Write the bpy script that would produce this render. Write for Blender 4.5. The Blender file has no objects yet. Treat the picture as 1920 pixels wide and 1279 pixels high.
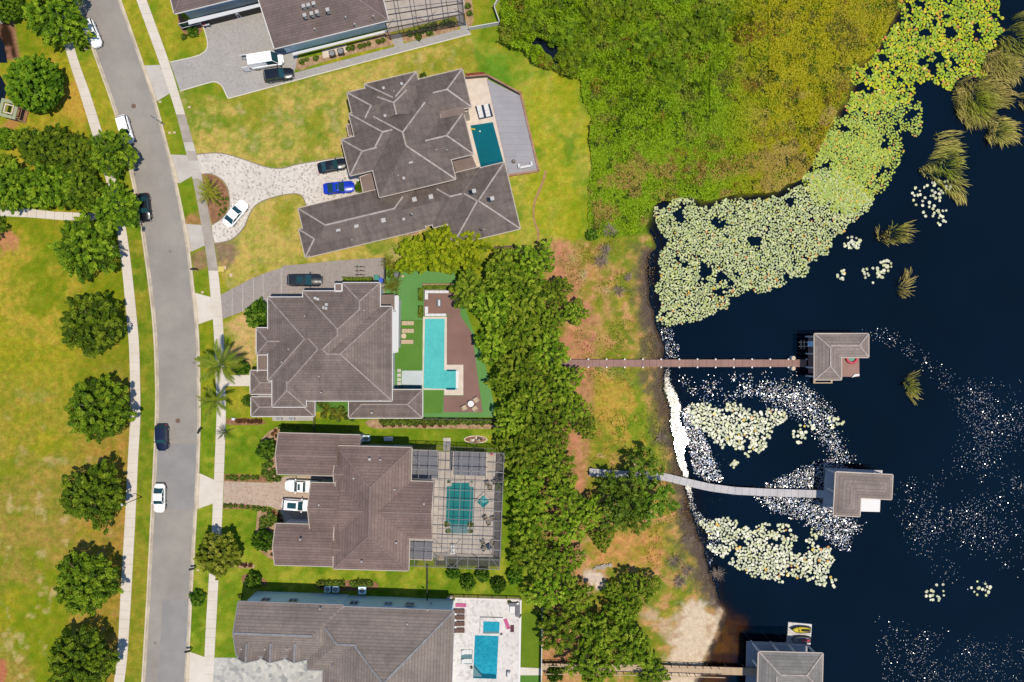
import bpy, math, random
import numpy as np
from mathutils import Vector, Matrix

# ------------------------------------------------------------------ scale, camera, light
S = 11.3          # photo pixels per metre on the ground
H = 118.0         # camera height
CX, CY = 960.0, 639.5
scene = bpy.context.scene
COL = scene.collection

cam_d = bpy.data.cameras.new('camera'); cam = bpy.data.objects.new('camera', cam_d)
COL.objects.link(cam); scene.camera = cam
cam.location = (0, 0, H)
cam_d.sensor_width = 36; cam_d.lens = 18.0 / ((960.0 / S) / H)
cam_d.clip_end = 6000; cam_d.clip_start = 1

SUN_AZ = (0.87, -0.50)      # horizontal direction towards the sun (world x, y)
SUN_TAN = 0.28              # tangent of the zenith angle
ze = math.atan(SUN_TAN)
w = bpy.data.worlds.new('World'); scene.world = w; w.use_nodes = True
nt = w.node_tree; bg = nt.nodes['Background']
sky = nt.nodes.new('ShaderNodeTexSky'); sky.sky_type = 'NISHITA'; sky.sun_disc = False
sky.sun_elevation = math.pi / 2 - ze
sky.sun_rotation = math.atan2(SUN_AZ[0], SUN_AZ[1])
sky.air_density = 1.0; sky.dust_density = 0.0; sky.ozone_density = 4.0
nt.links.new(sky.outputs[0], bg.inputs[0]); bg.inputs[1].default_value = 0.14
sun_d = bpy.data.lights.new('sun', 'SUN'); sun_d.energy = 4.6; sun_d.angle = math.radians(0.53)
sun_d.color = (1.0, 0.91, 0.765)
sun = bpy.data.objects.new('sun', sun_d); COL.objects.link(sun)
sd = Vector((SUN_AZ[0] * math.sin(ze), SUN_AZ[1] * math.sin(ze), math.cos(ze)))
sun.rotation_euler = sd.to_track_quat('Z', 'Y').to_euler(); sun.location = (60, -40, 90)
scene.view_settings.view_transform = 'Standard'; scene.view_settings.look = 'None'
scene.view_settings.gamma = 1; scene.view_settings.use_curve_mapping = False
scene.view_settings.exposure = 0.07
scene.cycles.max_bounces = 6; scene.cycles.transparent_max_bounces = 12
scene.cycles.sample_clamp_indirect = 4

# ------------------------------------------------------------------ helpers
rnd = random.Random(7)
R = np.random.default_rng(11)

def P(px, py, z=0.0):
    k = (H - z) / H / S
    return Vector(((px - CX) * k, (CY - py) * k, z))

def lin(v):
    v /= 255.0
    return v / 12.92 if v <= 0.04045 else ((v + 0.055) / 1.055) ** 2.4

EXPO = 1.62
def A(r, g, b, e=None):
    """albedo of a surface that reads as this sRGB colour when sunlit"""
    e = e or EXPO
    return (lin(r) / e, lin(g) / e, lin(b) / e)

def link(o, parent=None):
    COL.objects.link(o)
    if parent is not None: o.parent = parent
    return o

def tag(o, label=None, cat=None, group=None, kind=None):
    if label: o['label'] = label
    if cat: o['category'] = cat
    if group: o['group'] = group
    if kind: o['kind'] = kind
    return o

ORG = {}
def thing(name, label, cat, loc=(0, 0, 0), rz=0.0, group=None):
    o = bpy.data.objects.new(name, None); link(o)
    o.empty_display_size = 0.2
    o.location = loc; o.rotation_euler = (0, 0, rz)
    ORG[o.name] = Vector(loc)
    return tag(o, label, cat, group)

def copy_tree(o, parent=None):
    c = o.copy(); COL.objects.link(c)
    if parent is not None:
        c.parent = parent
    for ch in list(o.children): copy_tree(ch, c)
    return c

class MB:
    """collects shapes for ONE mesh object"""
    def __init__(s): s.v = []; s.f = []; s.uv = {}
    def poly(s, pts, uv=None):
        n = len(s.v); s.v += [tuple(p) for p in pts]
        s.f.append(tuple(range(n, n + len(pts))))
        if uv: s.uv[len(s.f) - 1] = uv
        return s
    def slab(s, pts, z0, z1, bottom=False):
        """pts: list of (x,y), extruded z0..z1"""
        n = len(s.v); k = len(pts)
        ar = sum(pts[i][0] * pts[(i + 1) % k][1] - pts[(i + 1) % k][0] * pts[i][1] for i in range(k))
        if ar < 0: pts = pts[::-1]
        s.v += [(p[0], p[1], z1) for p in pts] + [(p[0], p[1], z0) for p in pts]
        s.f.append(tuple(range(n, n + k)))
        for i in range(k):
            j = (i + 1) % k
            s.f.append((n + i, n + k + i, n + k + j, n + j))
        if bottom: s.f.append(tuple(range(n + 2 * k - 1, n + k - 1, -1)))
        return s
    def box(s, cx, cy, cz, sx, sy, sz, rz=0.0):
        c, q = math.cos(rz), math.sin(rz)
        pts = [(cx + c * x - q * y, cy + q * x + c * y) for x, y in
               ((-sx / 2, -sy / 2), (sx / 2, -sy / 2), (sx / 2, sy / 2), (-sx / 2, sy / 2))]
        return s.slab(pts, cz - sz / 2, cz + sz / 2, True)
    def bar(s, a, b, wd, ht=None, up=(0, 0, 1)):
        a, b = Vector(a), Vector(b); ht = ht or wd
        d = (b - a)
        if d.length < 1e-6: return s
        d.normalize(); u = Vector(up)
        if abs(d.dot(u)) > 0.98: u = Vector((1, 0, 0))
        sd_ = d.cross(u).normalized(); u = sd_.cross(d).normalized()
        n = len(s.v)
        for p in (a, b):
            for i, j in ((-1, -1), (1, -1), (1, 1), (-1, 1)):
                s.v.append(tuple(p + sd_ * (i * wd / 2) + u * (j * ht / 2)))
        for q in ((0, 1, 5, 4), (1, 2, 6, 5), (2, 3, 7, 6), (3, 0, 4, 7), (3, 2, 1, 0), (4, 5, 6, 7)):
            s.f.append(tuple(n + i for i in q))
        return s
    def tube(s, pts, rad, seg=6):
        pts = [Vector(p) for p in pts]; n0 = len(s.v)
        for i, p in enumerate(pts):
            d = (pts[min(i + 1, len(pts) - 1)] - pts[max(i - 1, 0)]).normalized()
            u = Vector((0, 0, 1)) if abs(d.z) < 0.9 else Vector((1, 0, 0))
            a = d.cross(u).normalized(); b = a.cross(d)
            r = rad[i] if isinstance(rad, (list, tuple)) else rad
            for k in range(seg):
                t = 2 * math.pi * k / seg
                s.v.append(tuple(p + a * (r * math.cos(t)) + b * (r * math.sin(t))))
        for i in range(len(pts) - 1):
            for k in range(seg):
                k2 = (k + 1) % seg
                s.f.append((n0 + i * seg + k, n0 + i * seg + k2, n0 + (i + 1) * seg + k2, n0 + (i + 1) * seg + k))
        s.f.append(tuple(n0 + k for k in range(seg))[::-1])
        s.f.append(tuple(n0 + (len(pts) - 1) * seg + k for k in range(seg)))
        return s
    def disc(s, cx, cy, z0, z1, r, seg=16):
        return s.slab([(cx + r * math.cos(2 * math.pi * k / seg), cy + r * math.sin(2 * math.pi * k / seg)) for k in range(seg)], z0, z1, True)
    def mesh(s, name, m, smooth=False):
        me = bpy.data.meshes.new(name); me.from_pydata(s.v, [], s.f);
        if m: me.materials.append(m)
        if s.uv:
            l = me.uv_layers.new(name='UVMap')
            for fi, uv in s.uv.items():
                p = me.polygons[fi]
                for k, li in enumerate(p.loop_indices): l.data[li].uv = uv[k]
        if smooth: me.shade_smooth()
        return me
    def build(s, name, m, parent=None, label=None, cat=None, group=None, kind=None, smooth=False, local=False):
        if parent is not None and not local:
            r = parent
            while r.parent is not None: r = r.parent
            o3 = ORG.get(r.name)
            if o3 is not None: s.v = [(a - o3.x, b - o3.y, c - o3.z) for a, b, c in s.v]
        o = bpy.data.objects.new(name, s.mesh(name, m, smooth)); link(o, parent)
        return tag(o, label, cat, group, kind)

def np_mesh(name, verts, faces, m, cols=None, smooth=False):
    """verts (N,3), faces (F,k) same k; cols (N,3) point colours"""
    me = bpy.data.meshes.new(name)
    nv, (nf, k) = len(verts), faces.shape
    me.vertices.add(nv); me.vertices.foreach_set('co', verts.astype(np.float32).ravel())
    me.loops.add(nf * k); me.loops.foreach_set('vertex_index', faces.astype(np.int32).ravel())
    me.polygons.add(nf); me.polygons.foreach_set('loop_start', np.arange(0, nf * k, k, dtype=np.int32))
    me.update(calc_edges=True)
    if cols is not None:
        a = me.color_attributes.new('Col', 'FLOAT_COLOR', 'POINT')
        c4 = np.ones((nv, 4), np.float32); c4[:, :3] = cols
        a.data.foreach_set('color', c4.ravel())
    if m: me.materials.append(m)
    if smooth: me.shade_smooth()
    return me

def px_poly(pts, z=0.0): return [tuple(P(x, y, z).xy) for x, y in pts]

def curve(pts, n=8, closed=False):
    """catmull-rom through px points"""
    out = []; L = len(pts)
    rng_ = range(L if closed else L - 1)
    for i in rng_:
        g = (lambda j: pts[j % L]) if closed else (lambda j: pts[min(max(j, 0), L - 1)])
        p0, p1, p2, p3 = g(i - 1), g(i), g(i + 1), g(i + 2)
        for k in range(n):
            t = k / n
            out.append(tuple(0.5 * ((2 * p1[a]) + (-p0[a] + p2[a]) * t + (2 * p0[a] - 5 * p1[a] + 4 * p2[a] - p3[a]) * t * t + (-p0[a] + 3 * p1[a] - 3 * p2[a] + p3[a]) * t ** 3) for a in (0, 1)))
    if not closed: out.append(tuple(pts[-1]))
    return out

# ------------------------------------------------------------------ materials
class NT:
    def __init__(s, name):
        s.m = bpy.data.materials.new(name); s.m.use_nodes = True
        s.t = s.m.node_tree; s.n = s.t.nodes; s.b = s.n['Principled BSDF']; s.out = s.n['Material Output']
        s.geo = s.n.new('ShaderNodeNewGeometry'); s.tc = s.n.new('ShaderNodeTexCoord')
        s.b.inputs['Specular IOR Level'].default_value = 0.35
    def L(s, a, b): s.t.links.new(a, b)
    def noise(s, scale, detail=4, rough=0.6, vec=None, dist=0.0):
        x = s.n.new('ShaderNodeTexNoise'); x.inputs['Scale'].default_value = scale
        x.inputs['Detail'].default_value = detail; x.inputs['Roughness'].default_value = rough; x.inputs['Distortion'].default_value = dist
        s.L(vec or s.geo.outputs['Position'], x.inputs['Vector']); return x.outputs[0]
    def ramp(s, fac, lo, hi, a=0.0, b=1.0):
        x = s.n.new('ShaderNodeMapRange'); x.inputs[1].default_value = lo; x.inputs[2].default_value = hi
        x.inputs[3].default_value = a; x.inputs[4].default_value = b; s.L(fac, x.inputs[0]); return x.outputs[0]
    def mix(s, fac, c1, c2, mode='MIX'):
        x = s.n.new('ShaderNodeMix'); x.data_type = 'RGBA'; x.blend_type = mode; x.clamp_result = False
        for v, i in ((fac, 0), (c1, 6), (c2, 7)):
            if hasattr(v, 'links'): s.L(v, x.inputs[i])
            elif i == 0: x.inputs[0].default_value = v
            else: x.inputs[i].default_value = (*v[:3], 1)
        return x.outputs[2]
    def scale(s, col, fac):
        x = s.n.new('ShaderNodeVectorMath'); x.operation = 'SCALE'
        if hasattr(col, 'links'): s.L(col, x.inputs[0])
        else: x.inputs[0].default_value = col[:3]
        s.L(fac, x.inputs['Scale']); return x.outputs[0]
    def math(s, op, a, b):
        x = s.n.new('ShaderNodeMath'); x.operation = op
        for v, i in ((a, 0), (b, 1)):
            if hasattr(v, 'links'): s.L(v, x.inputs[i])
            else: x.inputs[i].default_value = v
        return x.outputs[0]
    def bump(s, hgt, strength=0.3, dist=0.05):
        x = s.n.new('ShaderNodeBump'); x.inputs['Strength'].default_value = strength; x.inputs['Distance'].default_value = dist
        s.L(hgt, x.inputs['Height']); s.L(x.outputs[0], s.b.inputs['Normal']); return x

def mat(name, col, rough=0.8, col2=None, sc=0.35, var=0.18, fine=6.0, bump=0.0, metal=0.0, spec=None, coat=0.0):
    n = NT(name); base = col
    if col2: base = n.mix(n.ramp(n.noise(sc, 5), 0.38, 0.62), col, col2)
    f = n.ramp(n.noise(fine, 4, 0.7), 0.25, 0.75, 1 - var, 1 + var)
    n.L(n.scale(base, f), n.b.inputs['Base Color'])
    n.b.inputs['Roughness'].default_value = rough; n.b.inputs['Metallic'].default_value = metal
    if spec is not None: n.b.inputs['Specular IOR Level'].default_value = spec
    if coat: n.b.inputs['Coat Weight'].default_value = coat; n.b.inputs['Coat Roughness'].default_value = 0.05
    if bump: n.bump(n.noise(fine * 2, 4, 0.7), bump, 0.05)
    return n.m

def roof_mat(name, col, dark, course=0.45, tile=0.33, stain=0.35, line=0.6):
    n = NT(name)
    uv = n.tc.outputs['UV']
    br = n.n.new('ShaderNodeTexBrick'); n.L(uv, br.inputs['Vector'])
    br.inputs['Scale'].default_value = 1.0; br.inputs['Brick Width'].default_value = tile; br.inputs['Row Height'].default_value = course
    br.inputs['Mortar Size'].default_value = 0.035; br.inputs['Mortar Smooth'].default_value = 0.3
    br.inputs['Color1'].default_value = (*col, 1); br.inputs['Color2'].default_value = (*[c * 0.82 for c in col], 1)
    br.inputs['Mortar'].default_value = (*[c * 0.72 for c in col], 1); br.offset = 0.5
    sp = n.n.new('ShaderNodeSeparateXYZ'); n.L(uv, sp.inputs[0])
    v = n.math('FRACT', n.math('DIVIDE', sp.outputs[1], course), 0.0)
    sha = n.ramp(v, 0.0, 0.28, line, 1.0)  # course gap, with the step shadow painted into the tile colour
    c = n.scale(br.outputs[0], sha)
    mp = n.n.new('ShaderNodeMapping'); mp.inputs['Scale'].default_value = (1.0, 0.25, 1); n.L(uv, mp.inputs[0])
    st = n.ramp(n.noise(0.9, 6, 0.7, mp.outputs[0], 0.5), 0.42, 0.7, 0.0, stain)
    c = n.mix(st, c, dark)
    st2 = n.ramp(n.noise(0.22, 5, 0.65), 0.35, 0.65, 0.8, 1.15)
    c = n.scale(c, st2)
    wn = n.n.new('ShaderNodeTexWhiteNoise'); wn.noise_dimensions = '1D'
    n.L(n.math('FLOOR', n.math('DIVIDE', sp.outputs[1], course), 0.0), wn.inputs['W'])
    c = n.scale(c, n.ramp(wn.outputs[0], 0, 1, 0.93, 1.07))
    n.L(c, n.b.inputs['Base Color']); n.b.inputs['Roughness'].default_value = 0.72
    n.bump(n.ramp(v, 0.0, 1.0, 0.0, 1.0), 0.5, 0.06)
    return n.m

def foliage_mat(name, hue=0.012, val=0.32, trans=0.28):
    """colour comes from the leaf's own colour attribute, varied per plant"""
    n = NT(name)
    at = n.n.new('ShaderNodeVertexColor'); at.layer_name = 'Col'
    oi = n.n.new('ShaderNodeObjectInfo')
    hs = n.n.new('ShaderNodeHueSaturation'); n.L(at.outputs[0], hs.inputs['Color'])
    n.L(n.ramp(oi.outputs['Random'], 0, 1, 0.5 - hue * .25, 0.5 + hue), hs.inputs['Hue'])
    n.L(n.ramp(oi.outputs['Random'], 0, 1, 1 - val * 0.6, 1 + val), hs.inputs['Value'])
    n.L(hs.outputs[0], n.b.inputs['Base Color']); n.b.inputs['Roughness'].default_value = 0.62
    n.b.inputs['Specular IOR Level'].default_value = 0.25
    tr = n.n.new('ShaderNodeBsdfTranslucent'); n.L(hs.outputs[0], tr.inputs[0])
    mx = n.n.new('ShaderNodeMixShader'); mx.inputs[0].default_value = trans
    n.L(n.b.outputs[0], mx.inputs[1]); n.L(tr.outputs[0], mx.inputs[2]); n.L(mx.outputs[0], n.out.inputs[0])
    return n.m

M = {}
M['asphalt'] = mat('asphalt', A(170, 163, 154), 0.85, A(156, 149, 142), 0.12, 0.10, 9, 0.2)
def asphalt_spots(m):
    nt_ = m.node_tree; b = nt_.nodes['Principled BSDF']; src = b.inputs['Base Color'].links[0].from_socket
    g_ = nt_.nodes.new('ShaderNodeNewGeometry'); v = nt_.nodes.new('ShaderNodeTexVoronoi'); v.inputs['Scale'].default_value = 0.16; nt_.links.new(g_.outputs['Position'], v.inputs['Vector'])
    r = nt_.nodes.new('ShaderNodeMapRange'); r.inputs[1].default_value = 0.025; r.inputs[2].default_value = 0.06; r.inputs[3].default_value = 0.62; r.inputs[4].default_value = 1.0; nt_.links.new(v.outputs['Distance'], r.inputs[0])
    n2_ = nt_.nodes.new('ShaderNodeTexNoise'); n2_.inputs['Scale'].default_value = 0.35; n2_.inputs['Detail'].default_value = 8; n2_.inputs['Roughness'].default_value = 0.75; nt_.links.new(g_.outputs['Position'], n2_.inputs['Vector'])
    r2 = nt_.nodes.new('ShaderNodeMapRange'); r2.inputs[1].default_value = 0.3; r2.inputs[2].default_value = 0.7; r2.inputs[3].default_value = 0.90; r2.inputs[4].default_value = 1.08; nt_.links.new(n2_.outputs[0], r2.inputs[0])
    mu = nt_.nodes.new('ShaderNodeMath'); mu.operation = 'MULTIPLY'; nt_.links.new(r.outputs[0], mu.inputs[0]); nt_.links.new(r2.outputs[0], mu.inputs[1])
    s_ = nt_.nodes.new('ShaderNodeVectorMath'); s_.operation = 'SCALE'; nt_.links.new(src, s_.inputs[0]); nt_.links.new(mu.outputs[0], s_.inputs['Scale']); nt_.links.new(s_.outputs[0], b.inputs['Base Color'])
asphalt_spots(M['asphalt'])
M['asphalt_patch'] = mat('asphalt_patch', A(150, 147, 146), 0.85, A(160, 157, 154), 0.3, 0.09, 9, 0.2)
M['curb'] = mat('curb_concrete', A(232, 216, 190), 0.85, A(212, 196, 172), 0.5, 0.1, 5)
M['gutter_pan'] = mat('gutter_pan_concrete', A(212, 200, 180), 0.85, A(180, 168, 152), 0.5, 0.1, 5)
M['concrete'] = mat('pale_concrete', A(236, 226, 214), 0.85, A(226, 215, 200), 0.3, 0.05, 4)
M['concrete_worn'] = mat('worn_concrete', A(190, 180, 168), 0.85, A(168, 158, 148), 0.35, 0.08, 4)
M['concrete_mid'] = mat('grey_concrete', A(212, 205, 196), 0.85, A(198, 190, 180), 0.3, 0.06, 4)
M['joint'] = mat('dark_joint', A(150, 138, 120), 0.9)
M['slab_joint'] = mat('sidewalk_joint', A(196, 184, 168), 0.9)
def flecked(name, c, lo, hi, cells=2.2, thr=0.6):
    n = NT(name)
    vo = n.n.new('ShaderNodeTexVoronoi'); vo.inputs['Scale'].default_value = cells; n.L(n.geo.outputs['Position'], vo.inputs['Vector'])
    s_ = n.n.new('ShaderNodeSeparateColor'); n.L(vo.outputs['Color'], s_.inputs[0])
    c1 = n.mix(n.ramp(s_.outputs[0], 0, 1), c, hi)
    c2 = n.mix(n.ramp(s_.outputs[1], thr, 1.0, 0, 1), c1, lo)
    c3 = n.scale(c2, n.ramp(n.noise(0.25, 4), 0.3, 0.7, 0.93, 1.06))
    n.L(c3, n.b.inputs['Base Color']); n.b.inputs['Roughness'].default_value = 0.8
    return n.m
M['pale_stone'] = flecked('flecked_pale_stone', A(222, 212, 200), A(176, 166, 156), A(236, 228, 218), 3.6, 0.70)
M['grey_paver'] = flecked('grey_paver', A(178, 173, 168), A(166, 162, 160), A(186, 181, 175), 5, 0.6)
M['walk_paver'] = flecked('walk_paver', A(188, 182, 174), A(178, 172, 166), A(196, 190, 182), 5, 0.6)
M['pink_paver'] = flecked('pink_paver', A(196, 170, 148), A(180, 150, 130), A(202, 182, 164), 4, 0.6)
M['taupe_paver'] = flecked('taupe_paver', A(166, 155, 148), A(156, 145, 140), A(174, 164, 157), 5, 0.6)
M['mottled_paver'] = flecked('mottled_grey_paver', A(192, 190, 184), A(158, 158, 158), A(214, 210, 200), 1.6, 0.55)
M['white_deck'] = flecked('white_marble_paver', A(228, 221, 216), A(208, 201, 198), A(238, 233, 228), 2.4, 0.72)
M['travertine'] = mat('cream_travertine', A(236, 220, 202), 0.75, A(224, 206, 188), 0.8, 0.06, 5)
M['cage_deck'] = mat('beige_deck_paver', A(208, 196, 184), 0.8, A(192, 180, 170), 0.8, 0.08, 5)
M['grey_deck'] = mat('grey_deck_board', A(172, 170, 176), 0.7, A(164, 162, 168), 0.4, 0.04, 6)
M['brown_deck'] = mat('brown_composite_deck', A(142, 104, 92), 0.65, A(130, 94, 84), 0.3, 0.07, 6)
M['dock_brown'] = mat('reddish_brown_dock_board', A(164, 126, 114), 0.7, A(150, 114, 104), 0.4, 0.1, 5)
M['dock_grey'] = mat('pale_grey_dock_board', A(204, 200, 200), 0.7, A(190, 186, 188), 0.4, 0.08, 5)
M['dock_tan'] = mat('tan_dock_board', A(206, 178, 146), 0.7, A(190, 162, 132), 0.4, 0.1, 5)
M['piling'] = mat('dark_piling', A(78, 66, 58), 0.8)
M['turf'] = mat('artificial_turf', A(98, 142, 52), 0.9, A(84, 134, 40), 0.12, 0.1, 5)
M['turf_blue'] = mat('bluish_artificial_turf', A(108, 160, 92), 0.9, A(96, 150, 70), 0.1, 0.08, 5)
M['mulch'] = mat('brown_mulch', A(170, 124, 92), 0.9, A(138, 98, 68), 1.2, 0.35, 3.5, 0.4)
M['mulch_pale'] = mat('pale_mulch', A(196, 164, 128), 0.9, A(160, 124, 92), 1.2, 0.3, 3.5, 0.4)
M['dirt'] = mat('bare_dirt', A(186, 148, 104), 0.9, A(166, 126, 86), 1.0, 0.15, 4)
M['white'] = mat('white_paint', A(238, 236, 236), 0.5, var=0.03)
M['white_wall'] = mat('white_render', A(226, 228, 232), 0.7, var=0.04)
M['shade_blue_wall'] = mat('shade_tinted_white_render', (0.56, 0.74, 0.84), 0.7, var=0.04)  # white wall; the blue of its shade is put into the colour
M['cream_wall'] = mat('cream_render', A(224, 208, 186), 0.8, var=0.05)
M['tan_wall'] = mat('tan_render', A(196, 160, 128), 0.8, var=0.06)
M['gutter_white'] = mat('white_gutter', A(226, 222, 218), 0.5, var=0.04)
M['gutter_cream'] = mat('cream_gutter', A(200, 186, 172), 0.5, var=0.05)
M['gutter_grey'] = mat('grey_gutter', A(150, 148, 154), 0.5, var=0.05)
M['roof_grey'] = roof_mat('weathered_grey_tile', A(136, 122, 115), A(90, 78, 75), 0.30, 0.3, 0.75, 0.88)
M['roof_taupe'] = roof_mat('taupe_tile', A(146, 129, 121), A(104, 90, 86), 0.45, 0.36, 0.6, 0.72)
M['roof_brown'] = roof_mat('brown_tile', A(144, 121, 113), A(126, 105, 98), 0.50, 0.36, 0.2, 0.62)
M['roof_slate'] = roof_mat('grey_brown_tile', A(150, 136, 128), A(126, 114, 108), 0.50, 0.36, 0.25, 0.62)
M['roof_top'] = roof_mat('dull_brown_tile', A(128, 110, 106), A(104, 90, 87), 0.40, 0.36, 0.3, 0.8)
M['roof_boat'] = roof_mat('taupe_boathouse_tile', A(160, 144, 136), A(140, 124, 118), 0.55, 0.36, 0.2, 0.66)
M['roof_metal'] = roof_mat('grey_boathouse_tile', A(150, 146, 142), A(132, 128, 126), 0.5, 0.36, 0.2, 0.75)
M['flat_brown'] = mat('flat_brown_roofing', A(130, 112, 104), 0.85, A(142, 124, 116), 0.3, 0.08, 6)
M['cap_pale'] = mat('pale_ridge_tile', A(196, 184, 178), 0.7, A(164, 152, 146), 1.5, 0.12, 3)
M['cap_taupe'] = mat('taupe_ridge_tile', A(176, 162, 156), 0.7, A(150, 138, 134), 1.5, 0.12, 3)
M['cap_brown'] = mat('brown_ridge_tile', A(146, 128, 122), 0.7, A(132, 114, 110), 1.5, 0.1, 3)
M['cap_grey'] = mat('bluish_grey_ridge_tile', A(150, 152, 156), 0.7, A(128, 126, 130), 1.5, 0.15, 3)
M['vent'] = mat('pale_metal_vent', A(200, 196, 194), 0.4, var=0.05)
M['metal'] = mat('galvanised_metal', A(170, 172, 174), 0.35, var=0.05, metal=0.3)
M['dark'] = mat('black_paint_and_shade', (0.012, 0.012, 0.014), 0.5)
M['frame_dark'] = mat('dark_bronze_frame', A(76, 68, 68), 0.5)
M['frame_grey'] = mat('grey_cage_frame', A(150, 150, 156), 0.45)
M['rubber'] = mat('tyre_rubber', (0.02, 0.02, 0.022), 0.8)
M['rim'] = mat('alloy_rim', (0.5, 0.5, 0.52), 0.35, metal=0.8)
M['glass'] = mat('dark_window_glass', (0.012, 0.03, 0.04), 0.08, spec=0.6, var=0.0)
M['car_glass'] = mat('tinted_car_glass', (0.010, 0.045, 0.055), 0.10, spec=0.7, var=0.0)
M['bark'] = mat('grey_bark', A(150, 132, 112), 0.9, A(110, 94, 78), 2, 0.2, 6, 0.3)
M['twig'] = mat('bleached_twig', A(176, 158, 142), 0.9, A(150, 130, 116), 2, 0.2, 6)
M['leaf'] = foliage_mat('oak_leaves')
M['leaf_soft'] = foliage_mat('soft_leaves', 0.015, 0.12, 0.35)
M['reed'] = foliage_mat('reed_blades', 0.01, 0.12, 0.3)
M['manhole'] = mat('rusty_iron_cover', A(124, 98, 84), 0.7)
M['terracotta'] = mat('brick_edging', A(190, 150, 124), 0.85, A(164, 118, 96), 1.5, 0.2, 5)
M['tan_fabric'] = mat('tan_fabric', A(206, 182, 150), 0.85, var=0.05)
M['brown_fabric'] = mat('brown_wicker', A(104, 78, 68), 0.8, var=0.1)
M['white_fabric'] = mat('white_fabric', A(236, 234, 232), 0.8, var=0.03)
M['grey_fabric'] = mat('grey_fabric', A(126, 126, 132), 0.85, var=0.05)
M['navy_fabric'] = mat('navy_mat', A(36, 58, 84), 0.8, var=0.05)
M['pink_fabric'] = mat('pink_foam', A(206, 96, 146), 0.8, var=0.05)
M['plum_fabric'] = mat('plum_fabric', A(96, 52, 66), 0.8, var=0.05)
M['yellow'] = mat('yellow_plastic', A(222, 200, 30), 0.5, var=0.05)
M['red'] = mat('red_plastic', A(214, 62, 84), 0.5, var=0.05)
M['teal_plastic'] = mat('teal_plastic', A(60, 150, 130), 0.5, var=0.05)
M['utility_yellow'] = mat('yellow_utility_cover', A(226, 204, 110), 0.6, var=0.05)
M['utility_beige'] = mat('beige_utility_cover', A(220, 196, 160), 0.6, var=0.05)

def pool_mat(name, c, c2, sc=1.6):
    n = NT(name)
    f = n.ramp(n.noise(sc, 3, 0.6, dist=1.2), 0.40, 0.66)
    big = n.ramp(n.noise(0.15, 2), 0.35, 0.65, 0.93, 1.07)
    n.L(n.scale(n.mix(f, c, c2), big), n.b.inputs['Base Color'])
    n.b.inputs['Roughness'].default_value = 0.06; n.b.inputs['Specular IOR Level'].default_value = 0.5
    n.bump(n.noise(1.8, 3, 0.6, dist=1.0), 0.12, 0.05)
    return n.m
M['pool_deep'] = pool_mat('deep_teal_water', A(12, 104, 116), A(14, 110, 122), 3)
M['pool_aqua'] = pool_mat('turquoise_water', A(92, 200, 196), A(104, 210, 204))
M['pool_cyan'] = pool_mat('cyan_water', A(28, 150, 178), A(52, 176, 196), 2.2)
M['pool_green'] = pool_mat('green_teal_water', A(24, 130, 128), A(32, 140, 136), 2)
M['pool_shelf'] = pool_mat('shallow_grey_water', A(104, 142, 144), A(116, 152, 150), 2)
M['pool_shelf_white'] = pool_mat('white_shelf_water', A(214, 222, 220), A(206, 216, 216), 2)
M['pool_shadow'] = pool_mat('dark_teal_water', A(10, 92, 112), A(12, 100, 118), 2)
M['pond'] = pool_mat('black_pond_water', (0.002, 0.004, 0.008), (0.003, 0.005, 0.009), 2)

def paint(name, c, rough=0.3, metal=0.0):
    return mat(name, c, rough, var=0.02, metal=metal, coat=0.6)
# ------------------------------------------------------------------ masks in photo pixels
def segdist(px, py, poly, closed=True):
    pts = np.array(poly, float); d2 = np.full(px.shape, 1e18)
    n = len(pts)
    for i in range(n if closed else n - 1):
        a, b = pts[i], pts[(i + 1) % n]; ab = b - a; L = (ab ** 2).sum() + 1e-9
        t = np.clip(((px - a[0]) * ab[0] + (py - a[1]) * ab[1]) / L, 0, 1)
        d2 = np.minimum(d2, (px - a[0] - t * ab[0]) ** 2 + (py - a[1] - t * ab[1]) ** 2)
    return np.sqrt(d2)
def inside(px, py, poly):
    r = np.zeros(px.shape, bool); n = len(poly)
    for i in range(n):
        x1, y1 = poly[i]; x2, y2 = poly[(i + 1) % n]
        if y1 == y2: continue
        c = ((y1 > py) != (y2 > py)) & (px < (x2 - x1) * (py - y1) / (y2 - y1) + x1)
        r ^= c
    return r
def sdf(px, py, poly):
    d = segdist(px, py, poly); return np.where(inside(px, py, poly), d, -d)

def vnoise(px, py, cell, seed=0):
    """smooth value noise"""
    g = np.random.default_rng(seed).random((257, 257)).astype(np.float32)
    x = px / cell + 1000.37; y = py / cell + 1000.71
    xi = np.floor(x).astype(int); yi = np.floor(y).astype(int); fx = x - xi; fy = y - yi
    fx = fx * fx * (3 - 2 * fx); fy = fy * fy * (3 - 2 * fy)
    a = g[xi % 256, yi % 256]; b = g[(xi + 1) % 256, yi % 256]; c = g[xi % 256, (yi + 1) % 256]; d = g[(xi + 1) % 256, (yi + 1) % 256]
    return (a * (1 - fx) + b * fx) * (1 - fy) + (c * (1 - fx) + d * fx) * fy
def fbm(px, py, cell, seed=0, oct=5, gain=0.55):
    t = 0; amp = 1; tot = 0
    for o in range(oct):
        t = t + amp * vnoise(px, py, cell / 2 ** o, seed + o); tot += amp; amp *= gain
    return t / tot
def sstep(x, a, b):
    t = np.clip((x - a) / (b - a), 0, 1); return t * t * (3 - 2 * t)

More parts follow.
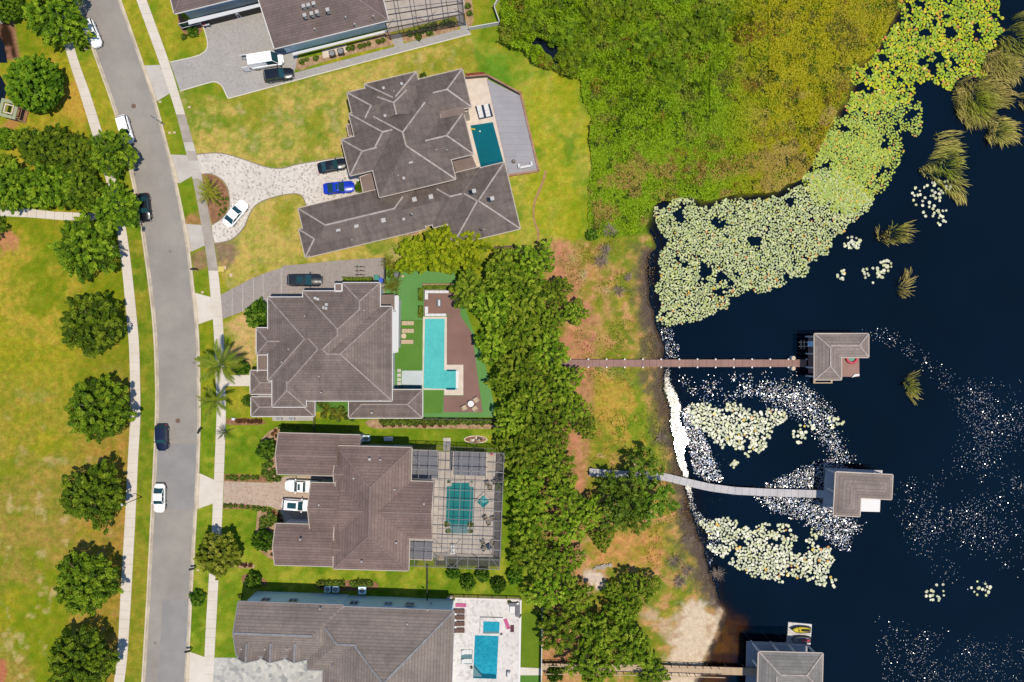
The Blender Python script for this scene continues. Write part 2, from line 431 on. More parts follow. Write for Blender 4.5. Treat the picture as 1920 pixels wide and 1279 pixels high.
LAKE = [(1700, -400), (1692, 0), (1676, 40), (1652, 75), (1640, 100), (1604, 122), (1592, 180), (1572, 210), (1552, 250), (1522, 300), (1508, 332), (1460, 358),
        (1372, 365), (1320, 376), (1290, 364), (1238, 370), (1224, 392), (1217, 430), (1224, 460), (1221, 500), (1222, 560), (1228, 600), (1238, 640), (1243, 690), (1252, 750),
        (1263, 800), (1273, 860), (1290, 930), (1300, 980), (1318, 1040), (1334, 1080), (1350, 1130), (1357, 1150), (1346, 1190), (1324, 1240), (1306, 1290),
        (1290, 1400), (1280, 1900), (5200, 1900), (5200, -400)]
BEACH = [(1282, 1130), (1300, 1120), (1330, 1142), (1357, 1150), (1346, 1190), (1324, 1240), (1300, 1300), (1230, 1300), (1256, 1220), (1262, 1175)]
SHALLOW = [(1350, 1135), (1420, 1145), (1436, 1180), (1410, 1200), (1400, 1260), (1370, 1300), (1290, 1310), (1320, 1240)]
WET = [(940, -400), (938, 40), (940, 75), (975, 90), (1005, 118), (1030, 128), (1060, 138), (1090, 145), (1096, 180), (1112, 220), (1108, 260), (1112, 290), (1108, 340), (1103, 380), (1108, 430),
       (1150, 440), (1200, 450), (1230, 470), (1224, 392), (1238, 370), (1330, 372), (1460, 360), (1510, 332), (1572, 210), (1592, 180), (1604, 122), (1640, 100), (1692, 0), (1700, -400)]
def shore_wig(x, y): return (fbm(x, y, 34, 140, 4) - .5) * 22 * sstep(np.abs(x - 1300), 700, 300)
PARK = [(-400, -400), (90, -400), (90, 0), (165, 225), (212, 335), (235, 440), (250, 560), (250, 780), (235, 1000), (215, 1290), (215, 1900), (-400, 1900)]
SHORE = [(1040, 455), (1110, 450), (1230, 440), (1250, 700), (1300, 950), (1360, 1140), (1350, 1200), (1300, 1290), (1300, 1900), (1010, 1900), (1020, 1100), (1080, 960), (1060, 800), (1060, 600)]

# non-uniform grid, fine in view
def axis(lo, hi, step, far):
    c = list(np.arange(lo, hi + step, step)); g = step; x = c[-1]; up = []
    while x < far: g *= 1.35; x += g; up.append(x)
    g = step; x = c[0]; dn = []
    while x > -far: g *= 1.35; x -= g; dn.append(x)
    return np.array(dn[::-1] + c + up)
gx = axis(-60, 1980, 3.2, 16000); gy = axis(-60, 1340, 3.2, 16000)
GX, GY = np.meshgrid(gx, gy, indexing='ij'); px = GX.ravel(); py = GY.ravel()
n1 = fbm(px, py, 130, 1); n2 = fbm(px, py, 55, 20); n3 = fbm(px, py, 22, 40, 4); n4 = fbm(px, py, 260, 60, 3)
def C(*c): return np.array(A(*c))[None, :]
def mixc(c, d, f): return c * (1 - f[:, None]) + d * f[:, None]
col = mixc(C(158, 158, 40) + 0 * px[:, None], C(122, 144, 28), sstep(n1, .42, .58))
# park west of the road
park = sstep(sdf(px, py, PARK), -3, 3)
pc = mixc(C(158, 154, 34) + 0 * px[:, None], C(130, 142, 20), sstep(n1, .42, .6))
pc = mixc(pc, C(182, 162, 54), sstep(n2, .52, .66) * .8)
pc = mixc(pc, C(126, 140, 24), sstep(n3, .56, .72) * .6)
low = sstep(py, 620, 1000)
pc = mixc(pc, C(158, 140, 62), low * sstep(n2 * .6 + n4 * .4, .40, .58) * .85)
pc = mixc(pc, C(204, 182, 122), low * sstep(n3, .62, .75) * .6)
pc = mixc(pc, C(168, 132, 58), sstep(px, 110 + (py - 640) * -.02, 225) * sstep(py, 560, 900) * .65)
col = mixc(col, pc, park)
# green lots east of the road
def zone(poly, soft, c, f=None):
    global col
    k = sstep(sdf(px, py, poly), -soft, soft)
    if f is not None: k = k * f
    col = mixc(col, c if c.shape[0] > 1 else c + 0 * px[:, None], k)
verge = mixc(C(138, 148, 26) + 0 * px[:, None], C(112, 138, 22), sstep(n2, .45, .6)); verge = mixc(verge, C(172, 156, 44), sstep(n3, .60, .74) * .6)
zone([(240, 450), (276, 450), (296, 640), (298, 780), (284, 1000), (262, 1300), (230, 1300), (255, 1000), (262, 780), (260, 640)], 2, mixc(mixc(C(138, 146, 38) + 0 * px[:, None], C(112, 134, 26), sstep(n3, .40, .60)), C(164, 152, 50), sstep(n2, .5, .66) * .6))
lush = mixc(C(134, 152, 34) + 0 * px[:, None], C(110, 138, 24), sstep(n2, .40, .60)); lush = mixc(lush, C(164, 170, 52), sstep(n3 * .5 + n1 * .5, .55, .68) * .7)
zone([(350, 785), (1030, 785), (1030, 1290), (350, 1290)], 3, lush)
zone([(366, 600), (404, 600), (424, 770), (370, 780)], 3, verge)
dry = mixc(C(188, 172, 84) + 0 * px[:, None], C(154, 154, 48), sstep(n2, .46, .62)); dry = mixc(dry, C(118, 144, 36), sstep(n1 * .4 + n3 * .6, .52, .64) * .8); dry = mixc(dry, C(206, 184, 120), sstep(n3, .60, .75) * .5)
zone([(335, 170), (430, 185), (885, 70), (905, 120), (905, 470), (700, 500), (430, 545), (395, 470), (330, 200)], 4, dry)
zone([(415, 610), (470, 580), (505, 600), (475, 690), (425, 700), (405, 620)], 8, C(208, 176, 112), sstep(n2, .3, .5))
zone([(400, 450), (440, 455), (450, 480), (430, 500), (405, 500)], 8, C(150, 128, 96), sstep(n3, .35, .5))
zone([(358, 478), (385, 465), (390, 500), (366, 510)], 3, C(150, 128, 86), sstep(n3, .35, .55))
zone([(346, 405), (376, 395), (378, 425), (348, 425)], 4, C(172, 130, 80), sstep(n3, .3, .5))
back = mixc(C(166, 168, 58) + 0 * px[:, None], C(128, 150, 34), sstep(n1, .40, .58)); back = mixc(back, C(170, 168, 26), sstep(fbm(px, py * .4, 60, 90), .54, .70) * .6); back = mixc(back, C(96, 140, 28), sstep(n2, .56, .68) * .7)
zone([(880, 60), (940, 90), (1010, 120), (1095, 145), (1115, 220), (1112, 300), (1108, 380), (1105, 440), (1050, 470), (900, 480), (880, 440), (970, 430)], 5, back)
zone([(905, 110), (940, 95), (1000, 140), (960, 165), (920, 145)], 9, C(104, 148, 34), sstep(n2, .2, .5))
# wetland floor
zone(WET, 5, mixc(C(110, 136, 30) + 0 * px[:, None], C(98, 124, 18), sstep(n3, .4, .6)))
# shore strip
n5 = fbm(px, py, 12, 300, 3)
sc_ = mixc(C(192, 152, 94) + 0 * px[:, None], C(156, 142, 54), sstep(n2 * .6 + n5 * .4, .44, .56))
sc_ = mixc(sc_, C(140, 146, 40), sstep(n1 * .4 + n3 * .3 + n5 * .3, .50, .62) * .85); sc_ = mixc(sc_, C(176, 136, 72), sstep(n3, .60, .72) * .7)
sc_ = mixc(sc_, C(190, 172, 140), sstep(fbm(px, py, 30, 77), .64, .74) * .6)
sc_ = mixc(sc_, mixc(C(150, 148, 44) + 0 * px[:, None], C(122, 138, 36), sstep(n5, .4, .6)), sstep(px + (n2 - .5) * 120, 1090, 1150) * sstep(n3 * .5 + n5 * .5, .36, .50) * .85)
sc_ = mixc(sc_, C(204, 162, 110), sstep(px, 1105, 1060) * sstep(py, 440, 480) * sstep(n2, .35, .5) * .9)
zone(SHORE, 8, sc_)
zone([(1120, 700), (1200, 720), (1240, 830), (1250, 880), (1180, 850), (1110, 780)], 14, mixc(C(182, 156, 62) + 0 * px[:, None], C(128, 148, 34), sstep(n2 * .5 + n5 * .5 + (px - 1190) / 200, .40, .60)))
zone([(1105, 1000), (1250, 985), (1240, 1060), (1180, 1065), (1110, 1060)], 14, mixc(C(198, 150, 86) + 0 * px[:, None], C(168, 146, 58), sstep(n2 * .5 + n5 * .5, .4, .6)))
zone([(820, 440), (1060, 450), (1120, 600), (1100, 900), (1060, 1279), (960, 1279), (900, 900)], 10, C(188, 138, 96), sstep(n3, .2, .5) * sstep(px, 990, 1040))
fine_ = fbm(px, py, 9, 500, 3); land = 1 - sstep(sdf(px, py, WET), -3, 3)
col = mixc(col, col * np.array([[1.22, 1.06, 1.3]]) + .004, sstep(fine_, .54, .70) * .8 * land); col = mixc(col, col * np.array([[.72, .88, .6]]), sstep(fine_, .46, .32) * .8 * land)
streak = fbm(px * .35, py, 10, 520, 3); col = mixc(col, col * np.array([[1.15, 1.03, 1.1]]), sstep(streak, .56, .68) * .6 * land)
zone([(1092, 1072), (1128, 1066), (1134, 1100), (1104, 1112)], 7, C(226, 206, 190), sstep(n5, .2, .45))
zone([(1200, 1150), (1215, 1140), (1262, 1160), (1250, 1200), (1230, 1180)], 10, C(206, 176, 140), sstep(n5, .3, .5))
# thin details: lawn beyond house, red planting bed, park mulch circles
zone([(-40, 440), (20, 432), (36, 448), (34, 470), (10, 480), (-40, 480)], 4, C(196, 138, 92), sstep(n3, .25, .45))
zone([(-20, 1236), (8, 1236), (14, 1262), (4, 1290), (-20, 1290)], 4, C(190, 118, 84), sstep(n3, .15, .35))
zone([(0, 240), (14, 226), (26, 216), (34, 186), (60, 190), (62, 200), (38, 228), (20, 250), (0, 250)], 5, C(184, 136, 74), sstep(n3, .2, .45))
zone([(100, 130), (150, 140), (168, 220), (150, 240), (120, 215)], 14, C(196, 160, 62), sstep(n2, .3, .5))
zone([(-60, 24), (22, 26), (30, 60), (38, 112), (-60, 112)], 3, C(160, 116, 88))
zone([(-60, 30), (10, 36), (22, 60), (32, 108), (-60, 130)], 4, C(52, 34, 20), sstep(n3, .2, .5))
zone([(868, 0), (880, 0), (886, 45), (876, 50)], 2, C(192, 160, 120))
far_ = sstep(np.maximum(np.abs(px - CX) - 1100, np.abs(py - CY) - 780), 0, 700)
col = mixc(col, C(138, 146, 42) + 0 * px[:, None], far_)
# lake side
sd = sdf(px, py, LAKE) + shore_wig(px, py)
wig = (n3 - .5) * 16 + (n2 - .5) * 16
wetn = sstep(sdf(px, py, WET), -12, 6)
edge = sd + wig * .6
col = mixc(col, C(112, 98, 76), sstep(edge + (n5 - .5) * 50 + (n3 - .5) * 30, -50, -16) * sstep(py, 440, 480) * (1 - wetn) * sstep(px, 1150, 1200) * .85)
col = mixc(col, C(98, 84, 76), sstep(edge + (n5 - .5) * 26, -26, -6) * sstep(py, 420, 470) * (1 - wetn) * sstep(px, 1150, 1200))
beach = sstep(sdf(px, py, BEACH) + (n3 - .5) * 34 + (n5 - .5) * 26, -9, 8)
bc = mixc(C(226, 204, 176) + 0 * px[:, None], C(198, 170, 138), sstep(n3, .50, .66)); bc = mixc(bc, C(240, 224, 204), sstep(n2, .5, .62) * .7)
col = mixc(col, bc, beach)
shal = sstep(sdf(px, py, SHALLOW) + (n2 - .5) * 40, -14, 22)
depth = np.where(sd > 0, sd / S * 0.20, 0.0) * (1 - 0.80 * shal)
zz = np.where(sd > 0, -0.30 - depth, -0.30 * sstep(sd, -28, 0))
zz = np.maximum(zz, -3.2)
flat = (py > 430) & (sd > -28) & (sd <= 0)
lakebed = mixc(C(110, 78, 20) + 0 * px[:, None], C(150, 112, 24), sstep(n2, .42, .6)); lakebed = mixc(lakebed, C(84, 56, 24), sstep(n3, .52, .68) * .7)
col = mixc(col, lakebed, sstep(sd, 2, 10) * shal); col = mixc(col, C(40, 32, 22), sstep(sd, -4, 12) * (1 - shal))
zz = zz + np.where(sd < -40, 0, 0) 
wx = (px - CX) / S; wy = (CY - py) / S
nX, nY = len(gx), len(gy)
idx = np.arange(nX * nY).reshape(nX, nY)
F = np.stack([idx[:-1, :-1], idx[:-1, 1:], idx[1:, 1:], idx[1:, :-1]], -1).reshape(-1, 4)[:, ::-1]
gm = NT('ground_mix')
at = gm.n.new('ShaderNodeVertexColor'); at.layer_name = 'Col'
f1 = gm.ramp(gm.noise(3.5, 6, 0.75), 0.28, 0.72, 0.72, 1.28)
f2 = gm.ramp(gm.noise(0.8, 5, 0.65), 0.3, 0.7, 0.86, 1.14)
cc = gm.scale(gm.scale(at.outputs[0], f1), f2)
hs = gm.n.new('ShaderNodeHueSaturation'); gm.L(cc, hs.inputs['Color']); gm.L(gm.ramp(gm.noise(1.6, 4, 0.7), 0.3, 0.7, 0.475, 0.525), hs.inputs['Hue'])
gm.L(hs.outputs[0], gm.b.inputs['Base Color']); gm.b.inputs['Roughness'].default_value = 0.95; gm.b.inputs['Specular IOR Level'].default_value = 0.1
gm.bump(gm.noise(7, 4, 0.8), 0.5, 0.06)
g = bpy.data.objects.new('ground', np_mesh('ground', np.stack([wx, wy, zz], 1), F, gm.m, np.clip(col, 0, 1)))
link(g); tag(g, 'mown lawns, bare soil, muddy shore and sand beach', kind='structure')

# ------------------------------------------------------------------ lake water
qx = np.concatenate([np.arange(1150, 1420, 2.5), np.arange(1420, 1990, 12), np.geomspace(2000, 16000, 14)])
qy = np.concatenate([-np.geomspace(16000, 60, 14), np.arange(-50, 1340, 3.5), np.geomspace(1350, 16000, 14)])
QX, QY = np.meshgrid(qx, qy, indexing='ij'); x = QX.ravel(); y = QY.ravel()
s2 = sdf(x, y, LAKE) + shore_wig(x, y); shal2 = sstep(sdf(x, y, SHALLOW) + (fbm(x, y, 55, 20) - .5) * 40, -14, 22)
dep = np.clip(s2, 0, 400) / S * 0.20 * (1 - 0.80 * shal2)
opac = 1 - np.exp(-dep / 0.28)
# wind-ruffled strip along the shore
wd_ = 2.6 + 6.5 * np.exp(-((y - 800) / 105.0) ** 2) + 1.5 * (fbm(x, y, 20, 610, 2) - .3)
rp = np.exp(-((s2 - 1.5 - wd_) / wd_) ** 4) * sstep(y, 420, 450) * sstep(y, 1150, 1080)
rp = rp * (0.40 + 0.60 * np.exp(-((y - 815) / 105.0) ** 4))
ocean = np.stack([opac, rp, np.zeros_like(rp)], 1)
ix = np.arange(len(qx) * len(qy)).reshape(len(qx), len(qy))
FW = np.stack([ix[:-1, :-1], ix[:-1, 1:], ix[1:, 1:], ix[1:, :-1]], -1).reshape(-1, 4)[:, ::-1]
wm = NT('lake_water')
at = wm.n.new('ShaderNodeVertexColor'); at.layer_name = 'Col'; sp = wm.n.new('ShaderNodeSeparateColor'); wm.L(at.outputs[0], sp.inputs[0])
dp = wm.mix(wm.ramp(wm.noise(0.035, 3), .35, .65), (0.0001, 0.0030, 0.0075), (0.0003, 0.0046, 0.0125))
wm.L(dp, wm.b.inputs['Base Color'])
wm.b.inputs['Specular IOR Level'].default_value = 0.5
chop = wm.noise(4.5, 4, 0.8)
thr = wm.ramp(sp.outputs[1], 0.05, 0.98, 0.68, 0.33)
rip = wm.ramp(wm.math('SUBTRACT', chop, thr), 0.0, 0.05)
wm.b.inputs['IOR'].default_value = 1.33
wm.L(wm.ramp(rip, 0, 1, 0.0, 0.25), wm.b.inputs['Roughness'])
bp = wm.n.new('ShaderNodeBump'); bp.inputs['Distance'].default_value = 0.05
wm.L(wm.noise(2.5, 4, 0.65), bp.inputs['Height']); wm.L(wm.ramp(sp.outputs[1], 0, 1, 0.002, 0.35), bp.inputs['Strength'])
wm.L(bp.outputs[0], wm.b.inputs['Normal'])
tr = wm.n.new('ShaderNodeBsdfTransparent'); wm.L(wm.mix(wm.ramp(sp.outputs[0], 0.0, 0.5), (0.80, 0.76, 0.68), (0.86, 0.70, 0.42)), tr.inputs[0])
gl = wm.n.new('ShaderNodeBsdfGlossy'); wm.L(bp.outputs[0], gl.inputs['Normal']); gl.inputs['Roughness'].default_value = 0.0
fr = wm.n.new('ShaderNodeFresnel'); fr.inputs[0].default_value = 1.33
m1 = wm.n.new('ShaderNodeMixShader'); wm.L(fr.outputs[0], m1.inputs[0]); wm.L(tr.outputs[0], m1.inputs[1]); wm.L(gl.outputs[0], m1.inputs[2])
m2 = wm.n.new('ShaderNodeMixShader'); wm.L(wm.math('MAXIMUM', sp.outputs[0], wm.ramp(sp.outputs[1], 0.02, 0.15)), m2.inputs[0]); wm.L(m1.outputs[0], m2.inputs[1]); wm.L(wm.b.outputs[0], m2.inputs[2])
wm.L(m2.outputs[0], wm.out.inputs[0])
WZ = -0.28
lake = bpy.data.objects.new('lake_water', np_mesh('lake_water', np.stack([(x - CX) / S, (CY - y) / S, np.full_like(x, WZ)], 1), FW, wm.m, ocean, smooth=True))
link(lake); tag(lake, 'dark lake water with a bright ruffled strip along the shore', kind='structure')
WATER_MAT = wm.m

# ------------------------------------------------------------------ road, curbs, sidewalks
yy = np.arange(-80, 1361, 4.0)
def prof(knots, sig=5):
    k = np.array(knots, float); v = np.interp(yy, k[:, 1], k[:, 0])
    # linear extrapolation at the ends
    lo = yy < k[0, 1]; v[lo] = k[0, 0] + (yy[lo] - k[0, 1]) * (k[1, 0] - k[0, 0]) / (k[1, 1] - k[0, 1])
    hi = yy > k[-1, 1]; v[hi] = k[-1, 0] + (yy[hi] - k[-1, 1]) * (k[-1, 0] - k[-2, 0]) / (k[-1, 1] - k[-2, 1])
    g_ = np.exp(-0.5 * (np.arange(-14, 15) / sig) ** 2); g_ /= g_.sum()
    p_ = np.concatenate([v[0] + (v[1] - v[0]) * np.arange(-14, 0), v, v[-1] + (v[-1] - v[-2]) * np.arange(1, 15)])
    return np.convolve(p_, g_, 'valid')
CL = prof([(141, 0), (172, 92), (184, 125), (197, 160), (216, 215), (243, 320), (262, 415), (274, 500), (284, 580), (289, 640), (292, 740), (291, 790), (287.5, 870), (283, 959), (275, 1120), (265.5, 1279)])
CR = prof([(228, 0), (271, 122), (294, 190), (320, 290), (328, 320), (349, 420), (358, 480), (366, 550), (372.5, 607), (374.5, 640), (377, 760), (377, 790), (374, 887), (370, 960), (361, 1120), (356, 1222), (352, 1279)])
WLl = prof([(98, 0), (124, 95), (132, 125), (147, 165), (165, 225), (199, 335), (220, 435), (229, 500), (234, 555), (242, 640), (244, 700), (245, 780), (240, 860), (235.5, 960), (226, 1120), (222, 1200), (220, 1235), (214, 1279)])
WLr = prof([(116, 0), (141, 95), (150, 125), (166, 165), (185, 225), (217, 335), (238, 435), (246.5, 500), (252.5, 555), (261, 640), (262.5, 700), (264, 780), (259, 860), (254.5, 960), (246, 1120), (241, 1200), (238.5, 1240), (233, 1279)])
WRl = prof([(256, 0), (300, 120), (330, 210), (350, 290), (361, 330), (377.5, 420), (384, 460), (391, 503), (395, 555), (400, 600), (402, 640), (407, 770), (405.5, 800), (402, 890), (399, 950), (397.5, 1000), (392, 1080), (387, 1160), (384, 1220), (382, 1279)])
WRr = prof([(275, 0), (319, 120), (346, 210), (369, 290), (379, 330), (396, 420), (401.5, 460), (409, 503), (414, 555), (418, 600), (420, 640), (424, 770), (423, 800), (420, 890), (417.5, 950), (415.5, 1000), (410, 1080), (406, 1160), (402.5, 1220), (400, 1279)])
def strip(a, b, z0, z1, name, m, **kw):
    k = MB(); pts = [tuple(P(a[i], yy[i]).xy) for i in range(len(yy))] + [tuple(P(b[i], yy[i]).xy) for i in range(len(yy) - 1, -1, -1)]
    # quads for clean shading
    for i in range(len(yy) - 1):
        q = [P(a[i], yy[i], 0), P(a[i + 1], yy[i + 1], 0), P(b[i + 1], yy[i + 1], 0), P(b[i], yy[i], 0)]
        n = len(k.v)
        for z in (z1, z0): k.v += [(p.x, p.y, z) for p in q]
        k.f += [(n, n + 1, n + 2, n + 3), (n, n + 4, n + 5, n + 1), (n + 3, n + 2, n + 6, n + 7)]
    return k.build(name, m, **kw)
strip(CL + 6, CR - 6, 0, 0.006, 'road', M['asphalt'], kind='structure', label='grey asphalt street curving past the houses')
strip(CL + 3, CL + 7, 0, 0.014, 'gutter_pan', M['gutter_pan'], kind='structure')
strip(CR - 7, CR - 3, 0, 0.014, 'gutter_pan', M['gutter_pan'], kind='structure')
strip(CL, CL + 3, 0, 0.13, 'kerb', M['curb'], kind='structure')
strip(CR - 3, CR, 0, 0.10, 'kerb', M['curb'], kind='structure')
def flat(name, pts, z, m, kind='structure', label=None, z0=None, cat=None, parent=None, group=None):
    k = MB(); k.slab(px_poly(pts), z - 0.05 if z0 is None else z0, z)
    return k.build(name, m, parent, label=label, kind=kind, cat=cat, group=group)
i0 = lambda Y: int(np.argmin(abs(yy - Y)))
def road_patch(y0, y1, f0=0.0, f1=1.0, m='asphalt_patch'):
    a, b = i0(y0), i0(y1); L_ = CL + 7.5; R_ = CR - 7.5
    pts = [(L_[i] + (R_[i] - L_[i]) * f0, yy[i]) for i in range(a, b + 1)] + [(L_[i] + (R_[i] - L_[i]) * f1, yy[i]) for i in range(b, a - 1, -1)]
    flat('road_patch', pts, 0.010, M[m])
road_patch(832, 956); road_patch(1124, 1320, 0.32, 1.0)

def sidewalk(name, a, b, y0, y1, worn=None, label=None):
    root = bpy.data.objects.new(name, None); link(root); tag(root, label, kind='structure')
    k = MB(); ia, ib = i0(y0), i0(y1)
    for i in range(ia, ib):
        k.poly([P(a[i], yy[i], 0.02), P(a[i + 1], yy[i + 1], 0.02), P(b[i + 1], yy[i + 1], 0.02), P(b[i], yy[i], 0.02)])
    k.build('joint_bed', M['slab_joint'], root)
    y = y0; step = 17.2
    while y < y1:
        e = min(y + step - 0.3, y1)
        if e - y < 3: break
        A_ = lambda Y, r: float(np.interp(Y, yy, r))
        pts = [(A_(t, a), t) for t in (y, (y + e) / 2, e)] + [(A_(t, b), t) for t in (e, (y + e) / 2, y)]
        mt = 'concrete'
        if worn and worn(y): mt = worn(y)
        k = MB(); k.slab(px_poly(pts), 0.0, 0.055 + 0.004 * rnd.random()); k.build('slab', M[mt], root)
        y += step
    return root
sidewalk('sidewalk', WLl, WLr, -60, 1340, None, 'pale concrete sidewalk along the park')
sidewalk('sidewalk', WRl, WRr, -60, 1340, lambda y: 'concrete_worn' if 205 < y < 265 or 275 < y < 285 or 330 < y < 500 else ('concrete_mid' if 265 <= y < 330 else None), 'pale concrete sidewalk along the front yards')
# branch path into the park
root = bpy.data.objects.new('sidewalk', None); link(root); tag(root, 'pale concrete path running into the park', kind='structure')
bx = np.linspace(-50, 205, 16)
up = np.interp(bx, [-50, 0, 50, 100, 172, 215], [388, 389, 391, 397, 400, 399]); dn = np.interp(bx, [-50, 0, 60, 125, 175, 215], [404, 405, 408, 413.5, 412, 410])
for i in range(15):
    k = MB(); k.slab(px_poly([(bx[i], up[i]), (bx[i + 1] - 0.5, up[i + 1]), (bx[i + 1] - 0.5, dn[i + 1]), (bx[i], dn[i])]), 0, 0.05); k.build('slab', M['concrete'], root)
APR = [[(270.5, 123), (300, 122), (319, 175), (294.5, 190)], [(320.5, 290), (351, 291), (361, 330), (337, 344)], [(349, 420), (378, 422), (385, 460), (359, 472)],
       [(365.5, 549), (395, 557), (400.5, 598), (372.5, 608)], [(374, 887), (402.5, 900), (399.5, 944), (371.5, 954)], [(355.5, 1222), (384.5, 1232), (382, 1345), (350, 1345)]]
for i, a in enumerate(APR):
    flat('driveway_apron', a, 0.045, M['concrete' if i in (3, 4, 5) else 'concrete_mid'])
    flat('kerb_ramp', [(a[0][0] - 4, a[0][1] + 1), (a[0][0] + 1, a[0][1]), (a[3][0] + 1, a[3][1]), (a[3][0] - 4, a[3][1] - 1)], 0.135, M['curb'], z0=0.0)

# ------------------------------------------------------------------ driveways and patios
D1 = [(319, 117), (340, 113), (360, 108)] + curve([(375, 103), (386, 95), (389.5, 82), (385, 62), (379, 44)], 5) + [(370, 30), (505, -10), (560, 20), (560, 100), (552, 137), (740, 88), (733, 66), (752, 62), (757, 82), (864, 55), (854, 30), (868, 27), (883, 64), (700, 113), (428, 185)] + curve([(424, 177), (416, 161), (404, 154), (390, 156), (338, 171)], 5)
flat('driveway', D1, 0.05, M['grey_paver'], label='grey paver driveway and side walk of the top house')
def edging(pts, name, m, wd=0.16, h=0.075, **kw):
    k = MB(); q = [P(x, y, 0) for x, y in pts]
    for a, b in zip(q[:-1], q[1:]): k.bar(a + Vector((0, 0, h / 2)), b + Vector((0, 0, h / 2)), wd, h)
    return k.build(name, m, **kw)
edging([(319, 117), (360, 108)] + curve([(375, 103), (386, 95), (389.5, 82), (385, 62), (379, 44)], 6), 'driveway_edging', M['concrete'], kind='structure')
edging(curve([(338, 171), (390, 156), (404, 154), (416, 161), (424, 177), (428, 185)], 6) + [(640, 128), (883, 64)], 'driveway_edging', M['concrete'], kind='structure')
top2 = curve([(369, 290), (400, 287), (425, 289.5), (460, 300), (500, 313.5), (530, 315.5), (560, 308), (645, 294)], 6)
low2 = curve([(403, 457), (430, 451), (446, 440), (460, 422), (468, 402), (480, 385), (500, 374), (530, 366), (556, 363.5), (568, 370), (575, 388)], 6)
bed2 = curve([(379, 327), (392, 326), (405, 330), (417, 338), (426, 351), (430, 368), (430.5, 384), (426, 398), (415, 411), (397.5, 422)], 6)
flat('driveway', top2 + [(720, 290), (700, 372), (575, 392)] + low2[::-1] + [(399, 440)] + bed2[::-1] + [(375, 320)], 0.052, M['pale_stone'], label='white flecked stone driveway looping round a planted bed')
edging(top2, 'driveway_edging', M['joint'], kind='structure'); edging(low2, 'driveway_edging', M['joint'], kind='structure'); edging(bed2, 'driveway_edging', M['joint'], kind='structure')
flat('planting_bed', [(379, 328), (392, 327), (405, 331), (416, 339), (425, 352), (429, 368), (429, 384), (425, 397), (414, 410), (398, 421), (390, 390)], 0.03, M['mulch'], kind='structure')
D3 = [(414, 553), (440, 539), (470, 523), (500, 511), (527, 503), (531, 498), (560, 496), (640, 488), (721, 483), (721, 570), (500, 570), (470, 578), (440, 590), (418, 598)]
flat('driveway', D3, 0.05, M['taupe_paver'], label='taupe paver driveway beside the middle house')
for X, ya, yb in ((435, 543, 592), (455, 532, 585), (475, 521, 577), (493, 514, 570), (527, 503, 560)):
    flat('paver_band', [(X, ya), (X + 1, ya), (X + 1, yb), (X, yb)], 0.055, M['concrete_mid'])
D5 = [(420, 902), (470, 904), (510, 905)] + [(523, 899), (534, 893), (640, 892), (640, 985), (532, 985), (531, 967), (524, 957), (507, 950), (470, 946), (419, 944)]
flat('driveway', D5, 0.05, M['pink_paver'], label='pinkish paver driveway of the house with white cars')
flat('driveway', [(402, 1233), (640, 1233), (640, 1345), (398, 1345)], 0.05, M['mottled_paver'], label='mottled grey paver driveway of the bottom house')
flat('footpath', [(420, 704), (480, 703), (480, 724), (422, 724)], 0.05, M['concrete'], label='pale path to the middle house door')
# middle house artificial turf
flat('artificial_turf', [(722, 508), (850, 508), (880, 600), (912, 690), (931, 782), (795, 783), (740, 770), (740, 580), (722, 560)], 0.045, M['turf_blue'], label='green artificial turf round the turquoise pool')
flat('artificial_turf', [(738, 600), (793, 600), (793, 700), (745, 700), (738, 690)], 0.050, M['turf'])
flat('artificial_turf', [(592, 750), (655, 750), (655, 775), (592, 772)], 0.05, M['turf'])
flat('artificial_turf', [(795, 732), (832, 732), (829, 775), (795, 775)], 0.05, M['turf'])
flat('footpath', [(831, 821), (845, 821), (845, 846), (831, 846)], 0.045, M['concrete_mid'])
flat('lawn', [(979, 1150), (1016, 1145), (1014, 1253), (974, 1250)], 0.02, mat('deep_green_lawn', A(98, 126, 10), 0.95, A(110, 136, 16), .5, .12, 5))
flat('lawn', [(974, 1266), (1014, 1266), (1012, 1345), (970, 1345)], 0.02, M['turf'])
flat('footpath', [(974, 1251), (1017, 1253), (1017, 1266), (973, 1266)], 0.05, M['concrete'])
# pool decks
flat('patio', [(868, 146), (913, 142), (952, 316), (905, 330), (850, 330)], 0.10, M['travertine'], label='cream travertine patio beside the teal pool')
flat('patio', [(738, 846), (930, 849), (925, 1044), (740, 1044)], 0.05, M['cage_deck'], label='beige paver pool deck under the screen cage')
flat('patio_shade_strip', [(930.3, 849), (945, 850), (939, 1044), (925.3, 1044)], 0.05, mat('shaded_deck_band', A(112, 108, 110), 0.9, A(128, 122, 120), 1, .1, 6))  # shaded band of the deck, painted as a dark strip
flat('patio_shade_strip', [(815, 1044.3), (939, 1044.3), (937, 1062), (815, 1060)], 0.03, mat('screen_dimmed_lawn', A(92, 98, 74), 0.9, A(80, 84, 66), 1, .15, 5))  # lawn dimmed by the side screen, the shade put into the colour
flat('patio', [(838, 1120), (976, 1124), (974, 1200), (971, 1345), (832, 1345)], 0.09, M['white_deck'], label='white paver pool deck of the bottom house')
flat('patio', [(700, -60), (868, -60), (872, 26), (728, 62)], 0.08, M['cage_deck'], label='beige deck under the dark screen cage')
edging([(839, 1120), (976, 1124), (972, 1345)], 'patio_edging', M['white'], 0.35, 0.16, kind='structure')
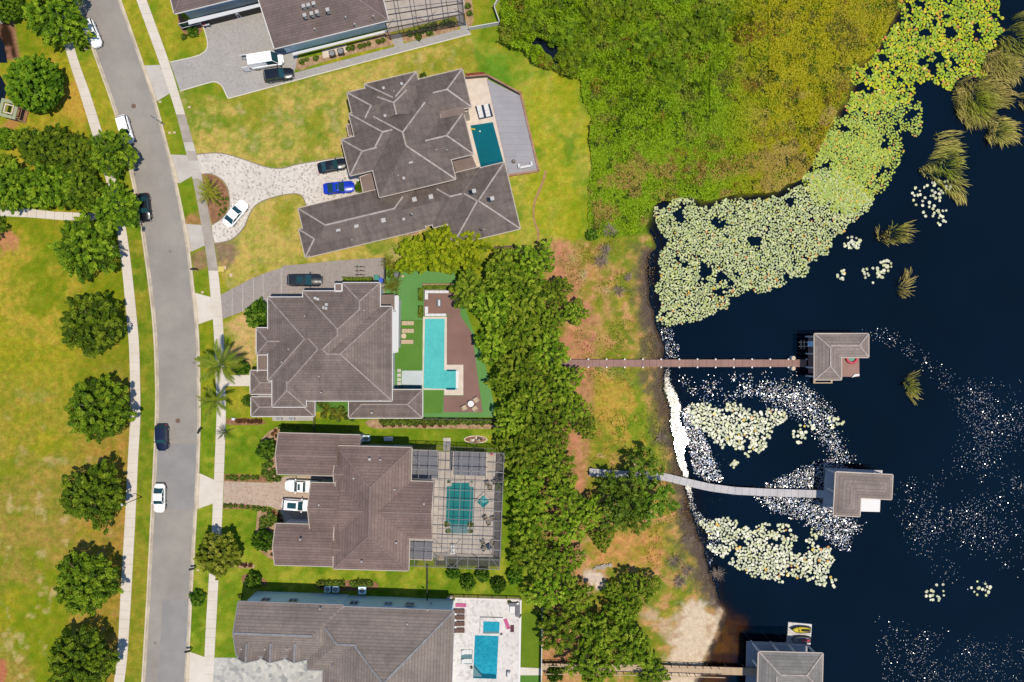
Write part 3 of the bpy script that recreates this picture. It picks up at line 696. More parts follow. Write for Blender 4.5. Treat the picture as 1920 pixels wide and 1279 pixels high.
# mulch beds
def bed(pts, m='mulch', z=0.022): return flat('planting_bed', curve(pts, 4, True), z, M[m])
bed([(424, 786), (460, 784), (490, 788), (498, 792), (488, 796), (450, 797), (424, 795)])
bed([(506, 808), (522, 800), (526, 800), (522, 830), (520, 890), (528, 893), (518, 903), (505, 897), (502, 880), (500, 860), (484, 855), (482, 840), (492, 822)], 'mulch_pale')
bed([(420, 890), (460, 890), (500, 893), (520, 898), (508, 904), (460, 903), (420, 901)])
bed([(420, 945), (460, 946), (500, 952), (520, 958), (530, 972), (524, 985), (508, 960), (470, 955), (420, 954)])
bed([(485, 950), (500, 955), (520, 975), (515, 1040), (512, 1050), (496, 1040), (478, 1020), (480, 990)], 'mulch_pale')
bed([(430, 1054), (455, 1054), (474, 1057), (478, 1063), (470, 1066), (440, 1065), (428, 1062)], 'mulch_pale')
bed([(456, 1078), (480, 1076), (500, 1090), (495, 1098), (470, 1100), (455, 1092)])
bed([(690, 788), (760, 787), (860, 788), (935, 789), (935, 803), (860, 804), (760, 803), (700, 803)], 'mulch_pale')
bed([(596, 1090), (640, 1088), (700, 1090), (705, 1104), (640, 1108), (598, 1104)])
bed([(336, 26), (350, 38), (376, 45), (376, 62), (362, 70), (345, 62), (334, 44)])
bed([(552, 112), (600, 104), (650, 88), (720, 62), (734, 66), (738, 84), (700, 92), (600, 118), (560, 132)], 'mulch_pale')
bed([(756, 66), (800, 52), (850, 40), (856, 56), (800, 70), (760, 78)], 'mulch_pale')
bed([(868, -20), (880, -20), (888, 30), (882, 50), (874, 40)], 'mulch_pale')
flat('planting_bed', [(873, 138), (905, 135), (914, 140), (874, 146)], 0.03, mat('red_mulch', A(150, 74, 50), 0.9, A(120, 56, 40), 2, .25, 4))
flat('dirt_trail', curve([(1022, 319), (1014, 345), (1003, 370), (998.5, 395), (1000, 415), (1006, 432), (1007, 448), (1003, 458)], 6) + curve([(1007, 458), (1011, 446), (1010, 430), (1004, 414), (1002, 395), (1007, 372), (1018, 347), (1026, 320)], 6), 0.012, M['dirt'], label='narrow dirt trail winding over the lawn')
# red soil beside bamboo, black pond in the marsh
flat('bare_soil', [(924, 462), (975, 460), (1000, 470), (975, 475), (930, 470)], 0.012, M['dirt'])
POND = [(996, 82), (1006, 68), (1014, 72), (1028, 78), (1036, 72), (1042, 76), (1054, 78), (1062, 92), (1058, 104), (1050, 118), (1040, 120), (1034, 106), (1022, 98), (1012, 84), (1002, 84)]
flat('pond_water', curve(POND, 4, True), 0.06, M['pond'], label='small black pond among the marsh plants')
# ------------------------------------------------------------------ houses
WN = [0]
class House:
    def __init__(s, label, base_px, theta, roof, cap, gutter, wallm, cat='house', pitch=0.42, name='house', capw=0.2):
        s.o = thing(name, label, cat, P(*base_px, 0)); s.th = math.radians(theta)
        s.roof, s.cap, s.gut, s.wall = M[roof], M[cap] if cap else None, M[gutter], M[wallm]; s.pitch = pitch; s.capw = capw
        s.base = base_px; s.caps_ = []; s.hts = []
    def px(s, u, v):
        c, q = math.cos(s.th), math.sin(s.th)
        return (s.base[0] + c * u + q * v, s.base[1] - q * u + c * v)
    def uv(s, x, y):
        dx, dy = x - s.base[0], y - s.base[1]; c, q = math.cos(s.th), math.sin(s.th)
        return (c * dx - q * dy, q * dx + c * dy)
    def wing(s, u0, v0, u1, v1, z, axis='u', h0=None, h1=None, pitch=None, caps='rabcd', wall=True, inset=0.5, thick=0.16, rise=None, wmat=None, z0=0.0, gut=True, ridge_caps=True, rake=True):
        """rect in frame px (eave level). h0/h1: hip run in px at the low/high end (None: full hip, 0: gable)"""
        WN[0] += 1; z = z + (WN[0] % 12) * 0.005
        T = lambda u, v: P(*s.px(u, v), z)
        TL, TR, BR, BL = T(u0, v0), T(u1, v0), T(u1, v1), T(u0, v1)
        c = [TL, TR, BR, BL] if axis == 'u' else [BL, TL, TR, BR]
        if axis == 'v': h0, h1 = h1, h0
        W = (c[1] - c[2]).length; L = (c[0] - c[1]).length; d = (c[1] - c[0]).normalized()
        k = (H - z) / H / S
        a = W / 2 if h0 is None else h0 * k; b = W / 2 if h1 is None else h1 * k
        if a + b > L: f_ = L / (a + b + 1e-6); a *= f_; b *= f_
        rs = (pitch or s.pitch) * W / 2 if rise is None else rise
        r0 = (c[0] + c[3]) / 2 + d * a + Vector((0, 0, rs)); r1 = (c[1] + c[2]) / 2 - d * b + Vector((0, 0, rs))
        s.hts.append((c[0].copy(), d.copy(), (c[3] - c[0]).normalized(), L, W, a, b, rs, z, WN[0]))
        m = MB(); sl = math.hypot(W / 2, rs)
        m.poly([c[0], r0, r1, c[1]][::1], [(0, 0), (a, sl), (L - b, sl), (L, 0)])
        m.poly([c[2], r1, r0, c[3]], [(0, 0), (b, sl), (L - a, sl), (L, 0)])
        e0, e1 = math.hypot(a, rs), math.hypot(b, rs)
        gab = []
        if a > 0.05: m.poly([c[3], r0, c[0]], [(0, 0), (W / 2, e0), (W, 0)])
        else: gab.append((c[3], c[0], r0, d))
        if b > 0.05: m.poly([c[1], r1, c[2]], [(0, 0), (W / 2, e1), (W, 0)])
        else: gab.append((c[1], c[2], r1, -d))
        # flip to face up
        fl = []
        for f in m.f:
            p = [Vector(m.v[i]) for i in f]; nrm = (p[1] - p[0]).cross(p[2] - p[1]); fl.append(nrm.z < 0)
        for i, q in enumerate(fl):
            if q:
                m.f[i] = m.f[i][::-1]
                if i in m.uv: m.uv[i] = m.uv[i][::-1]
        ro = m.build('roof', s.roof, s.o)
        # soffit + fascia
        g = MB(); g.slab([(p.x, p.y) for p in c], z - thick, z - 0.015, True); 
        for p, q, r, dd in ([g_ for g_ in gab if g_[3] == d] if rake == '0' else gab if rake else []): g.bar(p + Vector((0, 0, .02)), r + Vector((0, 0, .02)), 0.14, 0.2); g.bar(q + Vector((0, 0, .02)), r + Vector((0, 0, .02)), 0.14, 0.2)
        if gut:
            for i in range(4):
                p, q = c[i], c[(i + 1) % 4]
                if (i == 1 and b <= 0.05) or (i == 3 and a <= 0.05): continue
                o_ = ((p + q) / 2 - (c[0] + c[2]) / 2); nn = Vector((q.y - p.y, p.x - q.x, 0)).normalized()
                if nn.dot(o_) < 0: nn = -nn
                g.bar(p + nn * .06 + Vector((0, 0, -.05)), q + nn * .06 + Vector((0, 0, -.05)), 0.13, 0.13)
        g.build('gutter', s.gut, ro)
        if s.cap and ridge_caps:
            E = []
            if 'r' in caps and (r1 - r0).length > 0.1: E.append((r0, r1))
            if a > .05:
                if 'a' in caps: E.append((c[0], r0))
                if 'd' in caps: E.append((c[3], r0))
            if b > .05:
                if 'b' in caps: E.append((c[1], r1))
                if 'c' in caps: E.append((c[2], r1))
            up = Vector((0, 0, 0.03))
            s.caps_.append((ro, E, WN[0]))
        if wall:
            wi = inset + (WN[0] % 7) * 0.013; cc = (c[0] + c[2]) / 2; wm_ = M[wmat] if wmat else s.wall
            dW = (c[2] - c[1]).normalized()
            q = [c[0] + d * wi + dW * wi, c[1] - d * wi + dW * wi, c[2] - d * wi - dW * wi, c[3] + d * wi - dW * wi]
            k2 = MB(); k2.slab([(p.x, p.y) for p in q], z0, z - thick)
            for p, q2, r, dd in gab:
                o2 = dd * (wi * .55); k2.poly([p + o2 + Vector((0, 0, -.02)), q2 + o2 + Vector((0, 0, -.02)), r + o2 + Vector((0, 0, -.03))])
            k2.build('wall', wm_, s.o)
        return c
    def height(s, p, skip):
        best = -1
        for (o, d, e, L, W, a, b, rs, z, i) in s.hts:
            if i == skip: continue
            q = p - o; u, t = q.x * d.x + q.y * d.y, q.x * e.x + q.y * e.y
            if -.01 <= u <= L + .01 and -.01 <= t <= W + .01:
                h = min(t, W - t) * rs / (W / 2)
                if a > .05: h = min(h, u / a * rs)
                if b > .05: h = min(h, (L - u) / b * rs)
                best = max(best, z + h)
        return best
    def finish(s):
        for ro, E, i in s.caps_:
            for p, q in E:
                n = 40; start = None; dl = (q - p); nn = Vector((-dl.y, dl.x, 0)).normalized() * .4
                for j in range(n + 1):
                    r = p.lerp(q, j / n); r2 = p.lerp(q, min(max(j / n, .03), .97)); h0_ = s.height(r2, -1)
                    ok = h0_ < r2.z + .09 and s.height(r2 + nn, -1) + s.height(r2 - nn, -1) < 2 * r2.z - .08
                    if ok and start is None: start = r
                    if (not ok or j == n) and start is not None:
                        if (r - start).length > 1.0: k_ = MB(); k_.bar(start + Vector((0, 0, .03)), r + Vector((0, 0, .03)), s.capw, .12); k_.build('ridge_cap', s.cap, ro)
                        start = None
    def flat(s, pts, z, m='flat_brown', edge=None, wall=True, th=0.2):
        """flat roof from px points at height z"""
        q = [P(x, y, z) for x, y in pts]; k = MB(); k.slab([(p.x, p.y) for p in q], z - th, z, True); r = k.build('roof', M[m], s.o)
        if edge:
            g = MB()
            for i in range(len(q)):
                g.bar(q[i] + Vector((0, 0, .03)), q[(i + 1) % len(q)] + Vector((0, 0, .03)), .16, .12)
            g.build('gutter', M[edge], r)
        if wall:
            cen = sum(q, Vector()) / len(q); k = MB(); k.slab([tuple((cen + (p - cen) * .88).xy) for p in q], 0, z - th - .01); k.build('wall', s.wall, s.o)
        return r
    def vents(s, pts, z, size=0.35, name='roof_vent', m='vent', hgt=0.25):
        for x, y in pts:
            p = P(x, y, z); k = MB(); k.box(p.x, p.y, z - 0.5, size * .8, size * .8, 1.0, s.th); k.box(p.x, p.y, z + .03, size, size, 0.08, s.th); k.build(name, M[m], s.o)
    def pipes(s, pts, z, r=0.09):
        for x, y in pts:
            p = P(x, y, z); k = MB(); k.tube([(p.x, p.y, z - 1.2), (p.x, p.y, z + .1)], r, 8); k.build('vent_pipe', M['vent'], s.o)
    def window(s, a, b, z0, z1, out, frame='white', shade=None):
        """a,b world xy on the wall face, out: outward normal"""
        a, b, out = Vector((*a, 0)), Vector((*b, 0)), Vector((*out, 0)).normalized(); zc = (z0 + z1) / 2
        k = MB(); o1 = out * 0.04; hz = Vector((0, 0, 1))
        for p, q in (((a, z0), (b, z0)), ((a, z1), (b, z1)), ((a, z0), (a, z1)), ((b, z0), (b, z1)), (((a + b) / 2, z0), ((a + b) / 2, z1))):
            k.bar(p[0] + o1 + hz * p[1], q[0] + o1 + hz * q[1], .08, .08)
        k.bar(a + out * .1 + hz * (z0 - .06), b + out * .1 + hz * (z0 - .06), .22, .06)
        f = k.build('window', M[frame], s.o)
        g = MB(); o2 = out * 0.02
        g.poly([a + o2 + hz * z0, b + o2 + hz * z0, b + o2 + hz * z1, a + o2 + hz * z1]); g.build('pane', M['glass'], f)
    def wall_windows(s, c0, c1, specs, inset, frame='white'):
        """c0->c1 eave corners (world); specs: (t centre, width, z0, z1)"""
        d = (c1 - c0); L = d.length; d = d / L; out = Vector((d.y, -d.x, 0)); mid = (c0 + c1) / 2
        if out.dot(mid - s._cen) < 0: out = -out
        for t, wd, z0, z1 in specs:
            p = c0 + d * (t * L) - out * inset
            s.window((p - d * wd / 2).xy, (p + d * wd / 2).xy, z0, z1, out.xy, frame)

def R_(x0, y0, x1, y1, base): return x0 - base[0], y0 - base[1], x1 - base[0], y1 - base[1]

# --- house at the top edge (rotated about 14 degrees)
h1 = House('wide brown roofed house cut by the top edge, open garage doors', (500, 20), 14.0, 'roof_top', 'cap_brown', 'gutter_white', 'shade_blue_wall', pitch=0.34)
# garage block (left), eave line (327,26)-(505,-18)
u0, v0 = h1.uv(327, 26); h1._cen = P(500, -20)
c = h1.wing(u0, v0 - 130, u0 + 186, v0, 4.3, 'u', h0=60, h1=0, inset=0.9)
cor = c
garage = c
# main block: bottom eave (520,90)-(728,38)
u1, v1 = h1.uv(520, 90); u2, v2 = h1.uv(728, 38)
c2_ = h1.wing(u1 - 6, v1 - 170, u2, v1, 4.4, 'u', h0=0, h1=None, inset=0.9, pitch=.36)
h1._cen = P(600, 0)
h1.wall_windows(c2_[3], c2_[2], [(.08, 1.8, 2.2, 3.4), (.30, .6, 2.9, 3.4), (.52, .6, 2.9, 3.4), (.72, .6, 2.9, 3.4), (.93, 1.6, 2.2, 3.4)], .97)
h1.wall_windows(garage[3], garage[2], [(.08, 3.2, 1.4, 2.8)], .95)
# open garage bays: inner shade put in as black panels
def garage_shade_panel(h, c0, c1, t0, t1, inset, zt=2.5, m='dark'):
    d = (c1 - c0); L = d.length; d /= L; out = Vector((d.y, -d.x, 0))
    if out.dot((c0 + c1) / 2 - h._cen) < 0: out = -out
    a = c0 + d * (t0 * L) - out * (inset - .05); b = c0 + d * (t1 * L) - out * (inset - .05)
    k = MB(); k.poly([(a.x, a.y, .05), (b.x, b.y, .05), (b.x, b.y, zt), (a.x, a.y, zt)]); dr = k.build('garage_shade_panel', M[m], h.o)
    k = MB()
    for p, q, za, zb in ((a, a, .05, zt), (b, b, .05, zt), (a, b, zt, zt)): k.bar((p.x + out.x * .03, p.y + out.y * .03, za), (q.x + out.x * .03, q.y + out.y * .03, zb), .14, .12)
    k.build('door_frame', M['white'], dr)
garage_shade_panel(h1, garage[3], garage[2], .17, .55, .95); garage_shade_panel(h1, garage[3], garage[2], .58, .97, .95)
# lower ledge roofs in front of the walls
h1.flat([(548, 99), (725, 56), (726, 60), (549, 104)], 2.2, 'white_wall', None, False, .12)
h1.flat([(352, 38), (506, 2), (508, 7), (354, 46)], 2.9, 'white_wall', None, False, .12)
h1.vents([(569, 11), (578, 9), (588, 6), (571, 28), (584, 25), (594, 22), (614, 18)], 7.0, .55, 'skylight', 'vent')
h1.pipes([(590, 54), (648, 32), (665, 45), (700, 30)], 5.6, .12)
# dark roof recess
k = MB(); q = [P(521, 8, 8.3), P(555, -4, 8.3), P(540, -8, 8.3), P(520, 2, 8.3)]

# --- large house with weathered grey roof
h2 = House('large dark grey roofed house with pale hip lines and teal pool', (651, 174), 13.5, 'roof_grey', 'cap_pale', 'gutter_cream', 'cream_wall', pitch=0.40, capw=0.24)
ZU = 6.0; h2._cen = P(770, 250)
h2.wing(0, 0, 100, 80, ZU, 'u', caps='ad', pitch=.4)
h2.wing(35, -8, 135, 84, ZU, 'v', caps='bc', pitch=.40)
h2.wing(120, 7, 220, 80, ZU, 'u', caps='rbc', pitch=.42)
h2.wing(-6, 39, 159, 151, ZU, 'u', caps='rad', pitch=.42)
h2.wing(13, 33, 160, 205, ZU, 'v', caps='rbcd', pitch=.42)
h2.wing(60, 87, 203, 167, ZU, 'u', caps='rbc', pitch=.42)
h2.wing(-31, 83, 110, 152.5, ZU, 'u', caps='rad', pitch=.42)
h2.wing(53, 21, 110, 66, ZU + 1.0, 'v', h0=22, h1=0, caps='rabcd', pitch=.42, wall=False, gut=False, rake=False)
h2.flat([(650, 234), (661, 232), (664, 254), (654, 256)], 3.0, 'flat_brown', 'gutter_cream')
h2.flat([(825, 205), (868, 200), (871, 214), (828, 222)], ZU + .2, 'flat_brown')
h2.flat([(847, 296), (884, 289), (896, 318), (857, 330)], 3.1, 'flat_brown', None, True)
h2.flat([(675, 332), (702, 322), (716, 368), (684, 376)], 3.1, 'flat_brown', 'gutter_cream')
# lower storey
b2 = h2.uv(559, 391)
def L2(u0, v0, u1, v1, *a, **k): return h2.wing(u0 + b2[0], v0 + b2[1], u1 + b2[0], v1 + b2[1], *a, **k)
ZL = 3.2
L2(0, 0, 224, 93, ZL, 'u', caps='rab', pitch=.40)
L2(150, 14, 330, 88, ZL, 'u', caps='', pitch=.40)
L2(238, 4, 350, 94, ZL, 'u', caps='ra', pitch=.42)
L2(266, 6, 396, 134, ZL, 'u', caps='rabcd', pitch=.40)
L2(-8, 38, 100, 92, ZL, 'u', caps='rad', pitch=.42)
h2.vents([(771, 254), (777, 273), (770, 303), (923, 372), (889, 358)], 7.6, .6, 'skylight', 'vent', )
h2.vents([(634, 430), (668, 423), (719, 413), (777, 374), (808, 369)], 4.4, .7)
h2.vents([(719, 165), (753, 157), (722, 217), (757, 334)], 7.4, .4)
h2.vents([(757, 411), (908, 378)], 4.5, .4)
h2.pipes([(747, 329), (739, 171), (742, 228), (838, 281), (818, 281), (660, 450), (772, 401), (908, 430)], 7.2)
# chimney cap beside patio
h2.flat([(868, 204), (878, 202), (879, 208), (870, 210)], 5.0, 'gutter_cream' if False else 'flat_brown', 'gutter_cream')
k = MB()

# --- middle house (axis aligned)
b3 = (502, 557)
h3 = House('taupe roofed two storey house with white gutters beside turquoise pool', b3, 0.0, 'roof_taupe', 'cap_taupe', 'gutter_white', 'white_wall', pitch=0.42, capw=0.2)
h3._cen = P(620, 650)
def W3(x0, y0, x1, y1, *a, **k): return h3.wing(*R_(x0, y0, x1, y1, b3), *a, **k)
for q_ in ((502.5, 575, 735, 714), (502.5, 557.5, 712.5, 714), (510.5, 575, 735, 751.5), (510.5, 557.5, 712.5, 751.5), (568, 546, 712.5, 751.5), (642.5, 530.5, 712.5, 751.5), (510.5, 557.5, 574, 763)):
    W3(*q_, ZU, 'u' if q_[2] - q_[0] > q_[3] - q_[1] else 'v', caps='rabcd', pitch=.42)
W3(481, 615, 620, 665, ZU - .1, 'u', caps='rad', pitch=.46)
W3(469.5, 695, 540, 739, ZL, 'u', caps='rad', pitch=.46)
W3(471, 744.5, 590, 780.5, ZL, 'u', h0=None, h1=None, caps='radbc', pitch=.44)
h3.flat([(483, 662), (512, 662), (512, 700), (483, 700)], ZL, 'flat_brown', 'gutter_white', True)
h3.flat([(483, 738), (514, 738), (514, 750), (483, 750)], ZL - .1, 'flat_brown', None, True)
W3(654, 731, 792, 783.5, ZL, 'u', caps='rabcd', pitch=.46)
h3.flat([(712, 553), (741, 552), (742, 584), (712, 584)], ZL, 'flat_brown')
h3.flat([(628, 532), (641, 532), (641, 547), (628, 547)], ZU, 'flat_brown', 'gutter_white')
h3.flat([(741, 555), (747, 555), (746, 660), (736, 661), (736, 582), (741, 582)], ZL, 'white_wall', 'white', True)
h3.vents([(591, 559), (596, 561), (612, 571), (607, 577), (611, 578), (574, 614)], 7.6, .42)
h3.pipes([(571, 593), (603, 607), (683, 582), (653, 614), (587, 680), (598, 706), (602, 736), (541, 655), (528, 679), (582, 704)], 7.6, .10)
h3.pipes([(697, 774)], 4.3, .16)
c_ = [P(712.5, 531, ZU), P(642.5, 530.5, ZU)]
h3.wall_windows(c_[0], c_[1], [(.3, 1.4, .9, 2.2), (.7, 1.4, .9, 2.2)], .5)

# --- house with the screened pool cage
b4 = (520, 812)
h4 = House('brown roofed house with three garage wings and screened pool', b4, -1.5, 'roof_brown', 'cap_brown', 'gutter_cream', 'white_wall', pitch=0.40, capw=0.16)
h4._cen = P(690, 950)
def W4(xa, ya, xb, yb, *a, **k):
    u0_, v0_ = h4.uv(xa, ya); u1_, v1_ = h4.uv(xb, yb); return h4.wing(u0_, v0_, u1_, v1_, *a, **k)
g1 = W4(522, 812, 634, 892, 5.6, 'u', h0=0, h1=0, caps='r', pitch=.36, rake='0')
W4(632, 815, 675, 842, 5.6, 'u', h0=0, h1=0, caps='', pitch=.1, ridge_caps=False, rake=False)
W4(631, 836, 766, 840 + 230, 6.0, 'v', h0=None, h1=None, caps='rabcd', pitch=.40)
W4(640, 899, 810, 1011, 6.0, 'u', h0=0, h1=0, caps='r', pitch=.42, rake=False)
W4(583, 905, 700, 994, 5.8, 'u', h0=0, h1=0, caps='r', pitch=.44, rake='0')
W4(627, 870, 690, 906, 6.0, 'u', h0=0, h1=0, caps='r', pitch=.40, rake='0')
W4(622, 1013, 690, 1045, 6.0, 'u', h0=0, h1=0, caps='r', pitch=.40, rake='0')
g2 = W4(517, 982, 624, 1062, 5.6, 'u', h0=0, h1=0, caps='r', pitch=.36, rake='0')
h4.pipes([(693, 861), (713, 862), (598, 947), (663, 897), (740, 918), (788, 955), (774, 967), (743, 1018), (678, 1053), (563, 1012), (795, 945)], 7.4, .13)
h4.vents([(693, 861)], 7.2, .4)
h4.wall_windows(P(631, 836, 6), P(766, 841, 6), [(.22, .9, 1.0, 2.3), (.55, .9, 3.4, 4.4), (.78, 1.0, 1.0, 2.3)], .52)
# lanai roofs inside the cage
h4.flat([(767, 843), (822, 845), (821, 898), (765, 897)], 3.3, 'grey_fabric', 'gutter_cream', False)
h4.flat([(759, 1012), (812, 1014), (811, 1050), (758, 1048)], 3.3, 'grey_fabric', 'gutter_cream', False)

# --- bottom house
b5 = (449, 1127)
h5 = House('wide grey brown roofed house at the bottom with white side wall coloured with blue shade', b5, -2.0, 'roof_slate', 'cap_grey', 'gutter_grey', 'shade_blue_wall', pitch=0.42, capw=0.3)
h5._cen = P(640, 1260)
def W5(xa, ya, xb, yb, *a, **k):
    u0_, v0_ = h5.uv(xa, ya); u1_, v1_ = h5.uv(xb, yb); return h5.wing(u0_, v0_, u1_, v1_, *a, **k)
gw = W5(447, 1128, 640, 1236, 6.4, 'u', h0=0, h1=None, caps='r', pitch=.42, inset=.6, rake='0')
mw = W5(580, 1135.5, 760, 1262, 6.4, 'u', caps='ra', pitch=.42)
Mw = W5(610, 1137, 843, 1141 + 240, 6.4, 'v', h0=None, h1=None, caps='rbc', pitch=.40)
for X in (468, 513, 558):
    W5(X - 20, 1200, X + 18, 1236.5, 6.36, 'v', h0=0, h1=0, caps='r', pitch=.75, wall=True, inset=.5)
for Y in (1230, 1262):
    W5(626, Y, 664, Y + 28, 6.42, 'u', h0=0, h1=0, caps='r', pitch=.85, wall=False)
h5.pipes([(453, 1217), (497, 1217), (538, 1217), (600, 1142), (802, 1144), (658, 1192), (733, 1188), (682, 1176), (806, 1223), (764, 1170)], 7.4, .11)
h5.wall_windows(P(580, 1135.5, 6.4), P(843, 1141, 6.4), [(.13, 1.3, 3.4, 4.6), (.29, 1.3, 3.0, 4.2), (.54, 1.2, 3.2, 3.9), (.7, 1.4, 3.2, 4.2), (.85, .5, 2.9, 3.3)], .52)
h5.wall_windows(P(449, 1127, 6.4), P(580, 1131, 6.4), [(.3, 1.3, 3.4, 4.6), (.7, 1.3, 3.4, 4.6)], .62)

for h_ in (h1, h2, h3, h4, h5): h_.finish()
# ------------------------------------------------------------------ pools
def pool(name, label, coping, water, wm_, cm='travertine', z=0.12, extra=()):
    o = thing(name, label, 'swimming pool', P(*water[0], 0))
    k = MB(); k.slab(px_poly(coping), 0, z); k.build('coping', M[cm], o)
    k = MB(); k.slab(px_poly(water), z, z + 0.012); k.build('water', M[wm_], o)
    for i, (pts, mm, nm) in enumerate(extra):
        k = MB(); k.slab(px_poly(pts), z, z + 0.018 + .004 * i); k.build(nm, M[mm], o)
    return o
pool('swimming_pool', 'dark teal tilted swimming pool between grey deck and grey roof', [(875, 232), (929, 224), (950, 312), (897, 322)], [(882, 236), (924, 229.5), (944, 304), (901.5, 314.5)], 'pool_deep',
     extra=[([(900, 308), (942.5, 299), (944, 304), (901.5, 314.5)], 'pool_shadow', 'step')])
pool('swimming_pool', 'long turquoise swimming pool on green artificial turf', [(793, 594), (838, 594), (838, 684), (869, 684), (869, 741), (833, 741), (833, 731), (792, 731)],
     [(797, 598), (834, 598), (833, 694), (859, 694), (858, 730), (794, 728)], 'pool_aqua',
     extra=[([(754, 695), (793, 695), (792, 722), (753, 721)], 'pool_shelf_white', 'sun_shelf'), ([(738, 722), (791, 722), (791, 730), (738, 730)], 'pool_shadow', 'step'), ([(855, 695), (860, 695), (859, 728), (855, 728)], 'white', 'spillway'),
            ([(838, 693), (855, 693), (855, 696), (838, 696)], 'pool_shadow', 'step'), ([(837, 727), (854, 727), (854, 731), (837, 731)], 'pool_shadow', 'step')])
pool('swimming_pool', 'green teal swimming pool inside the screen cage', [(834, 900), (892, 900), (890, 1004), (832, 1002)], [(847, 905), (880, 905), (880, 912), (888, 913), (886, 979), (877, 980), (877, 999), (844, 999), (844, 979), (836, 978), (838, 912), (847, 911)], 'pool_green', 'cage_deck',
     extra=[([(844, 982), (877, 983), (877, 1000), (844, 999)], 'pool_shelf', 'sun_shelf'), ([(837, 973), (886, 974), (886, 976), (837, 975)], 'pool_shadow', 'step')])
def diamond(cx, cy, r, sx=1.0): return [(cx, cy - r), (cx + r * sx, cy), (cx, cy + r), (cx - r * sx, cy)]
o = thing('spa_tub', 'diamond shaped raised spa beside the caged pool', 'spa', P(907, 939))
k = MB(); k.slab(px_poly(diamond(907, 939, 17)), 0, .30); k.build('coping', M['cage_deck'], o)
k = MB(); k.slab(px_poly(diamond(906, 940, 12)), .30, .31); k.build('water', M['pool_green'], o)
k = MB(); k.slab(px_poly(diamond(908, 937, 7)), .31, .33); k.build('seat_ledge', M['pool_aqua'], o)
pool('swimming_pool', 'bright cyan swimming pool on the white deck', [(886, 1188), (939, 1189), (934, 1275), (884, 1274)], [(890.5, 1190.5), (935, 1192), (931, 1272.5), (887, 1271)], 'pool_cyan', 'white_deck',
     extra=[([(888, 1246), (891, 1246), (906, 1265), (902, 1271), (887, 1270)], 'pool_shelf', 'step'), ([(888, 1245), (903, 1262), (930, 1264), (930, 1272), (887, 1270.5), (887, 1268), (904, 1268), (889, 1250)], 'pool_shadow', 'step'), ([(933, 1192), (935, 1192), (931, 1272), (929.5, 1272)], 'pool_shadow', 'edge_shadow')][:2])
o = thing('spa_tub', 'small square spa above the cyan pool', 'spa', P(922, 1173))
k = MB(); k.slab(px_poly([(901, 1156), (943, 1157), (942, 1188), (900, 1187)]), 0, .45); k.build('coping', M['white_deck'], o)
k = MB(); k.slab(px_poly([(906.5, 1163), (937, 1164), (936, 1186), (906, 1186)]), .45, .46); k.build('water', M['pool_cyan'], o)
k = MB(); k.slab(px_poly([(906, 1182), (936, 1182), (936, 1186), (906, 1186)]), .46, .47); k.build('seat_ledge', M['pool_shelf'], o)
o = thing('wading_pool', 'small shallow sun shelf with white floats beside cyan pool', 'wading pool', P(872, 1232))
k = MB(); k.slab(px_poly([(859, 1212), (889, 1213), (888, 1249), (858, 1248)]), 0, .13); k.build('coping', M['white_deck'], o)
k = MB(); k.slab(px_poly([(865, 1218.5), (886, 1219), (885, 1245), (864, 1244)]), .13, .142); k.build('water', M['pool_shelf'], o)

# decks of the middle house and grey deck
def deck(name, label, pts, m, z, z0=0.0):
    k = MB(); k.slab(px_poly(pts), z0, z); o = k.build(name, M[m]); return tag(o, label, 'deck')
def boards(pts, z, m, n=10, name='pool_deck', label=None, axis=0, parts='deck_board'):
    """deck made of separate wide board strips"""
    o = thing(name, label, 'deck', P(*pts[0], 0))
    xs = [p[0] for p in pts]; ys = [p[1] for p in pts]
    k = MB(); k.slab(px_poly(pts), 0, z - .02); k.build('deck_frame', M['joint'], o)
    lo, hi = (min(ys), max(ys)) if axis == 0 else (min(xs), max(xs)); st = (hi - lo) / n
    P0 = [Vector(p) for p in pts]
    def clip(poly, val, keep_gt):
        out = []; ax = 1 - axis
        for i in range(len(poly)):
            a, b = poly[i], poly[(i + 1) % len(poly)]; ia = (a[ax] >= val) == keep_gt; ib = (b[ax] >= val) == keep_gt
            if ia: out.append(a)
            if ia != ib: t = (val - a[ax]) / (b[ax] - a[ax]); out.append(a + (b - a) * t)
        return out
    for i in range(n):
        q = clip(P0, lo + i * st + .12, True)
        if len(q) > 2: q = clip(q, lo + (i + 1) * st - .12, False)
        if len(q) > 2:
            k = MB(); k.slab(px_poly([tuple(p) for p in q]), z - .04, z + rnd.random() * .006); k.build(parts, M[m], o)
    return o
boards([(913, 149), (975, 180), (1008, 320), (953, 328)], .20, 'grey_deck', 16, 'pool_deck', 'large grey angular deck beside the teal pool', 0, 'deck_board')
boards([(838, 594), (862, 590), (885, 625), (905, 773), (832, 773), (832, 742), (869, 742), (869, 684), (838, 684)], .16, 'brown_deck', 12, 'pool_deck', 'reddish brown deck wrapped round the turquoise pool')
boards([(795, 543), (858, 543), (864, 592), (795, 592)], .18, 'brown_deck', 5, 'pool_deck', 'small brown lounge deck with white corner sofas')
edging([(873, 146), (913, 142), (976, 176), (1010, 321), (953, 330)], 'garden_wall', M['terracotta'], .34, .4, label='low brick planter wall edging the grey deck', cat='wall')
edging([(870, 149), (913, 145.5), (973, 178)], 'deck_rail', M['frame_dark'], .08, .9, label='thin dark railing on the brick edge of the grey deck', cat='railing')
k = MB()
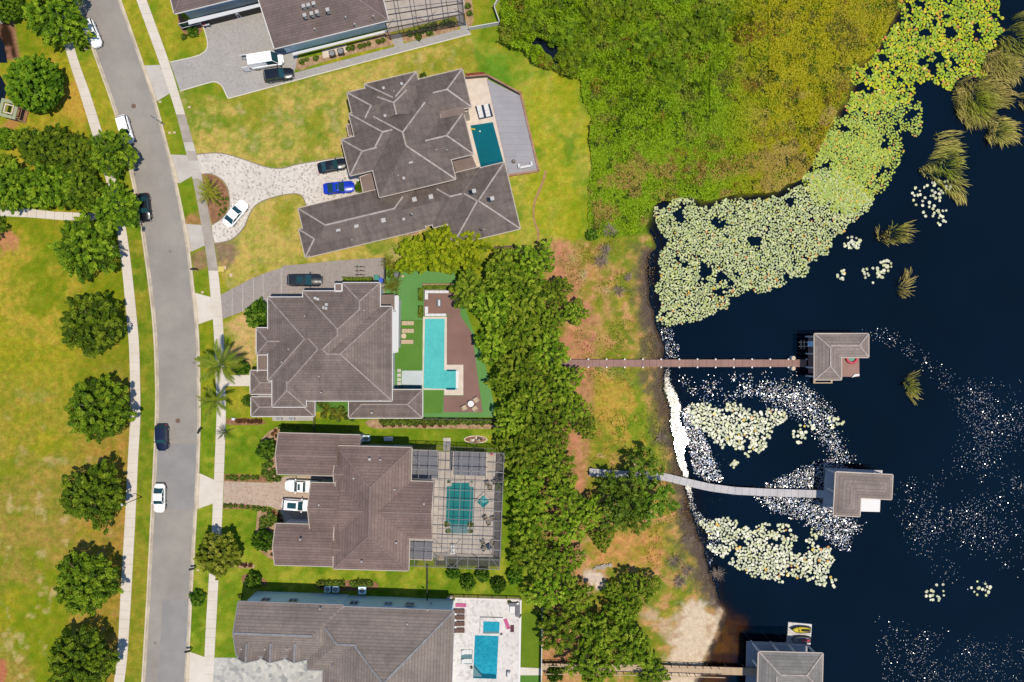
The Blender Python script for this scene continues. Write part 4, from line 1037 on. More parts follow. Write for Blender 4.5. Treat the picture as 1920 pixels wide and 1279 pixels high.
# ------------------------------------------------------------------ docks and boathouses
def strip_path(pts, wd, sections, z):
    """list of board quads along a px path"""
    q = [P(x, y, 0) for x, y in pts]; out = []
    L = [0]
    for a, b in zip(q[:-1], q[1:]): L.append(L[-1] + (b - a).length)
    T = L[-1]
    def at(t):
        t = min(max(t, 0), T)
        for i in range(len(q) - 1):
            if t <= L[i + 1] + 1e-9:
                f = (t - L[i]) / (L[i + 1] - L[i]); p = q[i].lerp(q[i + 1], f)
                return p, (q[i + 1] - q[i]).normalized()
    n = max(1, int(T / sections))
    for i in range(n):
        a, da = at(T * i / n + .015); b, db = at(T * (i + 1) / n - .015)
        na = Vector((-da.y, da.x, 0)) * wd / 2; nb = Vector((-db.y, db.x, 0)) * wd / 2
        out.append([a + na, b + nb, b - nb, a - na])
    return out, at, T
def dock(label, pts, wd, z, m, sec=1.1, post=3.0, cap=None, rail=None, ledge=None):
    o = thing('dock', label, 'dock', P(*pts[0], 0))
    qs, at, T = strip_path(pts, wd, sec, z)
    for q in qs:
        k = MB(); k.slab([(p.x, p.y) for p in q], z - .06, z + rnd.random() * .008); k.build('deck_section', M[m], o)
    n = int(T / .8)
    for s_ in (-1, 1):
        prev = None; k = MB()
        for i in range(n + 1):
            p, d = at(T * i / n); c = p + Vector((-d.y, d.x, 0)) * s_ * (wd / 2 - .06) + Vector((0, 0, z - .16))
            if prev is not None: k.bar(prev, c, .1, .18)
            prev = c
        k.build('side_beam', M['piling'], o)
    t = 0.4
    while t < T:
        p, d = at(t)
        for s_ in (-1, 1):
            c = p + Vector((-d.y, d.x, 0)) * s_ * (wd / 2 + .05)
            k = MB(); k.tube([(c.x, c.y, -2.6), (c.x, c.y, z + (.12 if cap else .02))], .11, 8); pl = k.build('piling', M['piling'], o)
            if cap: k = MB(); k.disc(c.x, c.y, z + .12, z + .2, .14, 10); k.build('post_cap', M[cap], pl)
        t += post
    if rail:
        for s_ in (-1, 1):
            for hgt in (1.0,):
                k = MB(); prev = None
                for i in range(n + 1):
                    tt = rail[0] + (rail[1] - rail[0]) * i / n
                    p, d = at(tt); c = p + Vector((-d.y, d.x, 0)) * s_ * (wd / 2 + .02) + Vector((0, 0, z + hgt))
                    if prev is not None: k.bar(prev, c, .12, .06)
                    prev = c
                r_ = k.build('handrail', M[rail[2]], o)
                tt = rail[0]
                while tt < rail[1]:
                    p, d = at(tt); c = p + Vector((-d.y, d.x, 0)) * s_ * (wd / 2 + .02); k = MB(); k.bar((c.x, c.y, z - .1), (c.x, c.y, z + hgt), .09); k.build('rail_post', M['dark'], r_); tt += 1.3
    return o
dock('long straight reddish brown dock with white post lights', [(1030, 681), (1510, 681)], 1.22, .55, 'dock_brown', 1.15, 3.0, 'white')
dock('pale grey dock curving from the trees to the middle boathouse', [(1104, 884), (1150, 888), (1205, 890), (1245, 893), (1290, 904), (1330, 913), (1375, 919), (1430, 922), (1560, 926)], 1.25, .55, 'dock_grey', 1.15, 3.4)
dock('tan dock with dark handrails at the bottom edge', [(1015, 1247), (1225, 1250), (1420, 1256)], 1.25, .8, 'dock_tan', 1.15, 3.0, None, (0.5, 30, 'dock_tan'))

def boathouse(label, base, th, wings, zr, deck_px, deck_m, roof, cap, posts, gutter='gutter_cream', dz=.55, pitch=.42, lower=None):
    h = House(label, base, th, roof, cap, gutter, 'shade_blue_wall', cat='boathouse', name='boathouse', pitch=pitch, capw=.2)
    for (xa, ya, xb, yb, ax, h0, h1, caps) in wings:
        u0_, v0_ = h.uv(xa, ya); u1_, v1_ = h.uv(xb, yb)
        h.wing(u0_, v0_, u1_, v1_, zr, ax, h0=h0, h1=h1, caps=caps, wall=False)
    h.finish()
    k = MB(); k.slab([tuple(P(x, y, dz).xy) for x, y in deck_px], dz - .2, dz, True); k.build('boat_deck', M[deck_m], h.o)
    for x, y in posts:
        p = P(x, y, zr); k = MB(); k.box(p.x, p.y, (zr - 2.8) / 2, .24, .24, zr + 2.6, h.th); k.build('post', M['white'], h.o)
    return h
B1 = boathouse('taupe roofed L shaped boathouse with open pink brown deck', (1527, 626), 0, [(1527, 626, 1628.5, 670, 'u', None, None, 'rbc'), (1527, 626.5, 1577.5, 712, 'v', None, None, 'rabcd')], 3.9,
    [(1516, 632), (1609, 632), (1611, 672), (1611.5, 706.5), (1574, 706.5), (1574, 700), (1516, 700)], 'dock_brown', 'roof_boat', 'cap_pale', [(1531, 631), (1531, 664), (1531, 690), (1531, 707), (1573, 707), (1623, 631), (1623, 665), (1575, 631)])
k = MB(); k.slab([tuple(P(x, y, .4).xy) for x, y in [(1525, 708), (1529, 708), (1529, 717), (1558, 717), (1558, 712), (1561, 712), (1561, 719), (1525, 719)]], .3, .4, True); k.build('lower_landing', M['dock_tan'], B1.o)
k = MB(); k.slab([tuple(P(x, y, .75).xy) for x, y in [(1597, 708), (1612, 704), (1611, 701), (1602, 702)]], .6, .75, True); k.build('boat_ladder', M['white'], B1.o)
B2 = boathouse('brown roofed L shaped boathouse with square white sun deck', (1568, 885), -3, [(1568, 885, 1671.5, 936.5, 'u', None, None, 'rabc'), (1567, 886, 1612, 968.5, 'v', None, None, 'rcd')], 4.6,
    [(1548, 878), (1655, 882), (1652, 915), (1650, 958), (1610, 957), (1543, 955)], 'dock_grey', 'roof_boat', None, [(1573, 889), (1664, 893), (1663, 931), (1608, 962), (1571, 962), (1571, 925)])
k = MB(); k.slab([tuple(P(x, y, 1.0).xy) for x, y in [(1613.5, 932), (1650.5, 934), (1649.5, 960), (1612, 959)]], .6, 1.0, True); k.build('sun_deck', M['white'], B2.o)
B3 = boathouse('grey metal roofed boathouse at the bottom edge with blue porch', (1423, 1222), -1.5, [(1423, 1222, 1541, 1296, 'u', None, None, 'rabcd'), (1422, 1224, 1480, 1345, 'v', None, 0, 'rd')], 4.8,
    [(1400, 1203), (1514, 1207), (1513, 1300), (1398, 1300)], 'grey_deck', 'roof_metal', 'cap_pale', [(1428, 1227), (1466, 1229), (1497, 1230), (1534, 1231), (1428, 1260)])
k = MB(); q = [P(x, y, 3.0) for x, y in [(1418, 1206), (1515, 1210), (1517, 1213), (1418, 1209)]]
k.bar(P(1417, 1206, 2.2), P(1518, 1211, 2.2), .1, .1); k.build('porch_beam', M['gutter_cream'], B3.o)
k = MB(); k.slab([tuple(P(x, y, 4.9).xy) for x, y in [(1480, 1278), (1515, 1278), (1515, 1300), (1480, 1300)]], 4.6, 5.4, True); k.build('roof_hatch', M['terracotta'], B3.o)
# floating drive-on platform
fl = thing('floating_platform', 'white floating platform carrying two jet skis', 'platform', P(1499, 1188, 0))
k = MB(); q = [P(x, y, .1) for x, y in [(1478.5, 1167), (1522.5, 1171), (1520, 1209), (1476, 1206)]]; k.slab([tuple(p.xy) for p in q], -.35, .05, True); k.build('float_deck', M['white_deck'], fl)
for i in range(1, 4):
    t = i / 4; a = q[0].lerp(q[3], t); b = q[1].lerp(q[2], t); k = MB(); k.bar((a.x, a.y, .06), (b.x, b.y, .06), .05, .03); k.build('float_seam', M['joint'], fl)
# jet skis
def jet_ski(label, px, rz, hull, seat):
    o = thing('jet_ski', label, 'jet ski', P(*px, .0) + Vector((0, 0, .05)), rz)
    def loft(st, name, m, par):
        k = MB(); n = len(st[0][1])
        for x_, ring in st:
            for y_, z_ in ring: k.v.append((x_, y_, z_))
        for i in range(len(st) - 1):
            for j in range(n):
                j2 = (j + 1) % n; k.f.append((i * n + j, i * n + j2, (i + 1) * n + j2, (i + 1) * n + j))
        k.f.append(tuple(range(n))[::-1]); k.f.append(tuple(range((len(st) - 1) * n, len(st) * n)))
        return k.build(name, m, par, smooth=True, local=True)
    def ring(w_, zb, zt): return [(-w_ * .4, zb), (w_ * .4, zb), (w_, (zb + zt) / 2 - .02), (w_ * .96, zt), (0, zt + .05), (-w_ * .96, zt), (-w_, (zb + zt) / 2 - .02)]
    loft([(-1.6, ring(.48, .12, .42)), (-.9, ring(.58, .05, .46)), (0, ring(.6, .02, .5)), (.8, ring(.52, .05, .58)), (1.3, ring(.32, .15, .66)), (1.68, ring(.06, .35, .62))], 'hull', M['rubber'], o)
    def hr(w_, zb, zt): return [(-w_, zb), (w_, zb), (w_ * .8, zt), (0, zt + .05), (-w_ * .8, zt)]
    loft([(-1.45, hr(.3, .44, .5)), (-.6, hr(.46, .46, .54)), (.3, hr(.5, .48, .6)), (1.0, hr(.38, .54, .76)), (1.5, hr(.14, .6, .72))], 'deck_cover', hull, o)
    loft([(-1.3, hr(.18, .5, .78)), (-.5, hr(.2, .52, .84)), (.05, hr(.16, .55, .76))], 'seat', seat, o)
    k = MB(); k.tube([(.42, -.38, .98), (.5, 0, 1.02), (.42, .38, .98)], .035, 6); k.tube([(.5, 0, .7), (.5, 0, 1.0)], .07, 6); k.build('handlebar', M['rubber'], o, local=True)
    for s_ in (-1, 1): k = MB(); k.box(-.5, s_ * .43, .5, 1.5, .1, .04); k.build('footwell_mat', M['dark'], o, local=True)
    return o
jet_ski('yellow jet ski in the upper berth of the white float', (1500, 1178.5), math.radians(177), M['yellow'], M['rubber'])
jet_ski('black and red jet ski in the lower berth of the white float', (1500, 1197), math.radians(177), M['grey_fabric'], M['red'])
def ringfloat(name, label, cat, px, z, r1, r2, m, inner=None):
    o = thing(name, label, cat, P(*px, z)); k = MB(); n = 24; mseg = 8
    for i in range(n):
        a = 2 * math.pi * i / n
        for j in range(mseg):
            b = 2 * math.pi * j / mseg; rr = r1 + r2 * math.cos(b); k.v.append((rr * math.cos(a), rr * math.sin(a), r2 + r2 * math.sin(b)))
    for i in range(n):
        for j in range(mseg): k.f.append((i * mseg + j, ((i + 1) % n) * mseg + j, ((i + 1) % n) * mseg + (j + 1) % mseg, i * mseg + (j + 1) % mseg))
    k.build('tube', m, o, smooth=True, local=True)
    if inner: k = MB(); k.disc(0, 0, .04, .12, r1, 20); k.build('floor_panel', inner, o, local=True)
    return o
ringfloat('inflatable_ring', 'red inflatable tube lying on the boathouse deck', 'inflatable', (1596, 671), .56, .82, .22, M['red'], M['teal_plastic'])
def drum(name, label, cat, px, z0, z1, r, m, lid=None, group=None, seg=16):
    o = thing(name, label, cat, P(*px, z1), 0, group); o.location.z = 0; ORG[o.name] = o.location.copy()
    k = MB(); k.disc(0, 0, z0, z1, r, seg); k.build('body', M[m], o, local=True)
    if lid: k = MB(); k.disc(0, 0, z1, z1 + .06, r * .86, seg); k.build('lid', M[lid], o, local=True)
    return o
drum('dock_light', 'round white piling light above the end of the brown dock', 'dock light', (1488, 671.5), -2, .95, .33, 'white', 'utility_beige')
drum('dock_light', 'round white piling light below the end of the brown dock', 'dock light', (1488, 691), -2, .95, .33, 'white', 'utility_beige')
# small boat lift beside the first boathouse
o = thing('boat_lift', 'white slatted boat lift beside the L shaped boathouse', 'boat lift', P(1510, 645))
for x in (1502, 1508): k = MB(); k.bar(P(x, 638, .2), P(x, 654, .2), .13, .1); k.build('cross_beam', M['utility_beige'], o)
for y in (642, 649.5): k = MB(); k.bar(P(1498, y, .32), P(1520, y, .32), .12, .1); k.build('bunk', M['utility_beige'], o)
k = MB(); k.box(*P(1520, 645, .5).xy, .5, .9, .9, .25); k.build('winch_box', M['shade_blue_wall'], o)

M['frame_mid'] = mat('mid_grey_cage_frame', A(124, 122, 126), 0.45)
# ------------------------------------------------------------------ screen cages
def scr_mat(nm='insect_screen', dens=.07):
    n = NT(nm); tr = n.n.new('ShaderNodeBsdfTransparent'); tr.inputs[0].default_value = (1, 1, 1, 1)
    n.b.inputs['Base Color'].default_value = (.05, .05, .055, 1); mx = n.n.new('ShaderNodeMixShader'); mx.inputs[0].default_value = dens
    n.L(tr.outputs[0], mx.inputs[1]); n.L(n.b.outputs[0], mx.inputs[2]); n.L(mx.outputs[0], n.out.inputs[0]); return n.m
M['screen'] = scr_mat(); M['side_screen'] = scr_mat('side_screen', .38)
def cage(label, c4, z, nu, nv, frame, bw=.09, skip=None, ribs=(), crown=0.0):
    """c4: px corners TL TR BR BL at eave height z"""
    o = thing('screen_cage', label, 'pool cage', P(*c4[3], 0))
    c = [P(*p, z) for p in c4]
    def pt(s_, t_):
        a = c[0].lerp(c[1], s_); b = c[3].lerp(c[2], s_); p = a.lerp(b, t_); return p + Vector((0, 0, crown * math.sin(math.pi * min(max(t_ * 1.0, 0), 1))))
    def ok(s_, t_): return not (skip and skip(s_, t_))
    for i in range(nu + 1):
        k = MB(); 
        for j in range(nv):
            if ok(i / nu, (j + .5) / nv): k.bar(pt(i / nu, j / nv), pt(i / nu, (j + 1) / nv), bw, bw)
        if k.f: k.build('rafter', M[frame], o)
    for j in range(nv + 1):
        k = MB(); big = j in ribs
        for i in range(nu):
            if ok((i + .5) / nu, j / nv): k.bar(pt(i / nu, j / nv), pt((i + 1) / nu, j / nv), bw * (1.8 if big else 1), bw)
        if k.f: k.build('beam', M[frame], o)
    for i in range(nu):
        for j in range(nv):
            if ok((i + .5) / nu, (j + .5) / nv):
                k = MB(); k.poly([pt(i / nu, j / nv), pt((i + 1) / nu, j / nv), pt((i + 1) / nu, (j + 1) / nv), pt(i / nu, (j + 1) / nv)]); k.build('screen_panel', M['screen'], o)
    for a, b, n in ((c[0], c[1], nu), (c[1], c[2], nv), (c[2], c[3], nu)):
        for i in range(n + 1):
            p = a.lerp(b, i / n)
            s2_, t2_ = (i / n, 0) if a is c[0] else ((1, i / n) if a is c[1] else (1 - i / n, 1))
            if not ok(s2_ * .999 + .0005, t2_ * .999 + .0005) or i % 2 and n > 6: continue
            k = MB(); k.bar((p.x, p.y, 0), (p.x, p.y, p.z), bw); k.build('post', M[frame], o)
        for hh in (1.0,):
            k = MB(); k.bar((a.x, a.y, hh), (b.x, b.y, hh), bw * .8); k.build('side_rail', M[frame], o)
        k = MB(); k.poly([(a.x, a.y, .05), (b.x, b.y, .05), tuple(b), tuple(a)]); k.build('screen_panel', M['side_screen'], o)
    # diagonal braces in the corners
    for s_, t_, s3, t3 in ((.0, .0, .12, .13), (1, 0, .88, .13), (0, 1, .12, .87), (1, 1, .88, .87), (.35, .87, .5, 1), (.65, .87, .5, 1)):
        if ok(s_ * .9 + .05, t_ * .9 + .05): k = MB(); k.bar(pt(s_, t_), pt(s3, t3), bw * .7); k.build('brace', M[frame], o)
    return o
cage('large grey framed screen cage over the green pool', [(767, 843), (945.5, 850), (936.5, 1068), (757, 1061)], 5.4, 9, 12, 'frame_mid', .075,
     skip=lambda s_, t_: s_ < .30 and .26 < t_ < .76, ribs=(2, 6, 9, 10))
cage('dark bronze screen cage over the deck at the top edge', [(700, -70), (858, -74), (870, 26), (724, 54)], 4.2, 5, 5, 'frame_dark', .09, ribs=(2, 4, 5))
# pergola roof within the cage
o = thing('pergola', 'dark flat roofed pergola inside the screen cage', 'pergola', P(880, 870))
k = MB(); k.slab([tuple(P(x, y, 2.8).xy) for x, y in [(850, 847), (913, 849), (912, 893), (849, 890)]], 2.65, 2.8, True); k.build('roof', M['grey_fabric'], o)
for x, y in [(852, 849), (910, 851), (909, 890), (851, 888)]:
    p = P(x, y, 2.7); k = MB(); k.box(p.x, p.y, 1.32, .2, .2, 2.64); k.build('post', M['white'], o)
k = MB(); k.bar(P(850, 847, 2.86), P(849, 890, 2.86), .12); k.bar(P(913, 849, 2.86), P(912, 893, 2.86), .2); k.build('edge_trim', M['cream_wall'], o)

# ------------------------------------------------------------------ vehicles
def vehicle(name, label, cat, px, ang, L, W, Hh, colr, kind='suv', sunroof=False, roofcol=None, zc=0.0, group=None):
    """ang: heading in degrees, 0 = +x (right in the photo), counter-clockwise"""
    p = P(*px, .7); o = thing(name, label, cat, (p.x, p.y, .055), math.radians(ang), group)
    pm = paint(name + '_paint', colr, .3); rm = paint(name + '_roof_paint', roofcol, .3) if roofcol else pm
    zb, zbelt = .32, {'sedan': .92, 'suv': 1.08, 'van': 1.15, 'pickup': 1.15, 'coupe': .88}[kind]
    hood = {'sedan': .82, 'suv': .98, 'van': 1.05, 'pickup': 1.08, 'coupe': .78}[kind]; tail = {'sedan': .88, 'suv': 1.02, 'van': 1.1, 'pickup': 1.12, 'coupe': .86}[kind]
    XS = np.array([-.5, -.485, -.45, -.38, -.25, -.1, .05, .2, .32, .40, .45, .48, .5])
    def wv(t): return W / 2 * (1 - .42 * max(0, (abs(t) - .33) / .17) ** 2.6 * (1.0 if t > 0 else .55)) 
    def zt(t):
        if t > .22: return hood - (t - .22) / .28 * (.22 if kind != 'van' else .35) * 1.0
        if t < -.3: return tail - max(0, -t - .44) * 1.2
        return zbelt
    k = MB(); n = 9
    for t in XS:
        w_ = wv(t); z_ = zt(t)
        ring = [(w_ * .86, zb), (w_, zb + .18), (w_, zb + .38), (w_ * .97, z_ - .10), (w_ * .84, z_), (0, z_ + .035), (-w_ * .84, z_), (-w_ * .97, z_ - .10), (-w_, zb + .38), (-w_, zb + .18), (-w_ * .86, zb)]
        n = len(ring)
        for y_, zz_ in ring: k.v.append((t * L, y_, zz_))
    for i in range(len(XS) - 1):
        for j in range(n):
            j2 = (j + 1) % n; k.f.append((i * n + j, i * n + j2, (i + 1) * n + j2, (i + 1) * n + j))
    k.f.append(tuple(range(n))[::-1]); k.f.append(tuple(range((len(XS) - 1) * n, len(XS) * n)))
    body = k.build('body', pm, o, smooth=True, local=True)
    body.data.set_sharp_from_angle(angle=math.radians(40)) if hasattr(body.data, 'set_sharp_from_angle') else None
    # greenhouse: rear base, rear top, front top, windshield base
    gh = {'sedan': (-.36, -.19, .06, .21), 'suv': (-.475, -.40, .06, .21), 'van': (-.485, -.47, .24, .36), 'pickup': (-.12, -.07, .10, .22), 'coupe': (-.38, -.16, .02, .20)}[kind]
    xr0, xr1, xf1, xf0 = [g_ * L for g_ in gh]; wb, wt = W * .435, W * (.375 if kind in ('sedan', 'coupe') else .40); z1 = Hh
    zb0 = zbelt + .0
    def quad(name_, pts, m_, par=o): q = MB(); q.poly(pts); return q.build(name_, m_, par, local=True)
    # solid roof with crown
    k = MB(); nx, ny = 5, 5; th = .05
    for i in range(nx):
        t = i / (nx - 1); x_ = xr1 + (xf1 - xr1) * t
        for j in range(ny):
            u = -1 + 2 * j / (ny - 1); k.v.append((x_, wt * u * (1 - .04 * (2 * t - 1) ** 2), z1 - .05 * u * u - .04 * (2 * t - 1) ** 2))
    for i in range(nx - 1):
        for j in range(ny - 1): k.f.append((i * ny + j, (i + 1) * ny + j, (i + 1) * ny + j + 1, i * ny + j + 1))
    k.build('roof', rm, o, smooth=True, local=True)
    ze_ = z1 - .085; zm = zb0 - .03
    G = M['car_glass']
    quad('windshield', [(xf1 - .02, wt * .96, ze_), (xf1 - .02, -wt * .96, ze_), (xf0, -wb, zm), (xf0, wb, zm)], G)
    quad('rear_window', [(xr1 + .02, -wt * .96, ze_), (xr1 + .02, wt * .96, ze_), (xr0, wb, zm), (xr0, -wb, zm)], G if kind != 'van' else pm)
    for s_ in (-1, 1):
        e = -s_ if False else s_
        pts = [(xr1, s_ * wt * .98, ze_), (xf1, s_ * wt * .98, ze_), (xf0, s_ * wb, zm), (xr0, s_ * wb, zm)]
        if kind == 'van': 
            xs = xf1 - 1.1; quad('side_panel', [(xr1, s_ * wt * .98, ze_), (xs, s_ * wt * .98, ze_), (xs, s_ * wb, zm), (xr0, s_ * wb, zm)], pm)
            pts = [(xs, s_ * wt * .98, ze_), (xf1, s_ * wt * .98, ze_), (xf0, s_ * wb, zm), (xs, s_ * wb, zm)]
        quad('side_window', pts, G)
        q = MB()
        for a, b in (((xf1, s_ * wt * .985, ze_ + .01), (xf0, s_ * wb * 1.0, zm + .01)), ((xr1, s_ * wt * .985, ze_ + .01), (xr0, s_ * wb, zm + .01)), ((xr1, s_ * wt * .985, ze_ + .015), (xf1, s_ * wt * .985, ze_ + .015)), (((xr1 + xf1) / 2, s_ * wt * .985, ze_), ((xr0 + xf0) / 2, s_ * wb, zm))):
            q.bar(a, b, .07, .05)
        q.build('pillar', rm, o, local=True)
        q = MB(); q.box(xf0 - .25, s_ * (W / 2 + .10), zbelt + .02, .16, .22, .15); q.build('side_mirror', rm if kind != 'van' else M['rubber'], o, local=True)
        q = MB(); q.box(L * .462, s_ * W * .33, hood - .33, .22, .34, .13); q.build('headlight', M['vent'], o, local=True)
        q = MB(); q.box(-L * .478, s_ * W * .36, tail - .18, .16, .28, .2); q.build('taillight', M['red'], o, local=True)
    sa, sb = (.25, .12) if sunroof == 2 else (.48, .14)
    if sunroof: quad('sunroof', [(xr1 + sa * (xf1 - xr1), -wt * .62, z1 + .012), (xf1 - sb * (xf1 - xr1), -wt * .62, z1 + .012), (xf1 - sb * (xf1 - xr1), wt * .62, z1 + .012), (xr1 + sa * (xf1 - xr1), wt * .62, z1 + .012)], G)
    r = .34 if kind not in ('pickup', 'van') else .38
    for sx in (-.31, .31):
        for s_ in (-1, 1):
            y_ = s_ * (W / 2 - .10); q = MB(); q.tube([(sx * L, y_ - .11, r), (sx * L, y_ + .11, r)], r, 18); wh = q.build('wheel', M['rubber'], o, local=True)
            q = MB(); q.tube([(sx * L, y_ + s_ * .09, r), (sx * L, y_ + s_ * .125, r)], r * .62, 12); q.build('rim', M['rim'], wh, local=True)
    if kind == 'pickup':
        q = MB(); q.box(-L * .32, 0, tail + .02, L * .34, W * .74, .03); q.build('bed_cover', M['dark'], o, local=True)
    if kind == 'van':
        for s_ in (-1, 1):
            q = MB(); q.box(-L / 2 - .48, s_ * (W / 2 - .02), 1.25, .95, .06, 1.7); d_ = q.build('rear_door', pm, o, local=True)
            q = MB(); q.box(-L / 2 - .5, s_ * (W / 2 - .07), 1.6, .7, .04, .6); q.build('door_window', G, d_, local=True)
        q = MB(); q.box(-L / 2 + .4, 0, .62, 1.0, W * .8, .05); q.build('cargo_floor', M['dark'], o, local=True)
    return o
WHITE = (.80, .80, .80)
vehicle('parked_car', 'white SUV parked by the kerb under the topmost street tree', 'car', (173.5, 63), -68, 4.75, 1.9, 1.65, WHITE, 'suv')
vehicle('parked_car', 'white car half hidden by the big tree cluster on the kerb', 'car', (235.5, 243), -74, 4.7, 1.85, 1.6, WHITE, 'suv')
vehicle('parked_car', 'black car on the street under the last tree of the cluster', 'car', (271, 389), -84, 4.7, 1.88, 1.45, (.006, .008, .012), 'sedan')
vehicle('moving_car', 'dark navy car on the street above the white sedan', 'car', (304, 820.5), -89, 4.35, 1.95, 1.55, (.005, .009, .03), 'suv')
vehicle('moving_car', 'silver white sedan on the street below the navy car', 'car', (299, 934), -91, 4.75, 1.9, 1.45, (.72, .71, .68), 'sedan')
vehicle('delivery_van', 'white van with rear doors open on the grey driveway', 'van', (500, 115), 9, 5.6, 2.05, 2.5, WHITE, 'van')
vehicle('parked_car', 'black SUV beside the white van', 'car', (523, 141), 8, 4.9, 1.95, 1.75, (.006, .008, .014), 'suv')
vehicle('parked_car', 'black car nosed under the grey roof eave', 'car', (623, 311), 11, 4.8, 1.9, 1.5, (.005, .007, .012), 'sedan')
vehicle('parked_car', 'bright blue sports car on the white stone driveway', 'car', (635.5, 352), 5, 5.1, 1.95, 1.4, (.004, .03, .42), 'coupe', True)
vehicle('parked_car', 'white sedan rounding the planted bed on the white driveway', 'car', (441.5, 400.5), 50, 5.0, 2.0, 1.45, (.85, .85, .85), 'sedan')
vehicle('parked_car', 'long dark grey SUV on the taupe driveway', 'car', (572, 525.5), 0, 5.8, 2.05, 1.85, (.012, .014, .018), 'suv', True)
vehicle('pickup_truck', 'white pickup truck under the brown garage eave', 'pickup', (567, 911), 178, 5.6, 2.0, 1.85, WHITE, 'pickup', True)
vehicle('parked_car', 'white car with large sunroof below the pickup truck', 'car', (558, 946.5), -4, 5.0, 1.9, 1.6, WHITE, 'suv', 2)

# ------------------------------------------------------------------ garden furniture
def lounger(label, px, rz, fabric, group=None, L=1.95, W=.68, z0=.1, rail='white', back=True):
    o = thing('sun_lounger', label, 'lounger', P(*px, .3), rz, group); o.location.z = z0; ORG[o.name] = o.location.copy()
    k = MB(); k.box(L * .16, 0, .30, L * .68, W, .07); k.build('seat', M[fabric], o, local=True)
    k = MB(); a, b = Vector((-L * .18, 0, .31)), Vector((-L * .5, 0, .62 if back else .34)); k.bar(a, b, W, .07, up=(0, 0, 1)); k.build('backrest', M[fabric], o, local=True)
    for x_ in (-L * .3, L * .42):
        for s_ in (-1, 1): k = MB(); k.box(x_, s_ * W * .42, .13, .06, .06, .27); k.build('leg', M[rail], o, local=True)
    for x_ in (.05, .35, .65): k = MB(); k.box(L * (x_ - .1), 0, .345, .03, W * .96, .012); k.build('slat', M['joint'] if fabric != 'white_fabric' else M['gutter_grey'], o, local=True)
    return o
lounger('tan lounger by the turquoise pool, topmost of three', (765, 606), math.pi * 0, 'tan_fabric'); lounger('tan lounger above the small round turf table', (765, 620.5), 0, 'tan_fabric'); lounger('tan lounger below the small round turf table', (764, 641), 0, 'tan_fabric')
def round_table(label, px, r, z0, m='white', base=.5):
    o = thing('round_table', label, 'table', P(*px, .6)); o.location.z = z0; ORG[o.name] = o.location.copy()
    k = MB(); k.disc(0, 0, base, base + .04, r, 22); k.build('tabletop', M[m], o, local=True)
    k = MB(); k.disc(0, 0, 0, base, .05, 8); k.disc(0, 0, 0, .03, r * .5, 14); k.build('pedestal', M['metal'], o, local=True); return o
round_table('small round pale table between tan loungers', (757, 630), .42, .05, 'utility_beige')
round_table('round white table on the brown deck corner', (883, 757), .52, .16, 'white', .7)
def chair(label, px, rz, m, z0, group=None, w_=.72, name='armchair', legm='metal'):
    o = thing(name, label, 'chair', P(*px, .5), rz, group); o.location.z = z0; ORG[o.name] = o.location.copy()
    k = MB(); k.box(0, 0, .40, w_, w_, .12); k.build('seat', M[m], o, local=True)
    k = MB(); k.bar((-w_ * .46, 0, .42), (-w_ * .6, 0, .85), w_, .09, up=(1, 0, 0)); k.build('backrest', M[m], o, local=True)
    for a in (-1, 1):
        k = MB(); k.box(0, a * w_ * .5, .56, w_ * .9, .06, .05); k.build('armrest', M[legm], o, local=True)
        for b in (-1, 1): k = MB(); k.box(a * w_ * .42, b * w_ * .42, .17, .05, .05, .34); k.build('leg', M[legm], o, local=True)
    return o
chair('tan square chair above the white deck table', (892.5, 750), math.radians(215), 'tan_fabric', .16); chair('tan square chair left of the white deck table', (871, 764.5), math.radians(25), 'tan_fabric', .16); chair('tan square chair below right of the white deck table', (890.5, 766), math.radians(125), 'tan_fabric', .16)
# lounge deck sofas, fire table
def sofa(label, bars, m, z0, hgt=.42, cat='sofa', seam=True):
    o = thing('corner_sofa', label, cat, P(*bars[0][0], 0))
    for (a, b) in bars:
        pa, pb = P(a[0], a[1], z0), P(b[0], b[1], z0)
        x0, x1 = sorted((pa.x, pb.x)); y0, y1 = sorted((pa.y, pb.y)); lx, ly = x1 - x0, y1 - y0
        n = max(1, int(round(max(lx, ly) / .85)))
        for i in range(n):
            k = MB()
            if lx >= ly: k.box(x0 + lx * (i + .5) / n, (y0 + y1) / 2, z0 + hgt / 2, lx / n - .03, ly, hgt)
            else: k.box((x0 + x1) / 2, y0 + ly * (i + .5) / n, z0 + hgt / 2, lx, ly / n - .03, hgt)
            k.build('cushion', M[m], o)
    return o
sofa('white corner sofa along the top of the lounge deck', [((797, 545), (842, 550)), ((797, 550.2), (803, 562))], 'white_fabric', .18)
sofa('white corner sofa between lounge deck and pool', [((797, 575), (803, 588)), ((797, 588.2), (837, 593))], 'white_fabric', .18)
o = thing('fire_table', 'small rectangular fire table on the lounge deck', 'fire pit', P(823, 568, .5))
k = MB(); k.box(*P(823, 568, .5).xy, .4, .75, 1.3, .42); k.build('table_body', M['grey_fabric'], o); k = MB(); k.box(*P(823.5, 568, .6).xy, .63, .26, .95, .05); k.build('burner_tray', M['white'], o)
# stepping stones
for y in (695, 703.5, 712, 719.5):
    k = MB(); k.slab(px_poly([(745, y - 3), (752, y - 3), (752, y + 3), (745, y + 3)]), .0, .07); so = k.build('stepping_stone', M['concrete_mid']); tag(so, 'square grey stepping stone in turf beside the white pool shelf', 'stepping stone', 'stepping stones beside the shelf')
